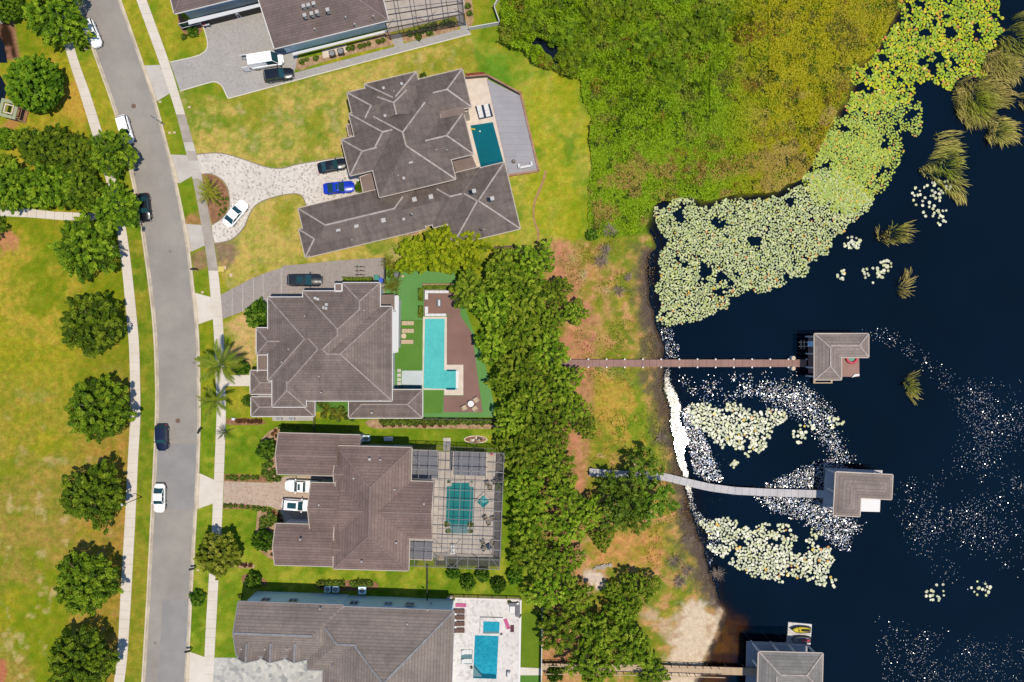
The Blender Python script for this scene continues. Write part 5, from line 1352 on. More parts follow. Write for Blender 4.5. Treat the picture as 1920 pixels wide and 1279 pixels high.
# house 2 deck things
so = thing('lounge_mat', 'dark navy mat under two white loungers beside the teal pool', 'outdoor rug', P(908, 210)); k = MB(); k.slab(px_poly([(890.5, 200), (918, 195), (925, 219), (898, 225)]), .0, .13); k.build('mat', M['navy_fabric'], so)
lounger('white lounger on navy mat, nearest the grey roof', (900.5, 210), math.radians(-76), 'white_fabric', z0=.14, L=2.0, W=.75); lounger('white lounger on navy mat, nearest the grey deck', (913.5, 208), math.radians(-76), 'white_fabric', z0=.14, L=2.0, W=.75)
for i, (x, y) in enumerate([(902, 227.5), (910.5, 226), (919, 224)]):
    k = MB(); k.slab([tuple(P(x + a, y + b - a * .2).xy) for a, b in ((-3.4, -3), (3.4, -3), (3.4, 3), (-3.4, 3))], .1, .135); so = k.build('paving_pad', M['travertine']); tag(so, 'cream pad between lounge mat and teal pool', 'paver', 'cream pads at the pool head')
o = thing('outdoor_bench', 'white U shaped bench on the grey deck', 'bench', P(985, 311))
for a, b in (((972, 308), (974, 316)), ((974, 315), (996, 311)), ((996, 304), (997, 311))): k = MB(); k.bar(P(*a, .5), P(*b, .5), .3, .5); k.build('bench_seat', M['white'], o)
o = thing('fire_bowl', 'small dark fire bowl on the grey deck', 'fire pit', P(963, 303)); k = MB(); k.disc(*P(963, 303, .3).xy, .2, .55, .3, 12); k.build('bowl', M['dark'], o); k = MB(); k.disc(*P(963, 303, .3).xy, .55, .57, .2, 12); k.build('coals', M['joint'], o)
o = thing('pool_float', 'yellow pool noodle floating in the teal pool', 'pool float', P(887, 243)); k = MB(); k.tube([P(883, 241, .22), P(887, 242, .24), P(891, 243, .22)], .12, 8); k.build('noodle', M['yellow'], o)
o = thing('pool_float', 'tiny white chlorine float in the teal pool', 'pool float', P(900, 247)); k = MB(); k.disc(*P(900, 247).xy, .12, .25, .13, 10); k.build('float_body', M['white'], o)
# A/C units
def ac(label, px, rz, m='vent', r=.42, sz=.95, group=None, hz=.9):
    o = thing('air_conditioner', label, 'air conditioner', P(*px, .8), rz, group); o.location.z = 0; ORG[o.name] = o.location.copy()
    k = MB(); k.box(0, 0, hz / 2, sz, sz, hz); k.build('housing', M[m], o, local=True); k = MB(); k.disc(0, 0, hz, hz + .02, r, 18); k.build('fan_grille', M['metal'], o, local=True)
    k = MB(); k.disc(0, 0, hz + .02, hz + .035, r * .3, 10); k.box(0, 0, hz + .028, r * 1.9, .05, .012); k.box(0, 0, hz + .03, .05, r * 1.9, .012); k.build('fan', M['frame_grey'], o, local=True)
    return o
ac('white air conditioner left of the pair below grey roof', (750, 436), .23); ac('white air conditioner right of the pair below grey roof', (771, 432), .23)
ac('dark air conditioner left of the pair by the top house path', (622.5, 100), .23, 'frame_dark'); ac('dark air conditioner right of the pair by the top house path', (638.5, 96), .23, 'frame_dark')
ac('white round fan unit under the middle house eave', (522, 783), 0); ac('white unit beside the round fan unit', (546, 783), 0)
ac('blue grey air conditioner in shade, first of a pair by the bottom house', (614, 1105), 0, 'shade_blue_wall'); ac('blue grey air conditioner in shade, second of a pair by the bottom house', (629, 1105), 0, 'shade_blue_wall'); ac('wide unit in shade beside the bottom house wall', (679, 1107), 0, 'shade_blue_wall', sz=1.2)
ac('unit in the shaded gap above the brown roof', (687, 822), 0, 'shade_blue_wall')
o = thing('storage_box', 'pale rounded box in the shade above the brown roof', 'storage box', P(728, 823, .6)); k = MB(); k.box(*P(728, 823, .6).xy, .3, 1.4, .6, .6); k.build('box_body', M['white'], o); k = MB(); k.box(*P(728, 823, .6).xy, .63, 1.45, .65, .06); k.build('lid', M['white'], o)
flat('equipment_pad', [(604, 95), (650, 83), (651, 98), (606, 110)], .06, M['travertine']); flat('equipment_pad', [(735, 430), (784, 420), (786, 440), (738, 444)], .05, M['mulch_pale'])
flat('equipment_pad', [(511, 778), (588, 778), (588, 789), (511, 789)], .05, M['walk_paver'])
# bottom deck furniture
for i, (y, s_) in enumerate(((1146, 'topmost'), (1157.5, 'second'), (1169.5, 'third'), (1182, 'lowest'))):
    lounger('brown wicker lounger, %s of four against the grey roof' % s_, (859, y), 0, 'brown_fabric', L=2.1, W=.74, rail='brown_fabric')
    o = thing('rolled_towel', 'white towel on the %s brown lounger' % s_, 'towel', P(849, y, .6)); o.location.z = .7; ORG[o.name] = o.location.copy(); k = MB(); k.box(0, 0, .05, .42, .36, .1, .3); k.build('towel_cloth', M['white_fabric'], o, local=True)
for y, nm in ((1152, 'first'), (1163.5, 'second'), (1176.5, 'third')): round_table('small white side table, %s from the top between brown loungers' % nm, (854, y), .18, .09, 'white', .42)
def mat_(label, px, rz, m, L=1.75, W=.6):
    o = thing('foam_mat', label, 'pool mat', P(*px, .1), rz); o.location.z = .09; ORG[o.name] = o.location.copy(); k = MB(); k.box(0, 0, .05, L, W, .08); k.build('mat', M[m], o, local=True); k = MB(); k.box(L * .42, 0, .12, L * .1, W, .06); k.build('pillow', M[m], o, local=True)
mat_('pink foam mat above the brown loungers', (864, 1134.5), -.03, 'pink_fabric'); mat_('pink foam mat tilted beside the small spa', (950.5, 1170), math.radians(-68), 'pink_fabric'); mat_('plum striped mat beside the tilted pink mat', (960.5, 1178.5), math.radians(-90), 'plum_fabric', 1.15, .6)
for y, nm in ((1223, 'upper'), (1240, 'lower')):
    lounger('white %s float lounger on the shallow sun shelf' % nm, (875, y), 0, 'white_fabric', L=1.7, W=.72, z0=-.08)
sofa('grey corner sofa with white pillow on the white deck', [((954, 1129), (975, 1135)), ((967, 1135.3), (975, 1155))], 'grey_fabric', .09)
o = thing('coffee_table', 'white square coffee table beside the grey sofa', 'table', P(960, 1144, .4)); k = MB(); k.box(*P(960.5, 1143.5, .4).xy, .4, .85, 1.1, .06); k.build('tabletop', M['white'], o); k = MB(); k.box(*P(960.5, 1143.5, .4).xy, .23, .6, .8, .28); k.build('base', M['metal'], o)
o = thing('throw_pillow', 'white pillow on the grey corner sofa', 'pillow', P(971, 1132, .6)); k = MB(); k.box(*P(971, 1132, .6).xy, .56, .4, .3, .14, .4); k.build('pillow_case', M['white_fabric'], o)
drum('fire_bowl', 'black bowl beside the small spa', 'fire pit', (940, 1189), .09, .5, .2, 'dark'); drum('fire_bowl', 'black bowl below the shallow sun shelf', 'fire pit', (884, 1252.5), .09, .5, .2, 'dark')
drum('planter_pot', 'black urn planter beside the grey roof corner', 'planter', (846, 1227), .09, .6, .28, 'dark'); drum('planter_pot', 'slim planter by the corner of the shade blue wall', 'planter', (846, 1120), .09, .6, .3, 'metal')
o = thing('grill_cart', 'white grill cart outlined in grey on the white deck', 'grill', P(954, 1267, .8)); k = MB(); k.box(*P(954, 1267, .8).xy, .5, .55, 1.1, .85); k.build('cart_body', M['white'], o); k = MB(); k.box(*P(954, 1267, .8).xy, .96, .45, .8, .1); k.build('grill_lid', M['white_fabric'], o)
# caged pool furniture
for i, (x, y, r) in enumerate(((914, 905, 20), (926, 904, 200), (919, 914, 90), (910, 970, 30), (923, 972, 190), (916, 980, 100), (906, 1016, 20), (924, 1017, 160), (907, 1028, 60))):
    chair('grey sling chair of the %s set under the cage' % ('top', 'middle', 'bottom')[i // 3], (x, y), math.radians(r), 'taupe_paver' if False else 'joint', .05, ('grey chairs of the top set', 'grey chairs of the middle set', 'grey chairs of the bottom set')[i // 3], .62, 'sling_chair', 'rubber')
o = thing('square_table', 'navy square table at the bottom corner of the cage', 'table', P(917, 1024, .7)); k = MB(); k.box(*P(917, 1025.5, .7).xy, .75, .8, .8, .05, .5); k.build('tabletop', M['navy_fabric'], o); k = MB(); k.box(*P(917, 1025.5, .7).xy, .39, .1, .1, .68); k.build('pedestal', M['metal'], o)
o = thing('outdoor_couch', 'white couch near the bottom of the caged deck', 'couch', P(849, 1030, .4)); k = MB(); k.box(*P(849, 1029, .4).xy, .3, .75, 1.5, .45); k.build('seat', M['white_fabric'], o); k = MB(); k.box(*P(849, 1037, .6).xy, .45, .8, .3, .7); k.build('backrest', M['white_fabric'], o)
o = thing('doormat', 'beige mat in the shaded lower strip of the cage', 'doormat', P(826, 1046)); k = MB(); k.box(*P(826, 1046).xy, .07, 1.1, .8, .04); k.build('mat', M['utility_beige'], o)
drum('lantern', 'red lantern in the top corner of the caged deck', 'lantern', (922, 852), .05, .5, .22, 'red')
# rock garden oval above the cage
o = thing('rock_garden', 'oval bed of pale stones with cream edging above the cage', 'rock garden', P(892, 824)); ov = [(892 + 22 * math.cos(t), 824 + 7.5 * math.sin(t)) for t in np.linspace(0, 6.283, 25)[:-1]]
k = MB(); k.slab(px_poly(ov), 0, .12); k.build('edging', M['travertine'], o); k = MB(); k.slab(px_poly([(892 + (x - 892) * .9, 824 + (y - 824) * .78) for x, y in ov]), .05, .14); k.build('soil', M['mulch'], o)
for i in range(26):
    t = rnd.random() * 6.28; q = math.sqrt(rnd.random()) * .8; p = P(892 + 20 * q * math.cos(t), 824 + 5.5 * q * math.sin(t)); s_ = rnd.uniform(.1, .28); k = MB(); k.slab([(p.x + s_ * math.cos(a) * rnd.uniform(.7, 1.1), p.y + s_ * math.sin(a) * rnd.uniform(.7, 1.1)) for a in np.linspace(0, 5.3, 6)], .1, .1 + s_); k.build('stone', M[rnd.choice(['concrete', 'concrete_worn', 'terracotta', 'piling'])], o)
# bicycles
def bicycle(label, px, rz, m):
    o = thing('bicycle', label, 'bicycle', P(*px, .5), rz); o.location.z = .055; ORG[o.name] = o.location.copy()
    for x_ in (-.52, .52):
        k = MB(); pts = [(x_ + .33 * math.cos(t), 0, .34 + .33 * math.sin(t)) for t in np.linspace(0, 2 * math.pi, 15)]; k.tube(pts, .03, 5); k.build('wheel', M['rubber'], o, local=True)
    k = MB()
    for a, b in (((-.52, 0, .34), (-.1, 0, .38)), ((-.1, 0, .38), (.38, 0, .72)), ((-.52, 0, .34), (-.2, 0, .8)), ((-.2, 0, .8), (.36, 0, .8)), ((-.1, 0, .38), (-.2, 0, .85)), ((.52, 0, .34), (.38, 0, .9))): k.tube([a, b], .03, 6)
    k.build('frame', m, o, local=True)
    k = MB(); k.tube([(.34, -.3, .95), (.38, 0, .97), (.34, .3, .95)], .03, 6); k.build('handlebar', M['rubber'], o, local=True)
    k = MB(); k.box(-.22, 0, .88, .28, .16, .07); k.build('saddle', M['rubber'], o, local=True); return o
bicycle('pale teal bicycle, topmost of three on the taupe driveway', (675, 500.5), math.pi, M['teal_plastic']); bicycle('reddish bicycle, middle of three on the taupe driveway', (675, 508), math.pi, M['terracotta']); bicycle('dark bicycle, lowest of three on the taupe driveway', (675, 515.5), math.pi, M['dark'])
o = thing('barbecue_grill', 'small grey barbecue on the green turf with black side shelf', 'grill', P(745, 516, .8)); k = MB(); k.disc(*P(743, 515.5, .8).xy, .1, .85, .42, 14); k.build('kettle', M['grey_fabric'], o); k = MB(); k.box(*P(749, 515, .9).xy, .88, .25, 1.1, .05, -.3); k.build('side_shelf', M['dark'], o); k = MB(); k.disc(*P(755, 518, .5).xy, .05, .5, .2, 10); k.build('gas_bottle', M['utility_beige'], o)
o = thing('hedge_planter', 'long clipped hedge along the middle house top wall', 'hedge', P(670, 524))
o = thing('waste_bin', 'teal wheeled bin by the middle house corner', 'bin', P(705, 520, 1)); k = MB(); k.box(*P(706, 520.5, 1).xy, .5, .7, .8, 1.0); k.build('bin_body', M['teal_plastic'], o); k = MB(); k.box(*P(706, 520.5, 1).xy, 1.03, .75, .85, .07); k.build('lid', M['teal_plastic'], o)
o = thing('waste_bin', 'blue wheeled bin beside the teal bin', 'bin', P(714, 525, 1)); k = MB(); k.box(*P(714, 526, 1).xy, .5, .6, .75, 1.0); k.build('bin_body', mat('blue_bin', (.01, .05, .3), .5), o); k = MB(); k.box(*P(714, 526, 1).xy, 1.03, .65, .8, .07); k.build('lid', mat('blue_bin_lid', (.02, .08, .4), .5), o)
bpy.data.objects.remove(bpy.data.objects['hedge_planter'])
o = thing('mobility_scooter', 'small white scooter outside the open garage', 'scooter', P(388, 47, .5), .2); k = MB(); k.box(0, 0, .35, 1.1, .5, .3); k.build('deck', M['white'], o, local=True); k = MB(); k.box(-.3, 0, .65, .4, .42, .3); k.build('seat', M['red'], o, local=True); k = MB(); k.bar((.5, 0, .3), (.4, 0, 1.0), .08); k.bar((.4, -.3, 1.0), (.4, .3, 1.0), .06); k.build('steering_column', M['rubber'], o, local=True)
for x_, y_ in ((-.35, .28), (-.35, -.28), (.45, .22), (.45, -.22)): k = MB(); k.tube([(x_, y_ - .05, .14), (x_, y_ + .05, .14)], .14, 10); k.build('wheel', M['rubber'], o, local=True)

# street furniture
def lamp(label, base, rz, hgt=4.6):
    o = thing('street_lamp', label, 'street lamp', P(*base, 0), rz)
    k = MB(); k.tube([(0, 0, 0), (0, 0, .5), (0, 0, hgt)], [.14, .06, .05], 10); k.build('pole', M['dark' if base[0] == 265 else 'metal'], o, local=True)
    k = MB(); k.tube([(0, 0, hgt - .3), (-.35, 0, hgt), (-.8, 0, hgt - .05)], .04, 6); k.build('arm', M['dark'], o, local=True)
    k = MB(); k.tube([(-.8, 0, hgt - .02), (-.8, 0, hgt - .12), (-.8, 0, hgt - .2)], [.08, .2, .17], 14); k.build('lamp_head', M['white' if base[0] == 265 else 'metal'], o, local=True)
lamp('street lamp by the park sidewalk near the fourth street tree', (265, 932), math.radians(20)); lamp('street lamp by the park sidewalk under the topmost tree', (147, 88), math.radians(-30)); lamp('street lamp beside the park sidewalk above the path junction', (240, 470), 0); lamp('street lamp at the kerb left of the top lawn', (308, 233), math.radians(150))
def mailbox(label, base, rz=0):
    o = thing('mailbox', label, 'mailbox', P(*base, 0), rz)
    k = MB(); k.box(0, 0, .55, .14, .14, 1.1); k.bar((0, 0, 1.02), (-.5, 0, 1.02), .1); k.build('post', M['dark'], o, local=True)
    k = MB(); k.box(-.45, 0, 1.2, .62, .3, .28); k.box(.0, 0, 1.2, .2, .3, .2); k.build('letter_box', M['dark'], o, local=True)
mailbox('black mailbox on the kerb beside the bare verge patch', (372, 506), 0); mailbox('black mailbox on the kerb below the leafy tree', (369, 1062), .2); mailbox('black mailbox above the bottom driveway apron', (361, 1215), .2); mailbox('slim black mailbox on the kerb near the dark palm', (380, 803), 1.2)
for (x, y), lab in (((250.5, 199), 'rusty manhole cover in the road near the top'), ((333.5, 789), 'rusty manhole cover in the road beside the navy car')):
    k = MB(); k.disc(*P(x, y).xy, 0.0, .016, .40, 20); c_ = k.build('manhole_cover', M['manhole']); tag(c_, lab, 'manhole cover')
def ubox(name, label, px, sx, sy, hz, m, rz=0):
    o = thing(name, label, 'utility box', P(*px, hz), rz); o.location.z = 0; ORG[o.name] = o.location.copy()
    k = MB(); k.box(0, 0, hz / 2, sx, sy, hz); k.build('box_body', M[m], o, local=True); k = MB(); k.box(0, 0, hz + .02, sx * .9, sy * .9, .04); k.build('lid', M[m], o, local=True)
ubox('utility_cabinet', 'yellow utility cabinet on the lawn by the sidewalk', (414.5, 504.5), 1.0, .9, .7, 'utility_yellow'); ubox('utility_cabinet', 'slim pale cabinet behind the yellow utility cabinet', (422, 502), .35, .6, .6, 'utility_beige'); ubox('meter_box', 'square beige ground box near the yellow cabinet', (433, 516), .5, .6, .12, 'utility_beige')
for (x, y), lab in (((300, 191), 'flat beige cover beside the top driveway apron'), ((318, 249), 'left one of two small covers on the upper verge'), ((327, 248.5), 'right one of two small covers on the upper verge'), ((379.5, 548), 'small beige cover above the middle apron'), ((371, 1069), 'small beige cover below the black mailbox'), ((161, 92), 'small round cover on the verge beside the white SUV'), ((355, 201), 'small grey cover on the front lawn edge')):
    ubox('meter_box', lab, (x, y), .45, .35, .06, 'utility_beige')
ubox('mulch_bed_light', 'small white box in the narrow mulch bed', (437, 786), .5, .4, .5, 'white')
# park pavilion frame at the left edge
o = thing('park_pavilion', 'sage framed square pavilion with cream inner frame by dark water', 'pavilion', P(15, 206)); c_, a_ = P(15.5, 204, 2.8), math.radians(-14)
def ring_(c_, ro, ri, z0, z1, a_, name, m, par):
    k = MB()
    for i in range(4):
        an = a_ + i * math.pi / 2; wd = ro - ri; mid = (ro + ri) / 2
        k.box(c_.x + math.cos(an) * mid, c_.y + math.sin(an) * mid, (z0 + z1) / 2 + i * .004, wd, 2 * ro - (wd * 2 + .01 if i % 2 else 0), z1 - z0, an)
    k.build(name, m, par)
ring_(c_, 1.45, .95, 2.6, 2.8, a_, 'roof_frame', mat('sage_paint', A(170, 176, 140), .7), o); ring_(c_, .75, .58, 2.5, 2.75, a_, 'inner_frame', M['travertine'], o)
for i in range(4):
    an = a_ + math.pi / 4 + i * math.pi / 2; k = MB(); k.box(c_.x + math.cos(an) * 1.7, c_.y + math.sin(an) * 1.7, 1.28, .2, .2, 2.56, a_); k.build('post', M['utility_beige'], o)
k = MB(); k.box(c_.x, c_.y, .1, 2.6, 2.6, .2, a_); k.build('floor_slab', M['mulch'], o)
flat('park_pond', [(-90, 62), (-5, 60), (8, 84), (14, 118), (-90, 118)], .02, M['pond']); flat('park_pond', [(-90, 140), (0, 140), (14, 165), (8, 190), (0, 222), (-90, 230)], .02, M['pond'])
k = MB(); k.disc(*P(3, 43.5).xy, 0, .5, .16, 10); c_ = k.build('bollard', M['white']); tag(c_, 'white bollard at the left edge beside the dark bed', 'bollard')

# fences
def fence(label, pts, m, hgt=1.3, sp=2.2, solid=False, z0=0, name='fence'):
    o = thing(name, label, 'fence', P(*pts[0], 0)); q = [P(x, y, hgt) for x, y in pts]
    for a, b in zip(q[:-1], q[1:]):
        k = MB(); k.bar((a.x, a.y, hgt - .05), (b.x, b.y, hgt - .05), .1, .1)
        if solid: k.bar((a.x, a.y, hgt / 2), (b.x, b.y, hgt / 2), .08, hgt * .95, up=(0, 0, 1))
        else:
            k.bar((a.x, a.y, .2), (b.x, b.y, .2), .05, .06); n = int((b - a).length / .16)
            for i in range(n): p = a.lerp(b, i / max(n, 1)); k.bar((p.x, p.y, .15), (p.x, p.y, hgt - .08), .02)
        k.build('rail_panel', M[m], o)
        n = max(1, int((b - a).length / sp))
        for i in range(n + 1):
            p = a.lerp(b, i / n); k = MB(); k.box(p.x, p.y, hgt / 2, .12, .12, hgt + .1); k.build('post', M[m], o)
    return o
fence('white solid fence round the small lawn at the top', [(880, 51), (937, 41), (926, 10), (940, -14)], 'white', 1.2, 2.4, True)
fence('thin black fence between lawns by the cage corner', [(801, 1064), (801, 1130)], 'dark', 1.3); fence('thin black fence above the brown garage roof', [(588, 782), (588, 812)], 'dark', 1.3)
fence('thin black fence along the hedge above the cage', [(795, 786), (935, 788)], 'dark', 1.3)
fence('white wall fence along the lawn below the grove', [(1017, 1140), (1015, 1279), (1014, 1345)], 'white', 1.5, 3.0, True)
fence('thin dark fence at the top of the white deck', [(843, 1120), (976, 1124)], 'terracotta', 1.2); fence('dark fence along the dirt edge behind the grey roofed house', [(920, 464), (985, 460)], 'frame_dark', 1.2)
fence('short dark fence at the end of the taupe driveway', [(721, 484), (721, 530)], 'frame_dark', 1.4, 2.4, True)
# ------------------------------------------------------------------ vegetation
def leaf_quads(c, nrm, size, rg, aspect=1.0, dirv=None):
    """c (N,3) centres, nrm (N,3) normals, size (N,) -> verts, faces"""
    N = len(c); nrm = nrm / (np.linalg.norm(nrm, axis=1, keepdims=True) + 1e-9)
    if dirv is None: dirv = rg.normal(size=(N, 3))
    u = np.cross(nrm, dirv); u /= (np.linalg.norm(u, axis=1, keepdims=True) + 1e-9); v = np.cross(nrm, u)
    s_ = size[:, None]; a = u * s_ * .5; b = v * s_ * .5 * aspect
    V = np.stack([c - b, c + a * .8, c + b, c - a * .8], 1).reshape(-1, 3); Fc = np.arange(N * 4).reshape(N, 4)
    return V, Fc
DK, MD, LT, YL = np.array(A(74, 108, 14)), np.array(A(130, 164, 20)), np.array(A(190, 208, 54)), np.array(A(168, 176, 50))
def crown_mesh(seed, R0, hgt, nclump, nleaf, leaf=.36, spread=(1.0, .55), base=None, tone=0.5, ragged=.18, z0=2.6, flatten=1.0, dk=DK, md=MD, lt=LT, core=True, elong=1.7, aspect=1.0, hv=(.62, .48), fill=.28):
    rg = np.random.default_rng(seed); Cn = []; Vc = []
    ph = rg.random(4) * 6.28; am = rg.random(4)
    def rad(a): return R0 * (1 + ragged * (am[0] * np.sin(3 * a + ph[0]) + am[1] * np.sin(5 * a + ph[1]) + .7 * am[2] * np.sin(8 * a + ph[2])))
    cs = []; 
    for i in range(nclump):
        a = i * 2.39996 + rg.normal() * .25; f = math.sqrt((i + .5) / nclump) * (0.90 + .14 * rg.random()); r = rad(a) * f
        top = z0 + hgt * math.sqrt(max(0.02, 1 - (f * .93) ** 2)) * (hv[0] + hv[1] * rg.random()) * flatten
        cs.append((r * math.cos(a), r * math.sin(a), top, a, f))
    V_, F_, K_ = [], [], []; off = 0
    for (x_, y_, z_, a, f) in cs:
        n = int(nleaf * (.75 + .5 * rg.random())); e = rg.normal(size=(n, 3)); e /= np.linalg.norm(e, axis=1, keepdims=True); e *= rg.random((n, 1)) ** .45
        lo = R0 / math.sqrt(nclump) * 1.05 * spread[0]; ea = elong if f > .45 else 1.15
        a2 = a + rg.normal() * .7; d = np.array([math.cos(a2), math.sin(a2), .10]); t = np.array([-math.sin(a2), math.cos(a2), 0]); up = np.array([0, 0, 1.0])
        off3 = e[:, :1] * d * lo * ea * .75 + e[:, 1:2] * t * lo * .62 + e[:, 2:3] * up * lo * spread[1]
        off3[:, 2] -= np.abs(e[:, 1]) * lo * .25 + np.maximum(e[:, 0], 0) * lo * .25 * f
        c = np.array([x_, y_, z_]) + off3
        nn = rg.normal(size=(n, 3)) * .75 + up * .75 + off3 / lo * .6
        dv = d[None] + rg.normal(size=(n, 3)) * .9
        v, fc = leaf_quads(c, nn, leaf * (.6 + .8 * rg.random(n)), rg, 1.0, None) if aspect == 1 else leaf_quads(c, nn, leaf * (.6 + .8 * rg.random(n)), rg, aspect, dv)
        cl = rg.random() * .75 + .12; k = np.clip(cl + rg.normal(size=n) * .22 + (tone - .5), 0, 1)[:, None]
        colr = np.where(k < .5, dk + (md - dk) * k * 2, md + (lt - md) * (k - .5) * 2)
        V_.append(v); F_.append(fc + off); K_.append(np.repeat(colr, 4, 0)); off += len(v)
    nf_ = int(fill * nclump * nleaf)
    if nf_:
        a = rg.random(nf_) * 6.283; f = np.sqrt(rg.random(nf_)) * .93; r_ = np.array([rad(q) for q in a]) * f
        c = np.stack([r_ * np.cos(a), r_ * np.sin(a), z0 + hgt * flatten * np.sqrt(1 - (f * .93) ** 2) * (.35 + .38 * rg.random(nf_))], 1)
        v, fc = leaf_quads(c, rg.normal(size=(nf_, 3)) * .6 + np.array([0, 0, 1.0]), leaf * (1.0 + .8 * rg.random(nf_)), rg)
        V_.append(v); F_.append(fc + off); K_.append(np.repeat(dk * .8 + (md - dk) * rg.random((nf_, 1)) * .5, 4, 0))  # inner leaves coloured darker, shade of the crown gaps put in
    return np.concatenate(V_), np.concatenate(F_), np.concatenate(K_), cs
def trunk_mesh(seed, cs, hgt, r=.22, m='bark', n=8):
    rg = random.Random(seed); k = MB(); k.tube([(0, 0, -.05), (0, 0, .5), (.1 * rg.random(), .1, hgt * .45)], [r * 1.3, r, r * .8], 8)
    pick = cs[::max(1, len(cs) // n)]
    for (x_, y_, z_, a, f) in pick:
        k.tube([(0, 0, hgt * .40), (x_ * .4, y_ * .4, hgt * .4 + (z_ - hgt * .4) * .55), (x_ * .92, y_ * .92, z_ - .1)], [r * .55, r * .32, r * .14], 5)
    return k.mesh('trunk', M[m], True)
VARS = {}
def variant(key, n, **kw):
    L = []
    for i in range(n):
        a = dict(kw); V, Fc, K, cs = crown_mesh(hash(key) % 1000 if False else sum(map(ord, key)) * 7 + i * 13, **a)
        me = np_mesh('crown', V, Fc, M[kw_m.get(key, 'leaf')], K)
        L.append((me, trunk_mesh(i + 5, cs, a['z0'] + a['hgt'], a['R0'] * .045)))
    VARS[key] = (L, kw['R0'])
kw_m = {'bamboo': 'leaf_soft', 'shrub': 'leaf_soft', 'marsh': 'leaf_soft'}
variant('oak', 6, R0=5.2, hgt=4.4, nclump=135, nleaf=170, leaf=.19, z0=2.4, tone=.46, ragged=.15, elong=1.7, spread=(1.12, .5), aspect=2.2)
variant('grove', 7, R0=4.6, hgt=4.6, nclump=110, nleaf=150, leaf=.20, z0=3.0, tone=.55, ragged=.26, elong=1.6, spread=(1.06, .5), aspect=2.0, fill=.14, dk=np.array(A(82, 120, 12)), md=np.array(A(140, 174, 22)), lt=np.array(A(206, 220, 70)))
variant('dense', 2, R0=5.0, hgt=5.0, nclump=190, nleaf=120, leaf=.30, z0=1.6, tone=.58, ragged=.03, elong=1.0, spread=(1.15, .6), hv=(.88, .16), dk=np.array(A(80, 124, 14)), md=np.array(A(120, 164, 16)), lt=np.array(A(160, 190, 40)))
variant('sparse', 3, fill=.1, R0=4.0, hgt=4.5, nclump=26, nleaf=110, leaf=.30, z0=3.6, tone=.50, ragged=.3, elong=1.9, spread=(.95, .5), aspect=2.0, dk=np.array(A(90, 124, 20)), md=np.array(A(128, 160, 36)), lt=np.array(A(170, 190, 66)))
variant('airy', 1, R0=3.6, hgt=3.2, nclump=80, nleaf=140, leaf=.25, z0=2.0, tone=.55, ragged=.15, elong=1.3, dk=np.array(A(100, 120, 14)), md=np.array(A(156, 168, 30)), lt=np.array(A(214, 212, 90)))
variant('bamboo', 2, R0=4.2, hgt=3.6, nclump=130, nleaf=140, leaf=.20, z0=1.8, tone=.6, ragged=.2, elong=1.4, dk=np.array(A(130, 158, 10)), md=np.array(A(182, 204, 14)), lt=np.array(A(222, 230, 46)), aspect=2.2)
variant('shrub', 3, R0=1.6, hgt=1.3, nclump=18, nleaf=90, leaf=.22, z0=.25, tone=.5, ragged=.1, elong=1.1, dk=np.array(A(66, 108, 12)), md=np.array(A(112, 152, 22)), lt=np.array(A(166, 190, 54)))
variant('marsh', 3, R0=1.6, hgt=1.3, nclump=26, nleaf=110, leaf=.24, z0=.15, tone=.5, ragged=.25, elong=1.6, aspect=2.0, dk=np.array(A(100, 128, 10)), md=np.array(A(136, 166, 14)), lt=np.array(A(180, 198, 40)))
variant('bush', 2, R0=2.0, hgt=1.7, nclump=46, nleaf=130, leaf=.19, z0=.3, tone=.5, ragged=.06, elong=1.1, hv=(.8, .25), dk=np.array(A(56, 100, 10)), md=np.array(A(100, 148, 20)), lt=np.array(A(170, 196, 70)))
variant('round', 2, R0=.6, hgt=.55, nclump=7, nleaf=60, leaf=.16, z0=.1, tone=.5, ragged=.05, elong=1.0, dk=np.array(A(66, 92, 20)), md=np.array(A(110, 136, 34)), lt=np.array(A(150, 164, 60)))
variant('rust', 2, R0=.6, hgt=.45, nclump=6, nleaf=50, leaf=.18, z0=.1, tone=.5, ragged=.1, elong=1.0, dk=np.array(A(84, 50, 30)), md=np.array(A(130, 84, 46)), lt=np.array(A(166, 124, 60)))
TC = [0]
def tree(name, label, cat, px, r_px, key='oak', zc=5.0, group=None, sq=1.0):
    TC[0] += 1; L, R0 = VARS[key]; me, tm = L[TC[0] % len(L)]
    sc = r_px * (.90 if key == 'oak' else .82 if key == 'grove' else 1.0) / S * (H - zc) / H / R0
    p = P(px[0], px[1], zc * sc if key in ('oak', 'grove', 'sparse', 'dense', 'bamboo') else zc)
    o = thing(name, label, cat, (p.x, p.y, 0), rnd.random() * 6.28, group); o.scale = (sc, sc, sc * sq)
    c = bpy.data.objects.new('crown', me); link(c, o); t = bpy.data.objects.new('trunk', tm); link(t, o)
    return o
OAKS = [((155, 463), 66, 'spreading oak just below the path junction, shading the sidewalk'), ((166, 608), 66, 'spreading oak standing alone on the park lawn, second below the path'), ((180, 769), 67, 'spreading oak beside the park sidewalk, opposite the navy car'),
        ((170, 930), 66, 'spreading oak beside the park sidewalk with a lamp at its edge'), ((156, 1095), 66, 'spreading oak on the browner grass, second from the bottom'), ((146, 1246), 70, 'spreading oak at the bottom edge of the park')]
for p_, r_, l_ in OAKS: tree('oak_tree', l_, 'tree', p_, r_, 'oak')
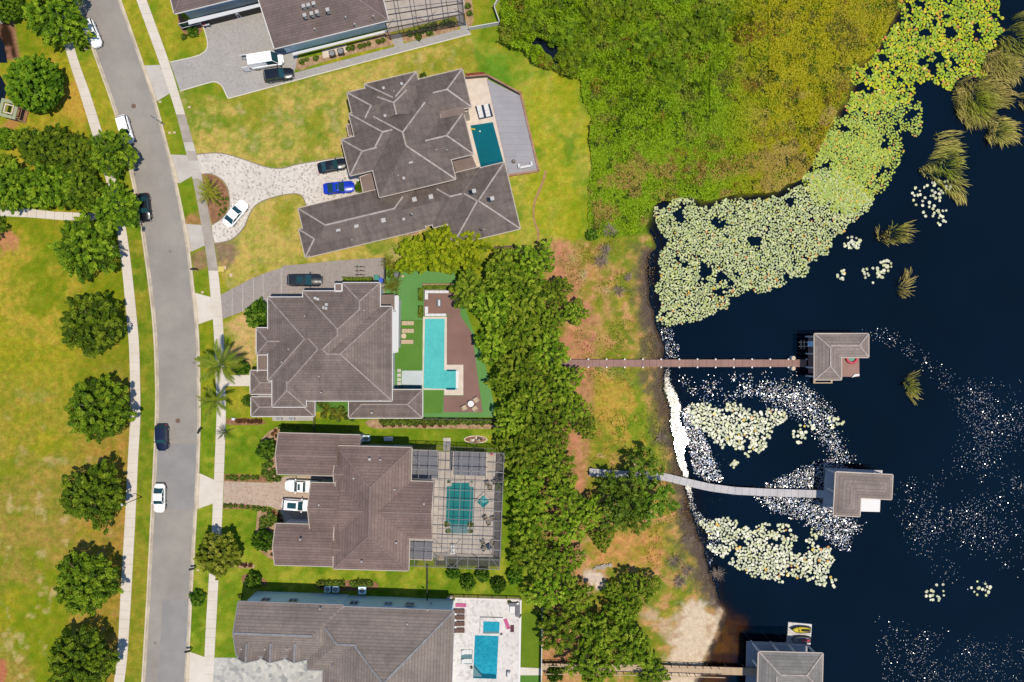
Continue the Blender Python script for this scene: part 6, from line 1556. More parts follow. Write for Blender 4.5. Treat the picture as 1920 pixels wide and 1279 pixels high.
CLUS = [((98, 22), 62, 'oak at the very top over the sidewalk start'), ((140, 62), 34, 'small oak beside the topmost parked SUV'), ((42, 262), 30, 'small oak just below the park pavilion'), ((80, 278), 52, 'oak at the top left of the big cluster'), ((145, 290), 46, 'oak in the upper middle of the big cluster'), ((205, 285), 50, 'oak leaning over the half hidden white car'),
        ((25, 350), 52, 'oak at the left edge above the path'), ((90, 345), 52, 'oak in the lower middle of the big cluster'), ((150, 355), 44, 'oak just above the path and sidewalk junction'), ((215, 388), 50, 'oak over the sidewalk beside the black car'), ((8, 318), 34, 'oak at the left edge of the big cluster')]
for p_, r_, l_ in CLUS: tree('oak_tree', l_, 'tree', p_, r_, 'oak' if r_ > 40 else 'grove')
tree('round_tree', 'dense round bright green tree beside the dark pond', 'tree', (53, 151), 55, 'dense')
tree('round_tree', 'dense green tree in the top left corner', 'tree', (2, 4), 34, 'dense'); tree('round_tree', 'small green tree at the left edge beneath the pavilion', 'tree', (6, 258), 22, 'dense')
tree('oak_tree', 'oak mostly outside the left edge by the bare soil circle', 'tree', (-12, 425), 26, 'grove')
GR = [((1002, 492), 48, 'topmost grove oak beside the dirt trail end'), ((945, 512), 50, 'grove oak just right of the bamboo'), ((880, 545), 44, 'grove oak over the lounge deck'), ((1045, 545), 34, 'grove oak at the upper right fringe'), ((985, 555), 52, 'grove oak below the topmost one'), ((925, 580), 50, 'grove oak over the top of the brown deck'),
      ((1078, 585), 30, 'small oak sticking out to the right of the grove'), ((1030, 600), 40, 'grove oak left of the small outlying oak'), ((975, 620), 50, 'grove oak right of the turquoise pool'), ((925, 650), 42, 'grove oak overhanging the brown deck edge'), ((1030, 660), 46, 'grove oak just above the brown dock start'), ((975, 685), 52, 'grove oak level with the brown dock'),
      ((1055, 715), 44, 'grove oak just below the brown dock start'), ((1000, 745), 54, 'grove oak beside the round deck table'), ((945, 720), 34, 'grove oak at the narrow end of the green turf'), ((1070, 765), 42, 'grove oak at the right fringe below the dock'), ((960, 785), 44, 'grove oak over the turf bottom corner'), ((1030, 800), 52, 'grove oak right of the hedge end'),
      ((1098, 800), 28, 'small oak at the grove edge by orange soil'), ((975, 850), 48, 'grove oak at the top right corner of the cage'), ((1036, 862), 46, 'grove oak left of the grey dock start'), ((985, 915), 50, 'grove oak beside the diamond spa'), ((1055, 925), 46, 'grove oak below the grey dock start'), ((1105, 958), 38, 'grove oak between dock and orange clearing'),
      ((995, 975), 50, 'grove oak beside the lower half of the cage'), ((1065, 990), 42, 'grove oak left of the orange clearing'), ((1130, 1012), 26, 'small oak pointing into the orange clearing'), ((1000, 1040), 50, 'grove oak at the bottom right corner of the cage'), ((1060, 1055), 42, 'grove oak left of the stone pile'), ((1025, 1105), 48, 'grove oak above the white wall fence'),
      ((1080, 1120), 40, 'grove oak right of the white fence top'), ((1050, 1180), 52, 'grove oak beside the deep green lawn'), ((1120, 1185), 50, 'grove oak in the middle of the bottom grove'), ((1200, 1105), 42, 'grove oak standing below the dead brush'), ((1165, 1150), 38, 'grove oak left of the sand beach top'), ((1110, 1245), 52, 'grove oak over the tan dock start'),
      ((1185, 1215), 52, 'grove oak beside the sand beach'), ((1150, 1110), 24, 'small grove oak by the white sand patch'), ((1225, 1262), 34, 'grove oak at the bottom by the tan dock rail')]
for p_, r_, l_ in GR: tree('oak_tree', l_, 'tree', p_, r_, 'grove')
SPR = [((1152, 912), 30, 'airy tree over the start of the grey dock'), ((1208, 878), 34, 'airy tree over the middle of the shaded grey dock'), ((1175, 940), 42, 'airy tree below the grey dock'), ((1225, 935), 40, 'airy tree at the shore below the grey dock'), ((1195, 975), 28, 'small airy tree above the orange clearing'), ((1150, 975), 26, 'small airy tree left of the orange clearing top')]
for p_, r_, l_ in SPR: tree('pine_tree', l_, 'tree', p_, r_, 'sparse', 6.0)
tree('shade_tree', 'light leafy tree over the right sidewalk beside the brown garage', 'tree', (408, 1040), 42, 'airy', 3.5)
tree('small_tree', 'tiny dark tree on the verge near the bottom kerb', 'tree', (362, 1128), 16, 'shrub', 2.2)
for p_, r_, l_ in (((775, 480), 34, 'left bright yellow green bamboo clump'), ((820, 470), 44, 'middle bright yellow green bamboo clump'), ((872, 466), 42, 'right bright yellow green bamboo clump'), ((860, 440), 26, 'bamboo clump against the grey roof')): tree('bamboo_clump', l_, 'bamboo', p_, r_, 'bamboo', 4.0)
SH = [((490, 590), 27, 'green shrub at the upper left corner of the middle house'), ((505, 600), 12, 'small dark shrub by the middle house porch'), ((464, 752), 12, 'dark shrub behind the lower palm'), ((455, 690), 14, 'dark shrub beside the upper palm'), ((502, 843), 20, 'glossy green shrub with white blooms by the upper garage'), ((495, 1012), 21, 'glossy green shrub with white blooms by the lower garage'), ((476, 1088), 16, 'dark shrub in a bed above the bottom house'),
      ((678, 350), 13, 'leafy shrub at the nose of the blue car'), ((505, 576), 10, 'small shrub above the porch corner'), ((793, 141), 7, 'small green shrub at the back of the grey roof'), ((349, 46), 9, 'shrub beside the garage of the top house'), ((360, 58), 11, 'larger shrub beside the garage of the top house'), ((342, 66), 6, 'small shrub at the bed tip near the top garage'),
      ((732, 514), 8, 'dark shrub at the turf corner'), ((877, 1092), 15, 'dark conical shrub left below the cage'), ((935, 1097), 15, 'dark conical shrub right below the cage'), ((905, 1078), 14, 'dark shrub between the two conical shrubs'), ((850, 1074), 13, 'dark shrub below the cage left end'), ((965, 1080), 16, 'dark shrub below the cage right end'), ((1018, 1160), 12, 'yellow green shrub at the corner of the deep green lawn'),
      ((955, 1131), 4, 'little shrub left of the grey sofa'), ((974, 1157), 4, 'little shrub below the grey sofa'), ((443, 1054), 6, 'rusty shrub at the small mulch bed'), ((1040, 1262), 16, 'dark shrub beside the tan dock start'), ((1110, 440), 12, 'dark shrub at the marsh edge by the lawn'), ((448, 1120), 5, 'tiny shrub at the bottom house corner'),
      ((877, 8), 6, 'shrub beside the cage at the top'), ((880, 22), 6, 'second shrub beside the cage at the top')]
for p_, r_, l_ in SH: tree('shrub', l_, 'shrub', p_, r_, 'bush' if r_ > 12 else 'shrub' if r_ > 8 else 'round', .8, sq=(1.5 if r_ > 12 else 1.0))
def row(pts, r, label, group, key='round', name='shrub', cat='shrub'):
    for x, y in pts: tree(name, label, cat, (x + rnd.uniform(-.6, .6), y + rnd.uniform(-.6, .6)), r * rnd.uniform(.85, 1.15), key, .4, group)
row([(x, 896 + .3 * math.sin(x)) for x in (425, 433, 441, 454, 463, 474, 482)], 5, 'small clipped shrub in the row above the pinkish driveway', 'shrubs above the pinkish driveway')
row([(422, 948), (431, 949), (441, 949), (452, 950), (463, 952), (474, 953), (484, 954), (495, 956), (505, 958)], 5, 'small clipped shrub in the row below the pinkish driveway', 'shrubs below the pinkish driveway')
row([(497, 888), (505, 897), (497, 876), (506, 870), (512, 885), (520, 898)], 7, 'leafy groundcover mound by the upper garage wing', 'mounds by the upper garage')
row([(493, 975), (507, 968), (506, 980), (493, 987), (517, 975)], 8, 'leafy groundcover mound by the lower garage wing', 'mounds by the lower garage')
row([(444 + i * 7, 790) for i in range(7)], 4.5, 'rusty little shrub in the narrow mulch strip', 'rusty shrubs in the mulch strip', 'rust')
row([(445, 1059), (453, 1059), (459, 1060), (468, 1060)], 4, 'rusty little shrub in the mulch oval by the light tree', 'rusty shrubs in the mulch oval', 'rust')
row([(516, 808), (510, 814), (518, 818), (508, 826), (516, 830)], 4, 'reddish groundcover in the bed above the glossy shrub', 'reddish plants by the upper garage', 'rust')
row([(505, 1030), (510, 1040), (505, 985), (512, 962), (520, 968), (527, 978)], 4, 'reddish groundcover in the bed round the lower glossy shrub', 'reddish plants by the lower garage', 'rust')
row([(716 + i * 8.5, 791 + rnd.uniform(-1, 2)) for i in range(27)], 6.5, 'low mixed shrub in the long hedge row above the cage', 'long hedge row above the cage', 'round')
row([(720 + i * 15, 797) for i in range(8)], 4.5, 'rusty low plant in front of the long hedge row', 'rusty plants along the hedge row', 'rust')
row([(600 + i * 8, 1095) for i in range(6)], 7, 'dark shrub in the shaded row left by the bottom house', 'left shrub row by the bottom house'); row([(662 + i * 8, 1095) for i in range(5)], 7, 'dark shrub in the shaded row right by the bottom house', 'right shrub row by the bottom house')
row([(x, y) for x, y in ((408, 368), (415, 372), (420, 380), (412, 383), (421, 390), (413, 394), (406, 378), (424, 372), (410, 402), (418, 398))], 3.6, 'tiny round shrub in the planted bed of the white driveway', 'tiny shrubs in the driveway bed')
row([(565, 115), (575, 111), (590, 108), (593, 108), (653, 90), (661, 88), (675, 86), (683, 83), (691, 81), (709, 77), (717, 74)], 5, 'green shrub along the side path of the top house', 'shrubs along the top side path')
row([(768, 62), (782, 62), (792, 56), (800, 52), (815, 48), (828, 46), (838, 42), (848, 44), (785, 68), (805, 60)], 6.5, 'mixed shrub in the bed beneath the dark cage', 'shrubs below the dark cage')
row([(600, 756), (612, 766), (625, 770), (640, 768), (607, 778), (622, 782), (634, 786), (650, 780), (660, 784)], 6.5, 'tropical shrub in the small turf court', 'shrubs in the turf court')
row([(838, 984), (840, 996), (882, 984), (882, 996)], 5, 'potted shrub beside the shallow end of the caged pool', 'shrubs flanking the caged pool'); row([(842, 904), (884, 904)], 3, 'little shrub at the head corner of the caged pool', 'head shrubs of the caged pool')
row([(846, 1118), (849, 1124)], 4, 'shrub by the shade blue wall corner', 'shrubs at the shade blue wall corner')

def hedge(label, pts, hgt, seed=3):
    o = thing('clipped_hedge', label, 'hedge', P(*pts[0], 0)); q = px_poly(pts); xs = [p[0] for p in q]; ys = [p[1] for p in q]
    rg = np.random.default_rng(seed); n = int((max(xs) - min(xs)) * (max(ys) - min(ys)) * 110) + 100
    c = np.stack([rg.uniform(min(xs), max(xs), n), rg.uniform(min(ys), max(ys), n), hgt * (.35 + .65 * rg.random(n) ** .3)], 1); pxs = c[:, 0] * S + CX; pys = CY - c[:, 1] * S
    c = c[inside(pxs, pys, pts)]; n = len(c); V, Fc = leaf_quads(c, rg.normal(size=(n, 3)) * .5 + np.array([0, 0, 1]), .22 * (.7 + .6 * rg.random(n)), rg)
    K = np.repeat(DK + (LT - DK) * rg.random((n, 1)) * .8, 4, 0); me = np_mesh('foliage', V - np.array(ORG[o.name]), Fc, M['leaf_soft'], K); link(bpy.data.objects.new('foliage', me), o)
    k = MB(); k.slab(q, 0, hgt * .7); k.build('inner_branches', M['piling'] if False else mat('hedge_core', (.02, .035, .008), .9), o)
hedge('clipped hedge along the top wall of the middle house', [(646, 521), (700, 521), (700, 528), (646, 528)], 1.4); hedge('low hedge strip above the lounge deck', [(794, 535), (850, 535), (850, 542), (794, 542)], .8)
hedge('small hedge block left of the upper white sofa', [(786, 541), (793, 541), (793, 565), (786, 565)], 1.0); hedge('small hedge block left of the lower white sofa', [(786, 574), (793, 574), (793, 596), (786, 596)], 1.0)
hedge('long dark hedge above the brown garage roof', [(524, 798), (560, 798), (560, 803), (524, 804)], .9)
edging([(793, 534), (852, 534)], 'planter_wall', M['terracotta'], .25, .7, label='brown planter wall above the lounge deck', cat='wall')

# palms: every frond is a part
def frond_mesh(L, seed, wide=.55, droop=.5, leaflets=18, m='leaf_soft', c1=(104, 136, 24), c2=(176, 184, 60)):
    rg = np.random.default_rng(seed); V, Fc, K = [], [], []; off = 0
    def sp(t): return np.array([L * t * (1 - .12 * t), 0, .9 * L * .35 * math.sin(t * 2.0) - droop * L * t * t * .6])
    for i in range(leaflets * 2):
        t = .12 + .88 * (i // 2) / leaflets; s_ = 1 if i % 2 else -1; p = sp(t); ll = wide * L * .5 * math.sin(math.pi * min(1, t * .85 + .12)) * (.85 + .3 * rg.random())
        tip = p + np.array([ll * .75, s_ * ll * .75, -ll * .35 + rg.normal() * .05]); w_ = L * .014
        V += [p + [-w_, 0, 0], p + [w_, 0, .01], tip]; Fc.append([off, off + 1, off + 2]); off += 3
        k = rg.random(); cc_ = np.array(A(*c1)) * (1 - k) + np.array(A(*c2)) * k; K += [cc_] * 3
    for i in range(8):
        a, b = sp(i / 8), sp((i + 1) / 8); w_ = .05 * (1 - i / 9); V += [a + [0, w_, 0], a + [0, -w_, 0], b + [0, 0, 0]]; Fc.append([off, off + 1, off + 2]); off += 3; K += [np.array(A(170, 170, 70))] * 3
    return np_mesh('frond', np.array(V), np.array(Fc), M[m], np.array(K))
def palm(name, label, px, z, L, nf, m1, hgt, cat='palm tree', trunk_r=.16):
    p = P(px[0], px[1], z); o = thing(name, label, cat, (p.x, p.y, 0), rnd.random() * 6)
    k = MB(); k.tube([(0, 0, 0), (.05, 0, hgt * .5), (0, 0, hgt)], [trunk_r * 1.3, trunk_r, trunk_r * .8], 8); k.build('trunk', M['bark'], o, local=True)
    for i in range(nf):
        f = bpy.data.objects.new('frond', m1[i % len(m1)]); link(f, o); f.location = (0, 0, hgt); f.rotation_euler = (rnd.uniform(-.25, .25), rnd.uniform(-.55, .25) if i % 3 else rnd.uniform(-1.0, -.5), i * 2.39996 + rnd.uniform(-.2, .2)); f.scale = (rnd.uniform(.8, 1.1),) * 3
    return o
fm = [frond_mesh(4.5, i, .42, .45, 34) for i in range(3)]; fm2 = [frond_mesh(3.6, i + 9, .42, .5, 30) for i in range(2)]; fs = [frond_mesh(2.7, i + 3, .32, .55, 22, c1=(150, 160, 24), c2=(220, 214, 70)) for i in range(2)]
fd = [frond_mesh(1.7, i + 31, .3, .4, 16, c1=(40, 70, 30), c2=(90, 120, 60)) for i in range(2)]
palm('palm_tree', 'big feathery palm over the right sidewalk', (414, 684), 5.5, 4.3, 17, fm, 5.2); palm('palm_tree', 'smaller feathery palm just below the big palm', (404, 752), 4.5, 3.3, 15, fm2, 4.2)
palm('sago_palm', 'upper sago palm in the planted driveway bed', (392, 352), 2.2, 2.1, 16, fs, 1.9); palm('sago_palm', 'lower sago palm in the planted driveway bed', (390, 364), 2.0, 2.1, 14, fs, 1.6)
palm('yucca_plant', 'dark spiky palm on the edge of the right sidewalk', (421, 811), 1.0, 1.7, 20, fd, .9, 'palm', .1)
ft = [frond_mesh(1.6, i + 51, .55, .5, 12, c1=(120, 130, 20), c2=(190, 180, 60)) for i in range(2)]
for p_, l_ in (((731, 535), 'broad leaved tropical plant at the turf corner'), ((740, 542), 'second broad leaved tropical plant by the flat brown roof'), ((728, 492), 'tropical plant left of the bamboo'), ((741, 500), 'yellow tropical plant below the bamboo'), ((744, 528), 'tropical plant on the turf beside the barbecue'),
               ((612, 768), 'tropical plant left in the turf court'), ((636, 778), 'tropical plant right in the turf court'), ((682, 356), 'small tropical plant beside the blue car')):
    palm('tropical_plant', l_, p_, 1.2, 1.6, 14, ft, .9, 'plant', .06)

# dead brush along the shore
def brush(label, px, r, seed, n=44):
    rg = random.Random(seed); o = thing('dead_bush', label, 'dead bush', P(*px, .4)); o.location.z = -.05; ORG[o.name] = o.location.copy(); k = MB()
    for i in range(n):
        a = rg.random() * 6.28; l_ = r / S * rg.uniform(.5, 1.1); h_ = l_ * rg.uniform(.25, .9); b = (math.cos(a) * l_, math.sin(a) * l_)
        k.tube([(0, 0, 0), (b[0] * .5 + rg.uniform(-.15, .15), b[1] * .5, h_ * .8), (b[0], b[1], h_)], [.05, .035, .015], 3)
        k.tube([(b[0] * .5, b[1] * .5, h_ * .7), (b[0] * .6 + rg.uniform(-.5, .5), b[1] * .6 + rg.uniform(-.5, .5), h_)], [.03, .01], 3)
    k.build('branch_tangle', M['twig'], o, local=True)
for p_, r_, l_ in (((1143, 432), 16, 'grey dead bush at the marsh corner'), ((1135, 470), 15, 'grey dead bush left of the shore mud'), ((1128, 490), 18, 'sprawling dead bush above the orange soil'), ((1160, 545), 14, 'dead bush halfway down to the brown dock'), ((1178, 520), 10, 'little dead bush near the mud strip'),
                   ((1265, 1052), 20, 'grey dead bush below the last shore grass'), ((1290, 1070), 18, 'dead bush right at the wet shore'), ((1275, 1090), 16, 'dark dead bush above the sand beach'), ((1345, 1075), 16, 'dead brush standing in the shallow water'), ((1290, 1012), 14, 'dead brush on the shore beside lilies'), ((1240, 820), 14, 'dead brush on the mud left of the white glint')):
    brush(l_, p_, r_, int(p_[0]))
# stone pile
o = thing('rubble_pile', 'long pile of pale stones in the orange clearing', 'stone pile', P(1130, 1060))
for i in range(22):
    x = 1115 + i * 1.45 + rnd.uniform(-1, 1); y = 1065 - i * .35 + rnd.uniform(-2.5, 2.5); s_ = rnd.uniform(.18, .4); p = P(x, y); k = MB()
    q = [(p.x + s_ * math.cos(t) * rnd.uniform(.7, 1.1), p.y + s_ * math.sin(t) * rnd.uniform(.7, 1.1)) for t in np.linspace(0, 5.5, 6)]; k.slab(q, 0, s_ * .8); k.build('stone', M['concrete_worn'], o)

# ------------------------------------------------------------------ marsh vegetation (uncountable)
def scatter(poly, n, seed, mask=None, warp=0):
    rg = np.random.default_rng(seed); xs = [p[0] for p in poly]; ys = [p[1] for p in poly]
    x = rg.uniform(max(min(xs) - warp, -60), min(max(xs) + warp, 1990), n); y = rg.uniform(max(min(ys) - warp, -70), min(max(ys) + warp, 1350), n)
    ok = inside(x + (fbm(x, y, 34, 201, 3) - .5) * 3 * warp, y + (fbm(x, y, 34, 231, 3) - .5) * 3 * warp, poly) if warp else inside(x, y, poly)
    if mask is not None: ok &= mask(x, y, rg)
    return x[ok], y[ok], rg
def leafy(name, label, x, y, rg, zfun, size, colf, m='reed', up=.7, aspect=1.0, kind='stuff'):
    n = len(x); z = zfun(x, y, rg); k = (H - z) / H / S; c = np.stack([(x - CX) * k, (CY - y) * k, z], 1)
    e = 1.5; gx_ = (zbase(x + e, y) - zbase(x - e, y)); gy_ = (zbase(x, y + e) - zbase(x, y - e))
    nn = rg.normal(size=(n, 3)) * up + np.stack([-gx_ * 4, gy_ * 4, np.ones(n)], 1)
    V, Fc = leaf_quads(c, nn, size * (.6 + .8 * rg.random(n)), rg, aspect); K = np.repeat(np.clip(colf(x, y, rg, z), 0, 1), 4, 0)
    o = bpy.data.objects.new(name, np_mesh(name, V, Fc, M[m], K)); link(o); return tag(o, label, kind=kind)
def zbase(x, y):
    tall = sstep(-y + 130 + 60 * (fbm(x, y, 120, 5) - .5) + (x < 1330) * 120 - np.maximum(0, 1040 - x) * 0, -40, 60) 
    b = fbm(x, y, 40, 9, 3); b2 = fbm(x, y, 14, 15, 2)
    return (.4 + 1.3 * tall * (x < 1440)) * (.3 + 1.0 * sstep(b, .3, .75)) * (.6 + .7 * b2) + .05
def cmarsh(x, y, rg, z):
    n = len(x); a = fbm(x, y, 60, 33); b = fbm(x, y, 24, 51, 3); r = rg.random(n); east = sstep(x, 1330, 1460)
    g1_, g2_ = np.array(A(122, 162, 4)), np.array(A(186, 212, 22)); y1, y2 = np.array(A(176, 166, 4)), np.array(A(228, 206, 34)); dk_ = np.array(A(64, 92, 12)); br = np.array(A(206, 164, 90)); rd = np.array(A(160, 106, 44))
    cg = g1_ + (g2_ - g1_) * r[:, None]; ce = y1 + (y2 - y1) * r[:, None]; c = cg * (1 - east[:, None] * .85) + ce * east[:, None] * .85
    k = (sstep(b, .55, .7) * (rg.random(n) < .5))[:, None]; c = c * (1 - k) + dk_ * k
    lower = sstep(y, 200, 340); k = (sstep(a * .5 + b * .5, .50, .62) * (.25 + .6 * lower) * (rg.random(n) < .7))[:, None]; c = c * (1 - k) + br * k
    k = (sstep(x, 1380, 1480) * sstep(y, 120, 200) * sstep(fbm(x, y, 34, 720, 3), .48, .60) * (rg.random(n) < .75))[:, None]; c = c * (1 - k) + np.array(A(214, 184, 100)) * k
    k = (sstep(fbm(x, y, 14, 740, 4), .60, .72) * (rg.random(n) < .5))[:, None]; c = c * (1 - k) + dk_ * .6 * k
    k = ((sstep(fbm(x, y, 50, 71), .62, .72)) * (rg.random(n) < .35))[:, None]; return c * (1 - k) + rd * k
pondm = lambda x, y: ~inside(x, y, [(p[0], p[1]) for p in POND])
WETV = [(942, -70), (938, 40), (938, 62), (930, 75), (955, 85), (985, 98), (1005, 118), (1030, 128), (1060, 138), (1088, 143), (1094, 180), (1108, 220), (1104, 260), (1108, 290), (1106, 340), (1102, 380), (1106, 430),
        (1150, 440), (1195, 440), (1216, 420), (1220, 395), (1238, 372), (1330, 372), (1460, 358), (1508, 332), (1572, 210), (1590, 180), (1602, 122), (1640, 98), (1690, 0), (1696, -70)]
x, y, rg = scatter(WETV, 330000, 5, lambda x, y, r: pondm(x, y) & (r.random(len(x)) < .35 + .65 * sstep(fbm(x, y, 26, 9, 3), .30, .55)), 5)
leafy('marsh_plants', 'dense green marsh plants filling the lake corner', x, y, rg, lambda x, y, r: zbase(x, y) * (.6 + .4 * r.random(len(x))), .185, cmarsh, up=.5, aspect=2.0)
# taller bushes within the marsh
for p_, r_, l_ in (((1262, 118), 34, 'taller bush clump in the middle of the marsh'), ((1255, 150), 26, 'bush at the lower tip of the marsh bushes'), ((1215, 70), 30, 'bush left of the tallest marsh clump'), ((1180, 20), 30, 'marsh bush near the top edge'), ((1340, 40), 34, 'marsh bush right of the top middle'), ((1060, 60), 32, 'marsh bush right of the black pond'), ((1000, 30), 30, 'marsh bush beside the white fence corner'),
                   ((1100, 90), 30, 'marsh bush below the pond bushes'), ((1150, 80), 28, 'marsh bush in the upper left middle'), ((1070, 110), 26, 'marsh bush just right of the pond'), ((1290, 60), 30, 'marsh bush above the tallest clump'), ((1120, 30), 30, 'marsh bush between top edge and pond'), ((970, 60), 18, 'small marsh bush below the white fence corner')):
    tree('marsh_bush', l_, 'bush', p_, r_, 'marsh', 1.2, sq=.75)
# dry reeds on the wet mud
SHR = [(1196, 450), (1212, 455), (1216, 560), (1228, 640)] + [(1250, 700), (1245, 660), (1262, 760), (1282, 880), (1300, 960), (1330, 1060), (1352, 1120), (1325, 1130), (1290, 1080), (1268, 980), (1235, 880), (1215, 760), (1198, 620)]
x, y, rg = scatter(SHR, 11000, 8, None, 8)
def cshr(x, y, rg, z): r = rg.random((len(x), 1)); return np.array(A(120, 96, 66)) * (1 - r) + np.array(A(190, 166, 116)) * r
leafy('dry_reeds', 'dry brown reeds flattened along the muddy shore', x, y, rg, lambda x, y, r: .02 + .25 * r.random(len(x)) - .28 * (x > 1262), .30, cshr, up=.8, aspect=.25)
x, y, rg = scatter([(1040, 460), (1230, 445), (1225, 600), (1240, 680), (1270, 850), (1330, 1100), (1300, 1140), (1240, 1140), (1200, 1000), (1090, 1010), (1120, 760), (1060, 600)], 26000, 12, lambda x, y, r: r.random(len(x)) < sstep(fbm(x, y, 30, 20, 3), .42, .62))
def ctuft(x, y, rg, z): r = rg.random((len(x), 1)); k = sstep(fbm(x, y, 40, 81), .4, .6)[:, None]; a = np.array(A(116, 140, 30)) * (1 - k) + np.array(A(176, 140, 66)) * k; return a * (.75 + .5 * r)
leafy('shore_weeds', 'low weeds and grass tufts on the orange shore soil', x, y, rg, lambda x, y, r: .03 + .16 * r.random(len(x)), .26, ctuft, up=.8, aspect=.5)
# reed islands in the lake
def reed_clump(label, poly, seed, tilt=(.6, -.5), n=1500, green=.5, hgt=.7):
    x, y, rg = scatter(poly, n, seed, None, 12); q_ = rg.random(len(x)) < .5; x, y = x[q_], y[q_]; n = len(x); cx_, cy_ = np.mean([p[0] for p in poly]), np.mean([p[1] for p in poly])
    dx, dy = (x - cx_), (y - cy_); l_ = np.hypot(dx, dy) + 1e-6; swirl = (fbm(x, y, 16, 400 + seed, 2) - .5) * 5; ang = np.arctan2(-dy, dx) + rg.normal(size=n) * .25 + swirl
    c0 = np.stack([(x - CX) / S, (CY - y) / S, np.full(n, WZ + .02)], 1); ln = .7 + 1.5 * rg.random(n); out = np.stack([np.cos(ang) * .6 + tilt[0], np.sin(ang) * .6 + tilt[1], .35 + .5 * (1 - l_ / l_.max())], 1); out /= np.linalg.norm(out, axis=1, keepdims=True)
    t = c0 + out * ln[:, None]; mid = c0 + out * ln[:, None] * .6; mid[:, 2] += .12; t[:, 2] = np.maximum(t[:, 2] - .25, WZ + .05); sd_ = np.cross(out, np.array([0, 0, 1.0])); sd_ /= np.linalg.norm(sd_, axis=1, keepdims=True) + 1e-9; w_ = .045
    V = np.stack([c0 - sd_ * w_ * .6, c0 + sd_ * w_ * .6, mid + sd_ * w_, mid - sd_ * w_, ], 1).reshape(-1, 3); V2 = np.stack([mid - sd_ * w_, mid + sd_ * w_, t + sd_ * .01, t - sd_ * .01], 1).reshape(-1, 3)
    Fc = np.arange(n * 4).reshape(n, 4); g = (green * 1.1 * (1 - l_ / l_.max()) ** 1.4 + .25 * rg.random(n))[:, None].clip(0, 1); K0 = np.array(A(232, 206, 122)) * (1 - g) + np.array(A(156, 174, 34)) * g; K0 = K0 * (.55 + .9 * rg.random((n, 1)) ** 1.5)
    V = np.concatenate([V, V2]); Fc = np.concatenate([Fc, Fc + n * 4]); K = np.concatenate([np.repeat(K0, 4, 0)] * 2)
    org = P(cx_, cy_, 0); o = thing('reed_clump', label, 'reed clump', org); me = np_mesh('reed_blades', V - np.array(org), Fc, M['reed'], K); link(bpy.data.objects.new('reed_blades', me), o)
    return o
reed_clump('large tilted reed island below the top right lilies', [(1800, 155), (1850, 150), (1895, 165), (1885, 190), (1850, 225), (1815, 240), (1790, 215), (1790, 185)], 1, n=5200, green=.9)
reed_clump('small round reed clump beside the large island', [(1855, 228), (1880, 222), (1898, 235), (1895, 262), (1870, 270), (1852, 252)], 2, n=1700, green=.6)
reed_clump('tall reed clump right of the lily band', [(1755, 250), (1775, 250), (1795, 275), (1800, 300), (1780, 325), (1800, 350), (1808, 372), (1785, 375), (1755, 350), (1730, 325), (1735, 300), (1752, 285)], 3, n=3000, green=.8)
reed_clump('fan shaped reed clump in open water below the lily band', [(1650, 420), (1675, 418), (1700, 415), (1705, 435), (1685, 452), (1655, 445)], 4, (.3, .3), 1500, .6)
reed_clump('small tan reed tuft beside scattered pads', [(1680, 520), (1700, 518), (1702, 540), (1695, 558), (1680, 555), (1678, 535)], 5, (.4, .2), 900, .1)
reed_clump('yellow green weed clump right of the L shaped boathouse', [(1690, 705), (1706, 700), (1720, 720), (1716, 742), (1700, 738), (1690, 720)], 6, (.3, -.3), 1000, .7)
reed_clump('reed bed at the top right corner', [(1870, 60), (1900, 25), (1990, 0), (1990, 60), (1915, 90), (1895, 130), (1850, 125), (1850, 100)], 7, n=4600, green=.7)
reed_clump('reed strip at the right edge beside the large island', [(1912, 170), (1990, 160), (1990, 210), (1915, 200)], 8, n=1500, green=.4)
reed_clump('pale reed fringe above the large reed island', [(1850, 95), (1880, 90), (1915, 110), (1910, 140), (1880, 150), (1850, 140)], 9, n=2200, green=.5)

# ------------------------------------------------------------------ lily pads
def pads_in(poly, n, rmin, rmax, seed, thr=(.30, .45), cell=26, gap=.75, warp=14):
    x, y, rg = scatter(poly, n, seed, lambda x, y, r: (r.random(len(x)) < sstep(fbm(x, y, cell, 91, 3), *thr)) & (sdf(x, y, LAKE) + shore_wig(x, y) > -4) & (sdf(x, y, poly) > 44 * (fbm(x, y, 24, 700, 3) - .46) + 7 * (r.random(len(x)) - .5)), warp); rr = rg.uniform(rmin, rmax, len(x)); keep = []; grid = {}; cs = rmax * 2
    for i in range(len(x)):
        gx_, gy_ = int(x[i] // cs), int(y[i] // cs); ok = True
        for a in (-1, 0, 1):
            for b in (-1, 0, 1):
                for j in grid.get((gx_ + a, gy_ + b), ()):
                    if (x[i] - x[j]) ** 2 + (y[i] - y[j]) ** 2 < ((rr[i] + rr[j]) * gap) ** 2: ok = False; break
                if not ok: break
            if not ok: break
        if ok: keep.append(i); grid.setdefault((gx_, gy_), []).append(i)
    k = np.array(keep, int); return np.stack([x[k], y[k], rr[k]], 1)
TOPL = [(1694, -60), (1690, 10), (1680, 40), (1650, 75), (1640, 105), (1606, 122), (1596, 150), (1590, 175), (1590, 200), (1640, 215), (1700, 190), (1715, 165), (1755, 155), (1790, 175), (1800, 150), (1850, 150), (1862, 100), (1880, 40), (1870, -60)]
MIDL = [(1590, 175), (1588, 195), (1570, 215), (1552, 255), (1522, 300), (1510, 330), (1580, 420), (1620, 385), (1650, 370), (1680, 330), (1695, 285), (1700, 250), (1735, 245), (1740, 225), (1730, 190), (1700, 185), (1650, 160)]
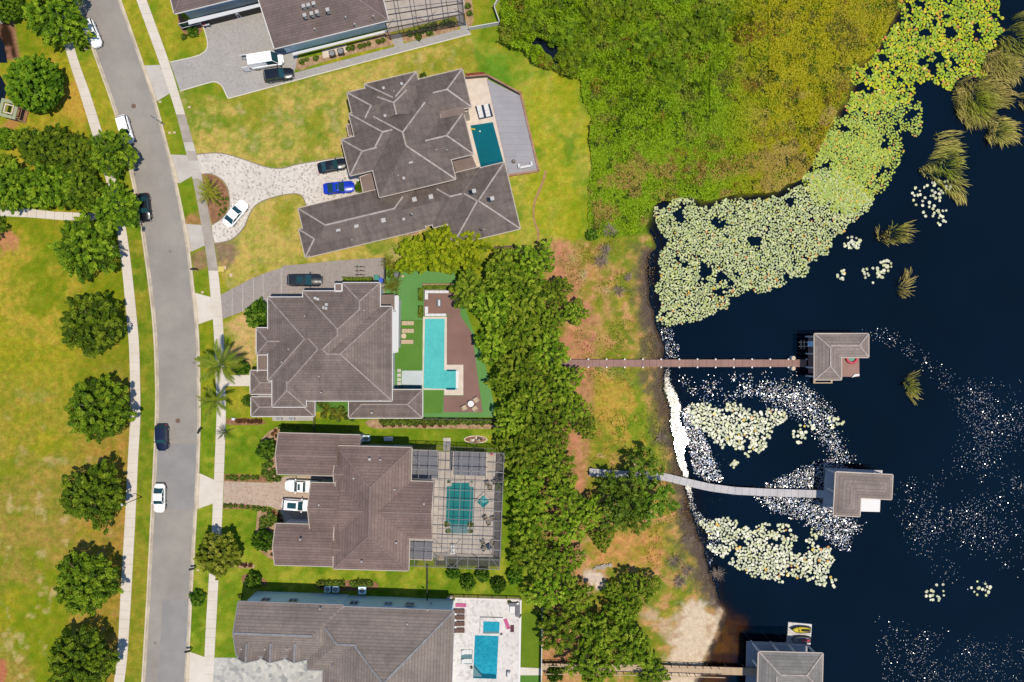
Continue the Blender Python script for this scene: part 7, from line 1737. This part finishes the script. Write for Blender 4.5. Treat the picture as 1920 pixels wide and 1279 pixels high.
BIGL = [(1510, 332), (1460, 360), (1375, 372), (1322, 378), (1292, 360), (1240, 370), (1226, 386), (1232, 430), (1234, 500), (1228, 560), (1232, 600), (1250, 620), (1290, 608), (1340, 598), (1376, 592), (1378, 560), (1400, 548), (1460, 545), (1500, 525), (1510, 500), (1560, 470), (1570, 450), (1600, 420), (1640, 380), (1600, 330), (1550, 310)]
ISL1 = [(1292, 770), (1300, 756), (1345, 762), (1370, 755), (1420, 765), (1475, 770), (1482, 790), (1460, 815), (1440, 835), (1410, 855), (1370, 850), (1340, 840), (1320, 815), (1300, 795)]
ISL2 = [(1310, 990), (1330, 975), (1370, 968), (1410, 990), (1450, 975), (1480, 975), (1490, 1010), (1530, 1010), (1560, 1040), (1565, 1065), (1545, 1100), (1500, 1085), (1450, 1100), (1410, 1090), (1380, 1060), (1330, 1040)]
ALL = []
ALL.append((pads_in(TOPL, 34000, 1.8, 3.3, 1, (.30, .42), 26, .68), 'top')); ALL.append((pads_in(MIDL, 19000, 1.4, 2.6, 2, (.30, .46)), 'mid'))
ALL.append((pads_in([(1500, 330), (1520, 300), (1552, 250), (1575, 215), (1660, 240), (1680, 280), (1660, 330), (1640, 380), (1580, 410), (1520, 380)], 20000, 1.3, 2.5, 31, (.2, .36)), 'mid'))
ALL.append((pads_in(BIGL, 56000, 1.3, 2.7, 3, (.20, .40), 34, .72, 20), 'big')); ALL.append((pads_in(ISL1, 10000, 1.9, 3.5, 4, (.28, .40), 22), 'isl')); ALL.append((pads_in(ISL2, 11500, 1.8, 3.3, 5, (.34, .46), 26), 'isl'))
for c_, n_, r_, s_ in (((1580, 515), 12, 9, 51), ((1637, 512), 22, 18, 52), ((1662, 500), 18, 12, 53), ((1757, 400), 20, 22, 54), ((1740, 365), 26, 26, 55), ((1765, 350), 18, 16, 56), ((1600, 455), 16, 14, 57), ((1608, 455), 14, 10, 58), ((1500, 815), 14, 12, 59), ((1510, 800), 12, 16, 60), ((1570, 795), 10, 12, 61), ((1378, 873), 9, 9, 62), ((1755, 1110), 22, 18, 63), ((1840, 1105), 16, 16, 64), ((1498, 829), 5, 5, 65), ((1555, 1095), 12, 16, 66), ((1535, 1000), 10, 12, 67), ((1560, 790), 6, 9, 68), ((1415, 838), 6, 8, 69)):
    rg = np.random.default_rng(s_); a = rg.random(n_) * 6.28; q = r_ * np.sqrt(rg.random(n_)); ALL.append((np.stack([c_[0] + q * np.cos(a) * 1.2, c_[1] + q * np.sin(a), rg.uniform(2.0, 3.2, n_)], 1), 'isl'))
PC = {'top': [(156, 184, 18), (182, 198, 20), (204, 202, 12), (140, 172, 30)], 'mid': [(166, 190, 70), (150, 180, 72), (188, 202, 78), (182, 190, 46)], 'big': [(196, 206, 146), (176, 192, 134), (212, 216, 154), (188, 200, 112)], 'isl': [(222, 224, 192), (204, 212, 174), (236, 234, 206), (214, 218, 164)]}
OR = [(226, 176, 50), (220, 156, 60), (206, 140, 70), (226, 196, 60)]
rows = []
for arr, zn in ALL:
    rg = np.random.default_rng(len(arr))
    for x_, y_, r_ in arr:
        c_ = PC[zn][rg.integers(4)]; po = .08 if zn == 'top' else .025
        if rg.random() < po: c_ = OR[rg.integers(4)]
        rows.append((x_, y_, r_, *A(*c_), rg.random() * 6.28, rg.random()))
rows = np.array(rows); NS = 10
order = np.argsort(-rows[:, 2]); vis = [i for i in order if 0 < rows[i, 0] < 1920 and 0 < rows[i, 1] < 1279]; solo = vis[:300]; solo_set = np.zeros(len(rows), bool); solo_set[solo] = True
bulk = rows[~solo_set]
def pad_verts(n=NS):
    t = np.linspace(.22, 2 * math.pi - .22, n - 1); v = np.concatenate([[[0.1, 0]], np.stack([np.cos(t), np.sin(t)], 1)]); return v
pv = pad_verts()
rg = np.random.default_rng(77); N = len(bulk); ca, sa = np.cos(bulk[:, 6]), np.sin(bulk[:, 6]); rr = bulk[:, 2] / S
X = (bulk[:, 0] - CX)[:, None] / S + rr[:, None] * (pv[:, 0] * ca[:, None] - pv[:, 1] * sa[:, None]); Y = (CY - bulk[:, 1])[:, None] / S + rr[:, None] * (pv[:, 0] * sa[:, None] + pv[:, 1] * ca[:, None])
tx, ty = rg.normal(size=(2, N)) * .09; Z = WZ + .02 + (np.arange(N) % 23)[:, None] * .0035 + rr[:, None] * (pv[:, 0] * tx[:, None] + pv[:, 1] * ty[:, None]) + .025
V = np.stack([X, Y, Z], 2).reshape(-1, 3); Fc = np.arange(N * NS).reshape(N, NS); K = np.repeat(bulk[:, 3:6] * (.8 + .4 * rg.random((N, 1))), NS, 0)
pm = NT('lily_pad'); at = pm.n.new('ShaderNodeVertexColor'); at.layer_name = 'Col'; pm.L(at.outputs[0], pm.b.inputs['Base Color']); pm.b.inputs['Roughness'].default_value = .5; pm.b.inputs['Specular IOR Level'].default_value = .3
lo_ = bpy.data.objects.new('lily_pads', np_mesh('lily_pads', V, Fc, pm.m, K)); link(lo_); tag(lo_, 'carpet of small round lily pads floating near the shore', kind='stuff')
# the 300 largest as objects of their own, sharing a few meshes
padm = {}
for i in solo:
    x_, y_, r_, cr, cg, cb, a_, q_ = rows[i]; key = (round(cr, 3), round(cg, 3), round(cb, 3))
    if key not in padm:
        n_ = len(pv); k = MB(); k.v = [(p[0], p[1], .03 * (p[0] ** 2 + p[1] ** 2)) for p in pv]; k.v += [(p[0] * .96, p[1] * .96, -.03) for p in pv]; k.f = [tuple(range(n_))] + [(j, n_ + j, n_ + (j + 1) % n_, (j + 1) % n_) for j in range(n_)]; padm[key] = k.mesh('lily_pad', mat('lily_pad_single', (cr, cg, cb), .38, spec=.5, var=.08))
    o = bpy.data.objects.new('lily_pad', padm[key]); COL.objects.link(o); o.location = ((x_ - CX) / S, (CY - y_) / S, WZ + .10 + (i % 17) * .003); o.rotation_euler = (rnd.gauss(0, .05), rnd.gauss(0, .05), a_); s_ = r_ / S; o.scale = (s_, s_, 1)
    if y_ < 240: lab, gr = 'large yellow green lily pad in the top right lily bed', 'largest pads of the top lily bed'
    elif y_ < 700: lab, gr = 'large pale green lily pad in the middle lily band', 'largest pads of the middle lily band'
    elif y_ < 930: lab, gr = 'large cream green lily pad in the island between the two docks', 'largest pads of the island between the docks'
    else: lab, gr = 'large cream green lily pad in the island below the grey dock', 'largest pads of the island below the grey dock'
    tag(o, lab, 'lily pad', gr)
# scraps of floating leaves, sun sparkle put into their pale colours
def specks(poly, n, seed, size=(.8, 1.6), thr=None, cell=40, feather=None):
    def mk(x, y, r):
        ok = np.ones(len(x), bool)
        if thr: ok &= r.random(len(x)) < sstep(fbm(x, y, cell, 17, 3), *thr)
        if feather: ok &= r.random(len(x)) < sstep(sdf(x, y, poly), 0, feather)
        return ok
    x, y, rg = scatter(poly, n, seed, mk, 16); return np.stack([x, y, rg.uniform(*size, len(x))], 1)
SP = [specks([(1440, 700), (1500, 705), (1530, 720), (1575, 765), (1580, 800), (1610, 850), (1625, 880), (1560, 880), (1540, 850), (1500, 800), (1440, 770), (1380, 745), (1290, 735), (1290, 715), (1380, 725)], 17000, 1, (.45, 1.15), feather=36),
      specks([(1400, 920), (1480, 880), (1560, 850), (1620, 880), (1560, 930), (1600, 965), (1640, 980), (1605, 1010), (1598, 1050), (1560, 1030), (1500, 985), (1430, 960)], 15500, 2, (.45, 1.15), feather=20),
      specks([(1600, 600), (1720, 615), (1800, 670), (1880, 690), (1990, 720), (1990, 1060), (1720, 1060), (1690, 1010), (1660, 960), (1670, 880), (1760, 870), (1790, 800), (1760, 720), (1690, 680), (1620, 640)], 13000, 3, (.38, .85), (.22, .75), 60, 70),
      specks([(1605, 600), (1660, 605), (1725, 635), (1800, 690), (1880, 740), (1900, 800), (1850, 860), (1790, 790), (1740, 710), (1680, 665), (1625, 635)], 3400, 21, (.38, .9), feather=26),
      specks([(1630, 1130), (1720, 1170), (1780, 1160), (1860, 1190), (1930, 1160), (1990, 1290), (1630, 1350), (1635, 1200)], 5200, 4, (.38, .85), (.25, .75), 50, 40),
      specks([(1260, 700), (1480, 690), (1520, 700), (1440, 740), (1330, 770), (1290, 740)], 2200, 5, (.6, 1.2), (.35, .6), 30, 8),
      specks([(1275, 770), (1300, 750), (1330, 830), (1360, 900), (1345, 915), (1300, 890)], 5200, 6, (.6, 1.3), feather=6), specks([(1292, 950), (1320, 950), (1350, 1020), (1340, 1060), (1320, 1020)], 1500, 7, (.5, 1.0)),
      specks([(1240, 620), (1268, 620), (1275, 680), (1248, 680)], 700, 8, (.5, 1.0)), specks([(1690, 960), (1990, 940), (1990, 1120), (1720, 1080)], 1100, 9, (.5, 1.0), (.4, .7), 50)]
sp_ = np.concatenate(SP)
# keep specks off roofs and docks
B_ = [[(1497, 622), (1632, 622), (1632, 722), (1497, 722)], [(1540, 876), (1676, 880), (1674, 972), (1540, 970)], [(1030, 672), (1515, 672), (1515, 690), (1030, 690)]]
okm = np.ones(len(sp_), bool)
for b in B_[2:]: okm &= ~inside(sp_[:, 0], sp_[:, 1], b)
sp_ = sp_[okm & (sdf(sp_[:, 0], sp_[:, 1], LAKE) > 4)]; N = len(sp_); rg = np.random.default_rng(5); t = np.linspace(0, 2 * math.pi, 6)[:5]
an = rg.random(N) * 6.28; asp = .5 + .5 * rg.random(N); r0 = sp_[:, 2] / S; ux = np.cos(t)[None] * r0[:, None]; uy = np.sin(t)[None] * (r0 * asp)[:, None]
X = (sp_[:, 0] - CX)[:, None] / S + ux * np.cos(an)[:, None] - uy * np.sin(an)[:, None]; Y = (CY - sp_[:, 1])[:, None] / S + ux * np.sin(an)[:, None] + uy * np.cos(an)[:, None]
Z = np.full_like(X, WZ + .03) + (np.arange(N) % 11)[:, None] * .004 + ux * rg.normal(size=(N, 1)) * .13 + uy * rg.normal(size=(N, 1)) * .13
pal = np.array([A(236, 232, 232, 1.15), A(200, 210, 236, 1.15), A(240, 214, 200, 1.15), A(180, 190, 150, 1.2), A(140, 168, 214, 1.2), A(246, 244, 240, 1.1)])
east = sstep(sp_[:, 0], 1600, 1760)[:, None]; K = pal[rg.integers(0, 6, N)] * (.6 + .55 * rg.random((N, 1))) * (1 - .45 * east)  # sparkle painted dimmer towards the east
sm_ = NT('floating_leaf_scrap'); at = sm_.n.new('ShaderNodeVertexColor'); at.layer_name = 'Col'; sm_.L(at.outputs[0], sm_.b.inputs['Base Color']); sm_.b.inputs['Roughness'].default_value = .17; sm_.b.inputs['Specular IOR Level'].default_value = .8
so_ = bpy.data.objects.new('floating_leaf_scraps', np_mesh('floating_leaf_scraps', np.stack([X, Y, Z], 2).reshape(-1, 3), np.arange(N * 5).reshape(N, 5), sm_.m, np.repeat(K, 5, 0))); link(so_); tag(so_, 'thousands of small leaf scraps on the lake, sun sparkle in their colour', kind='stuff')
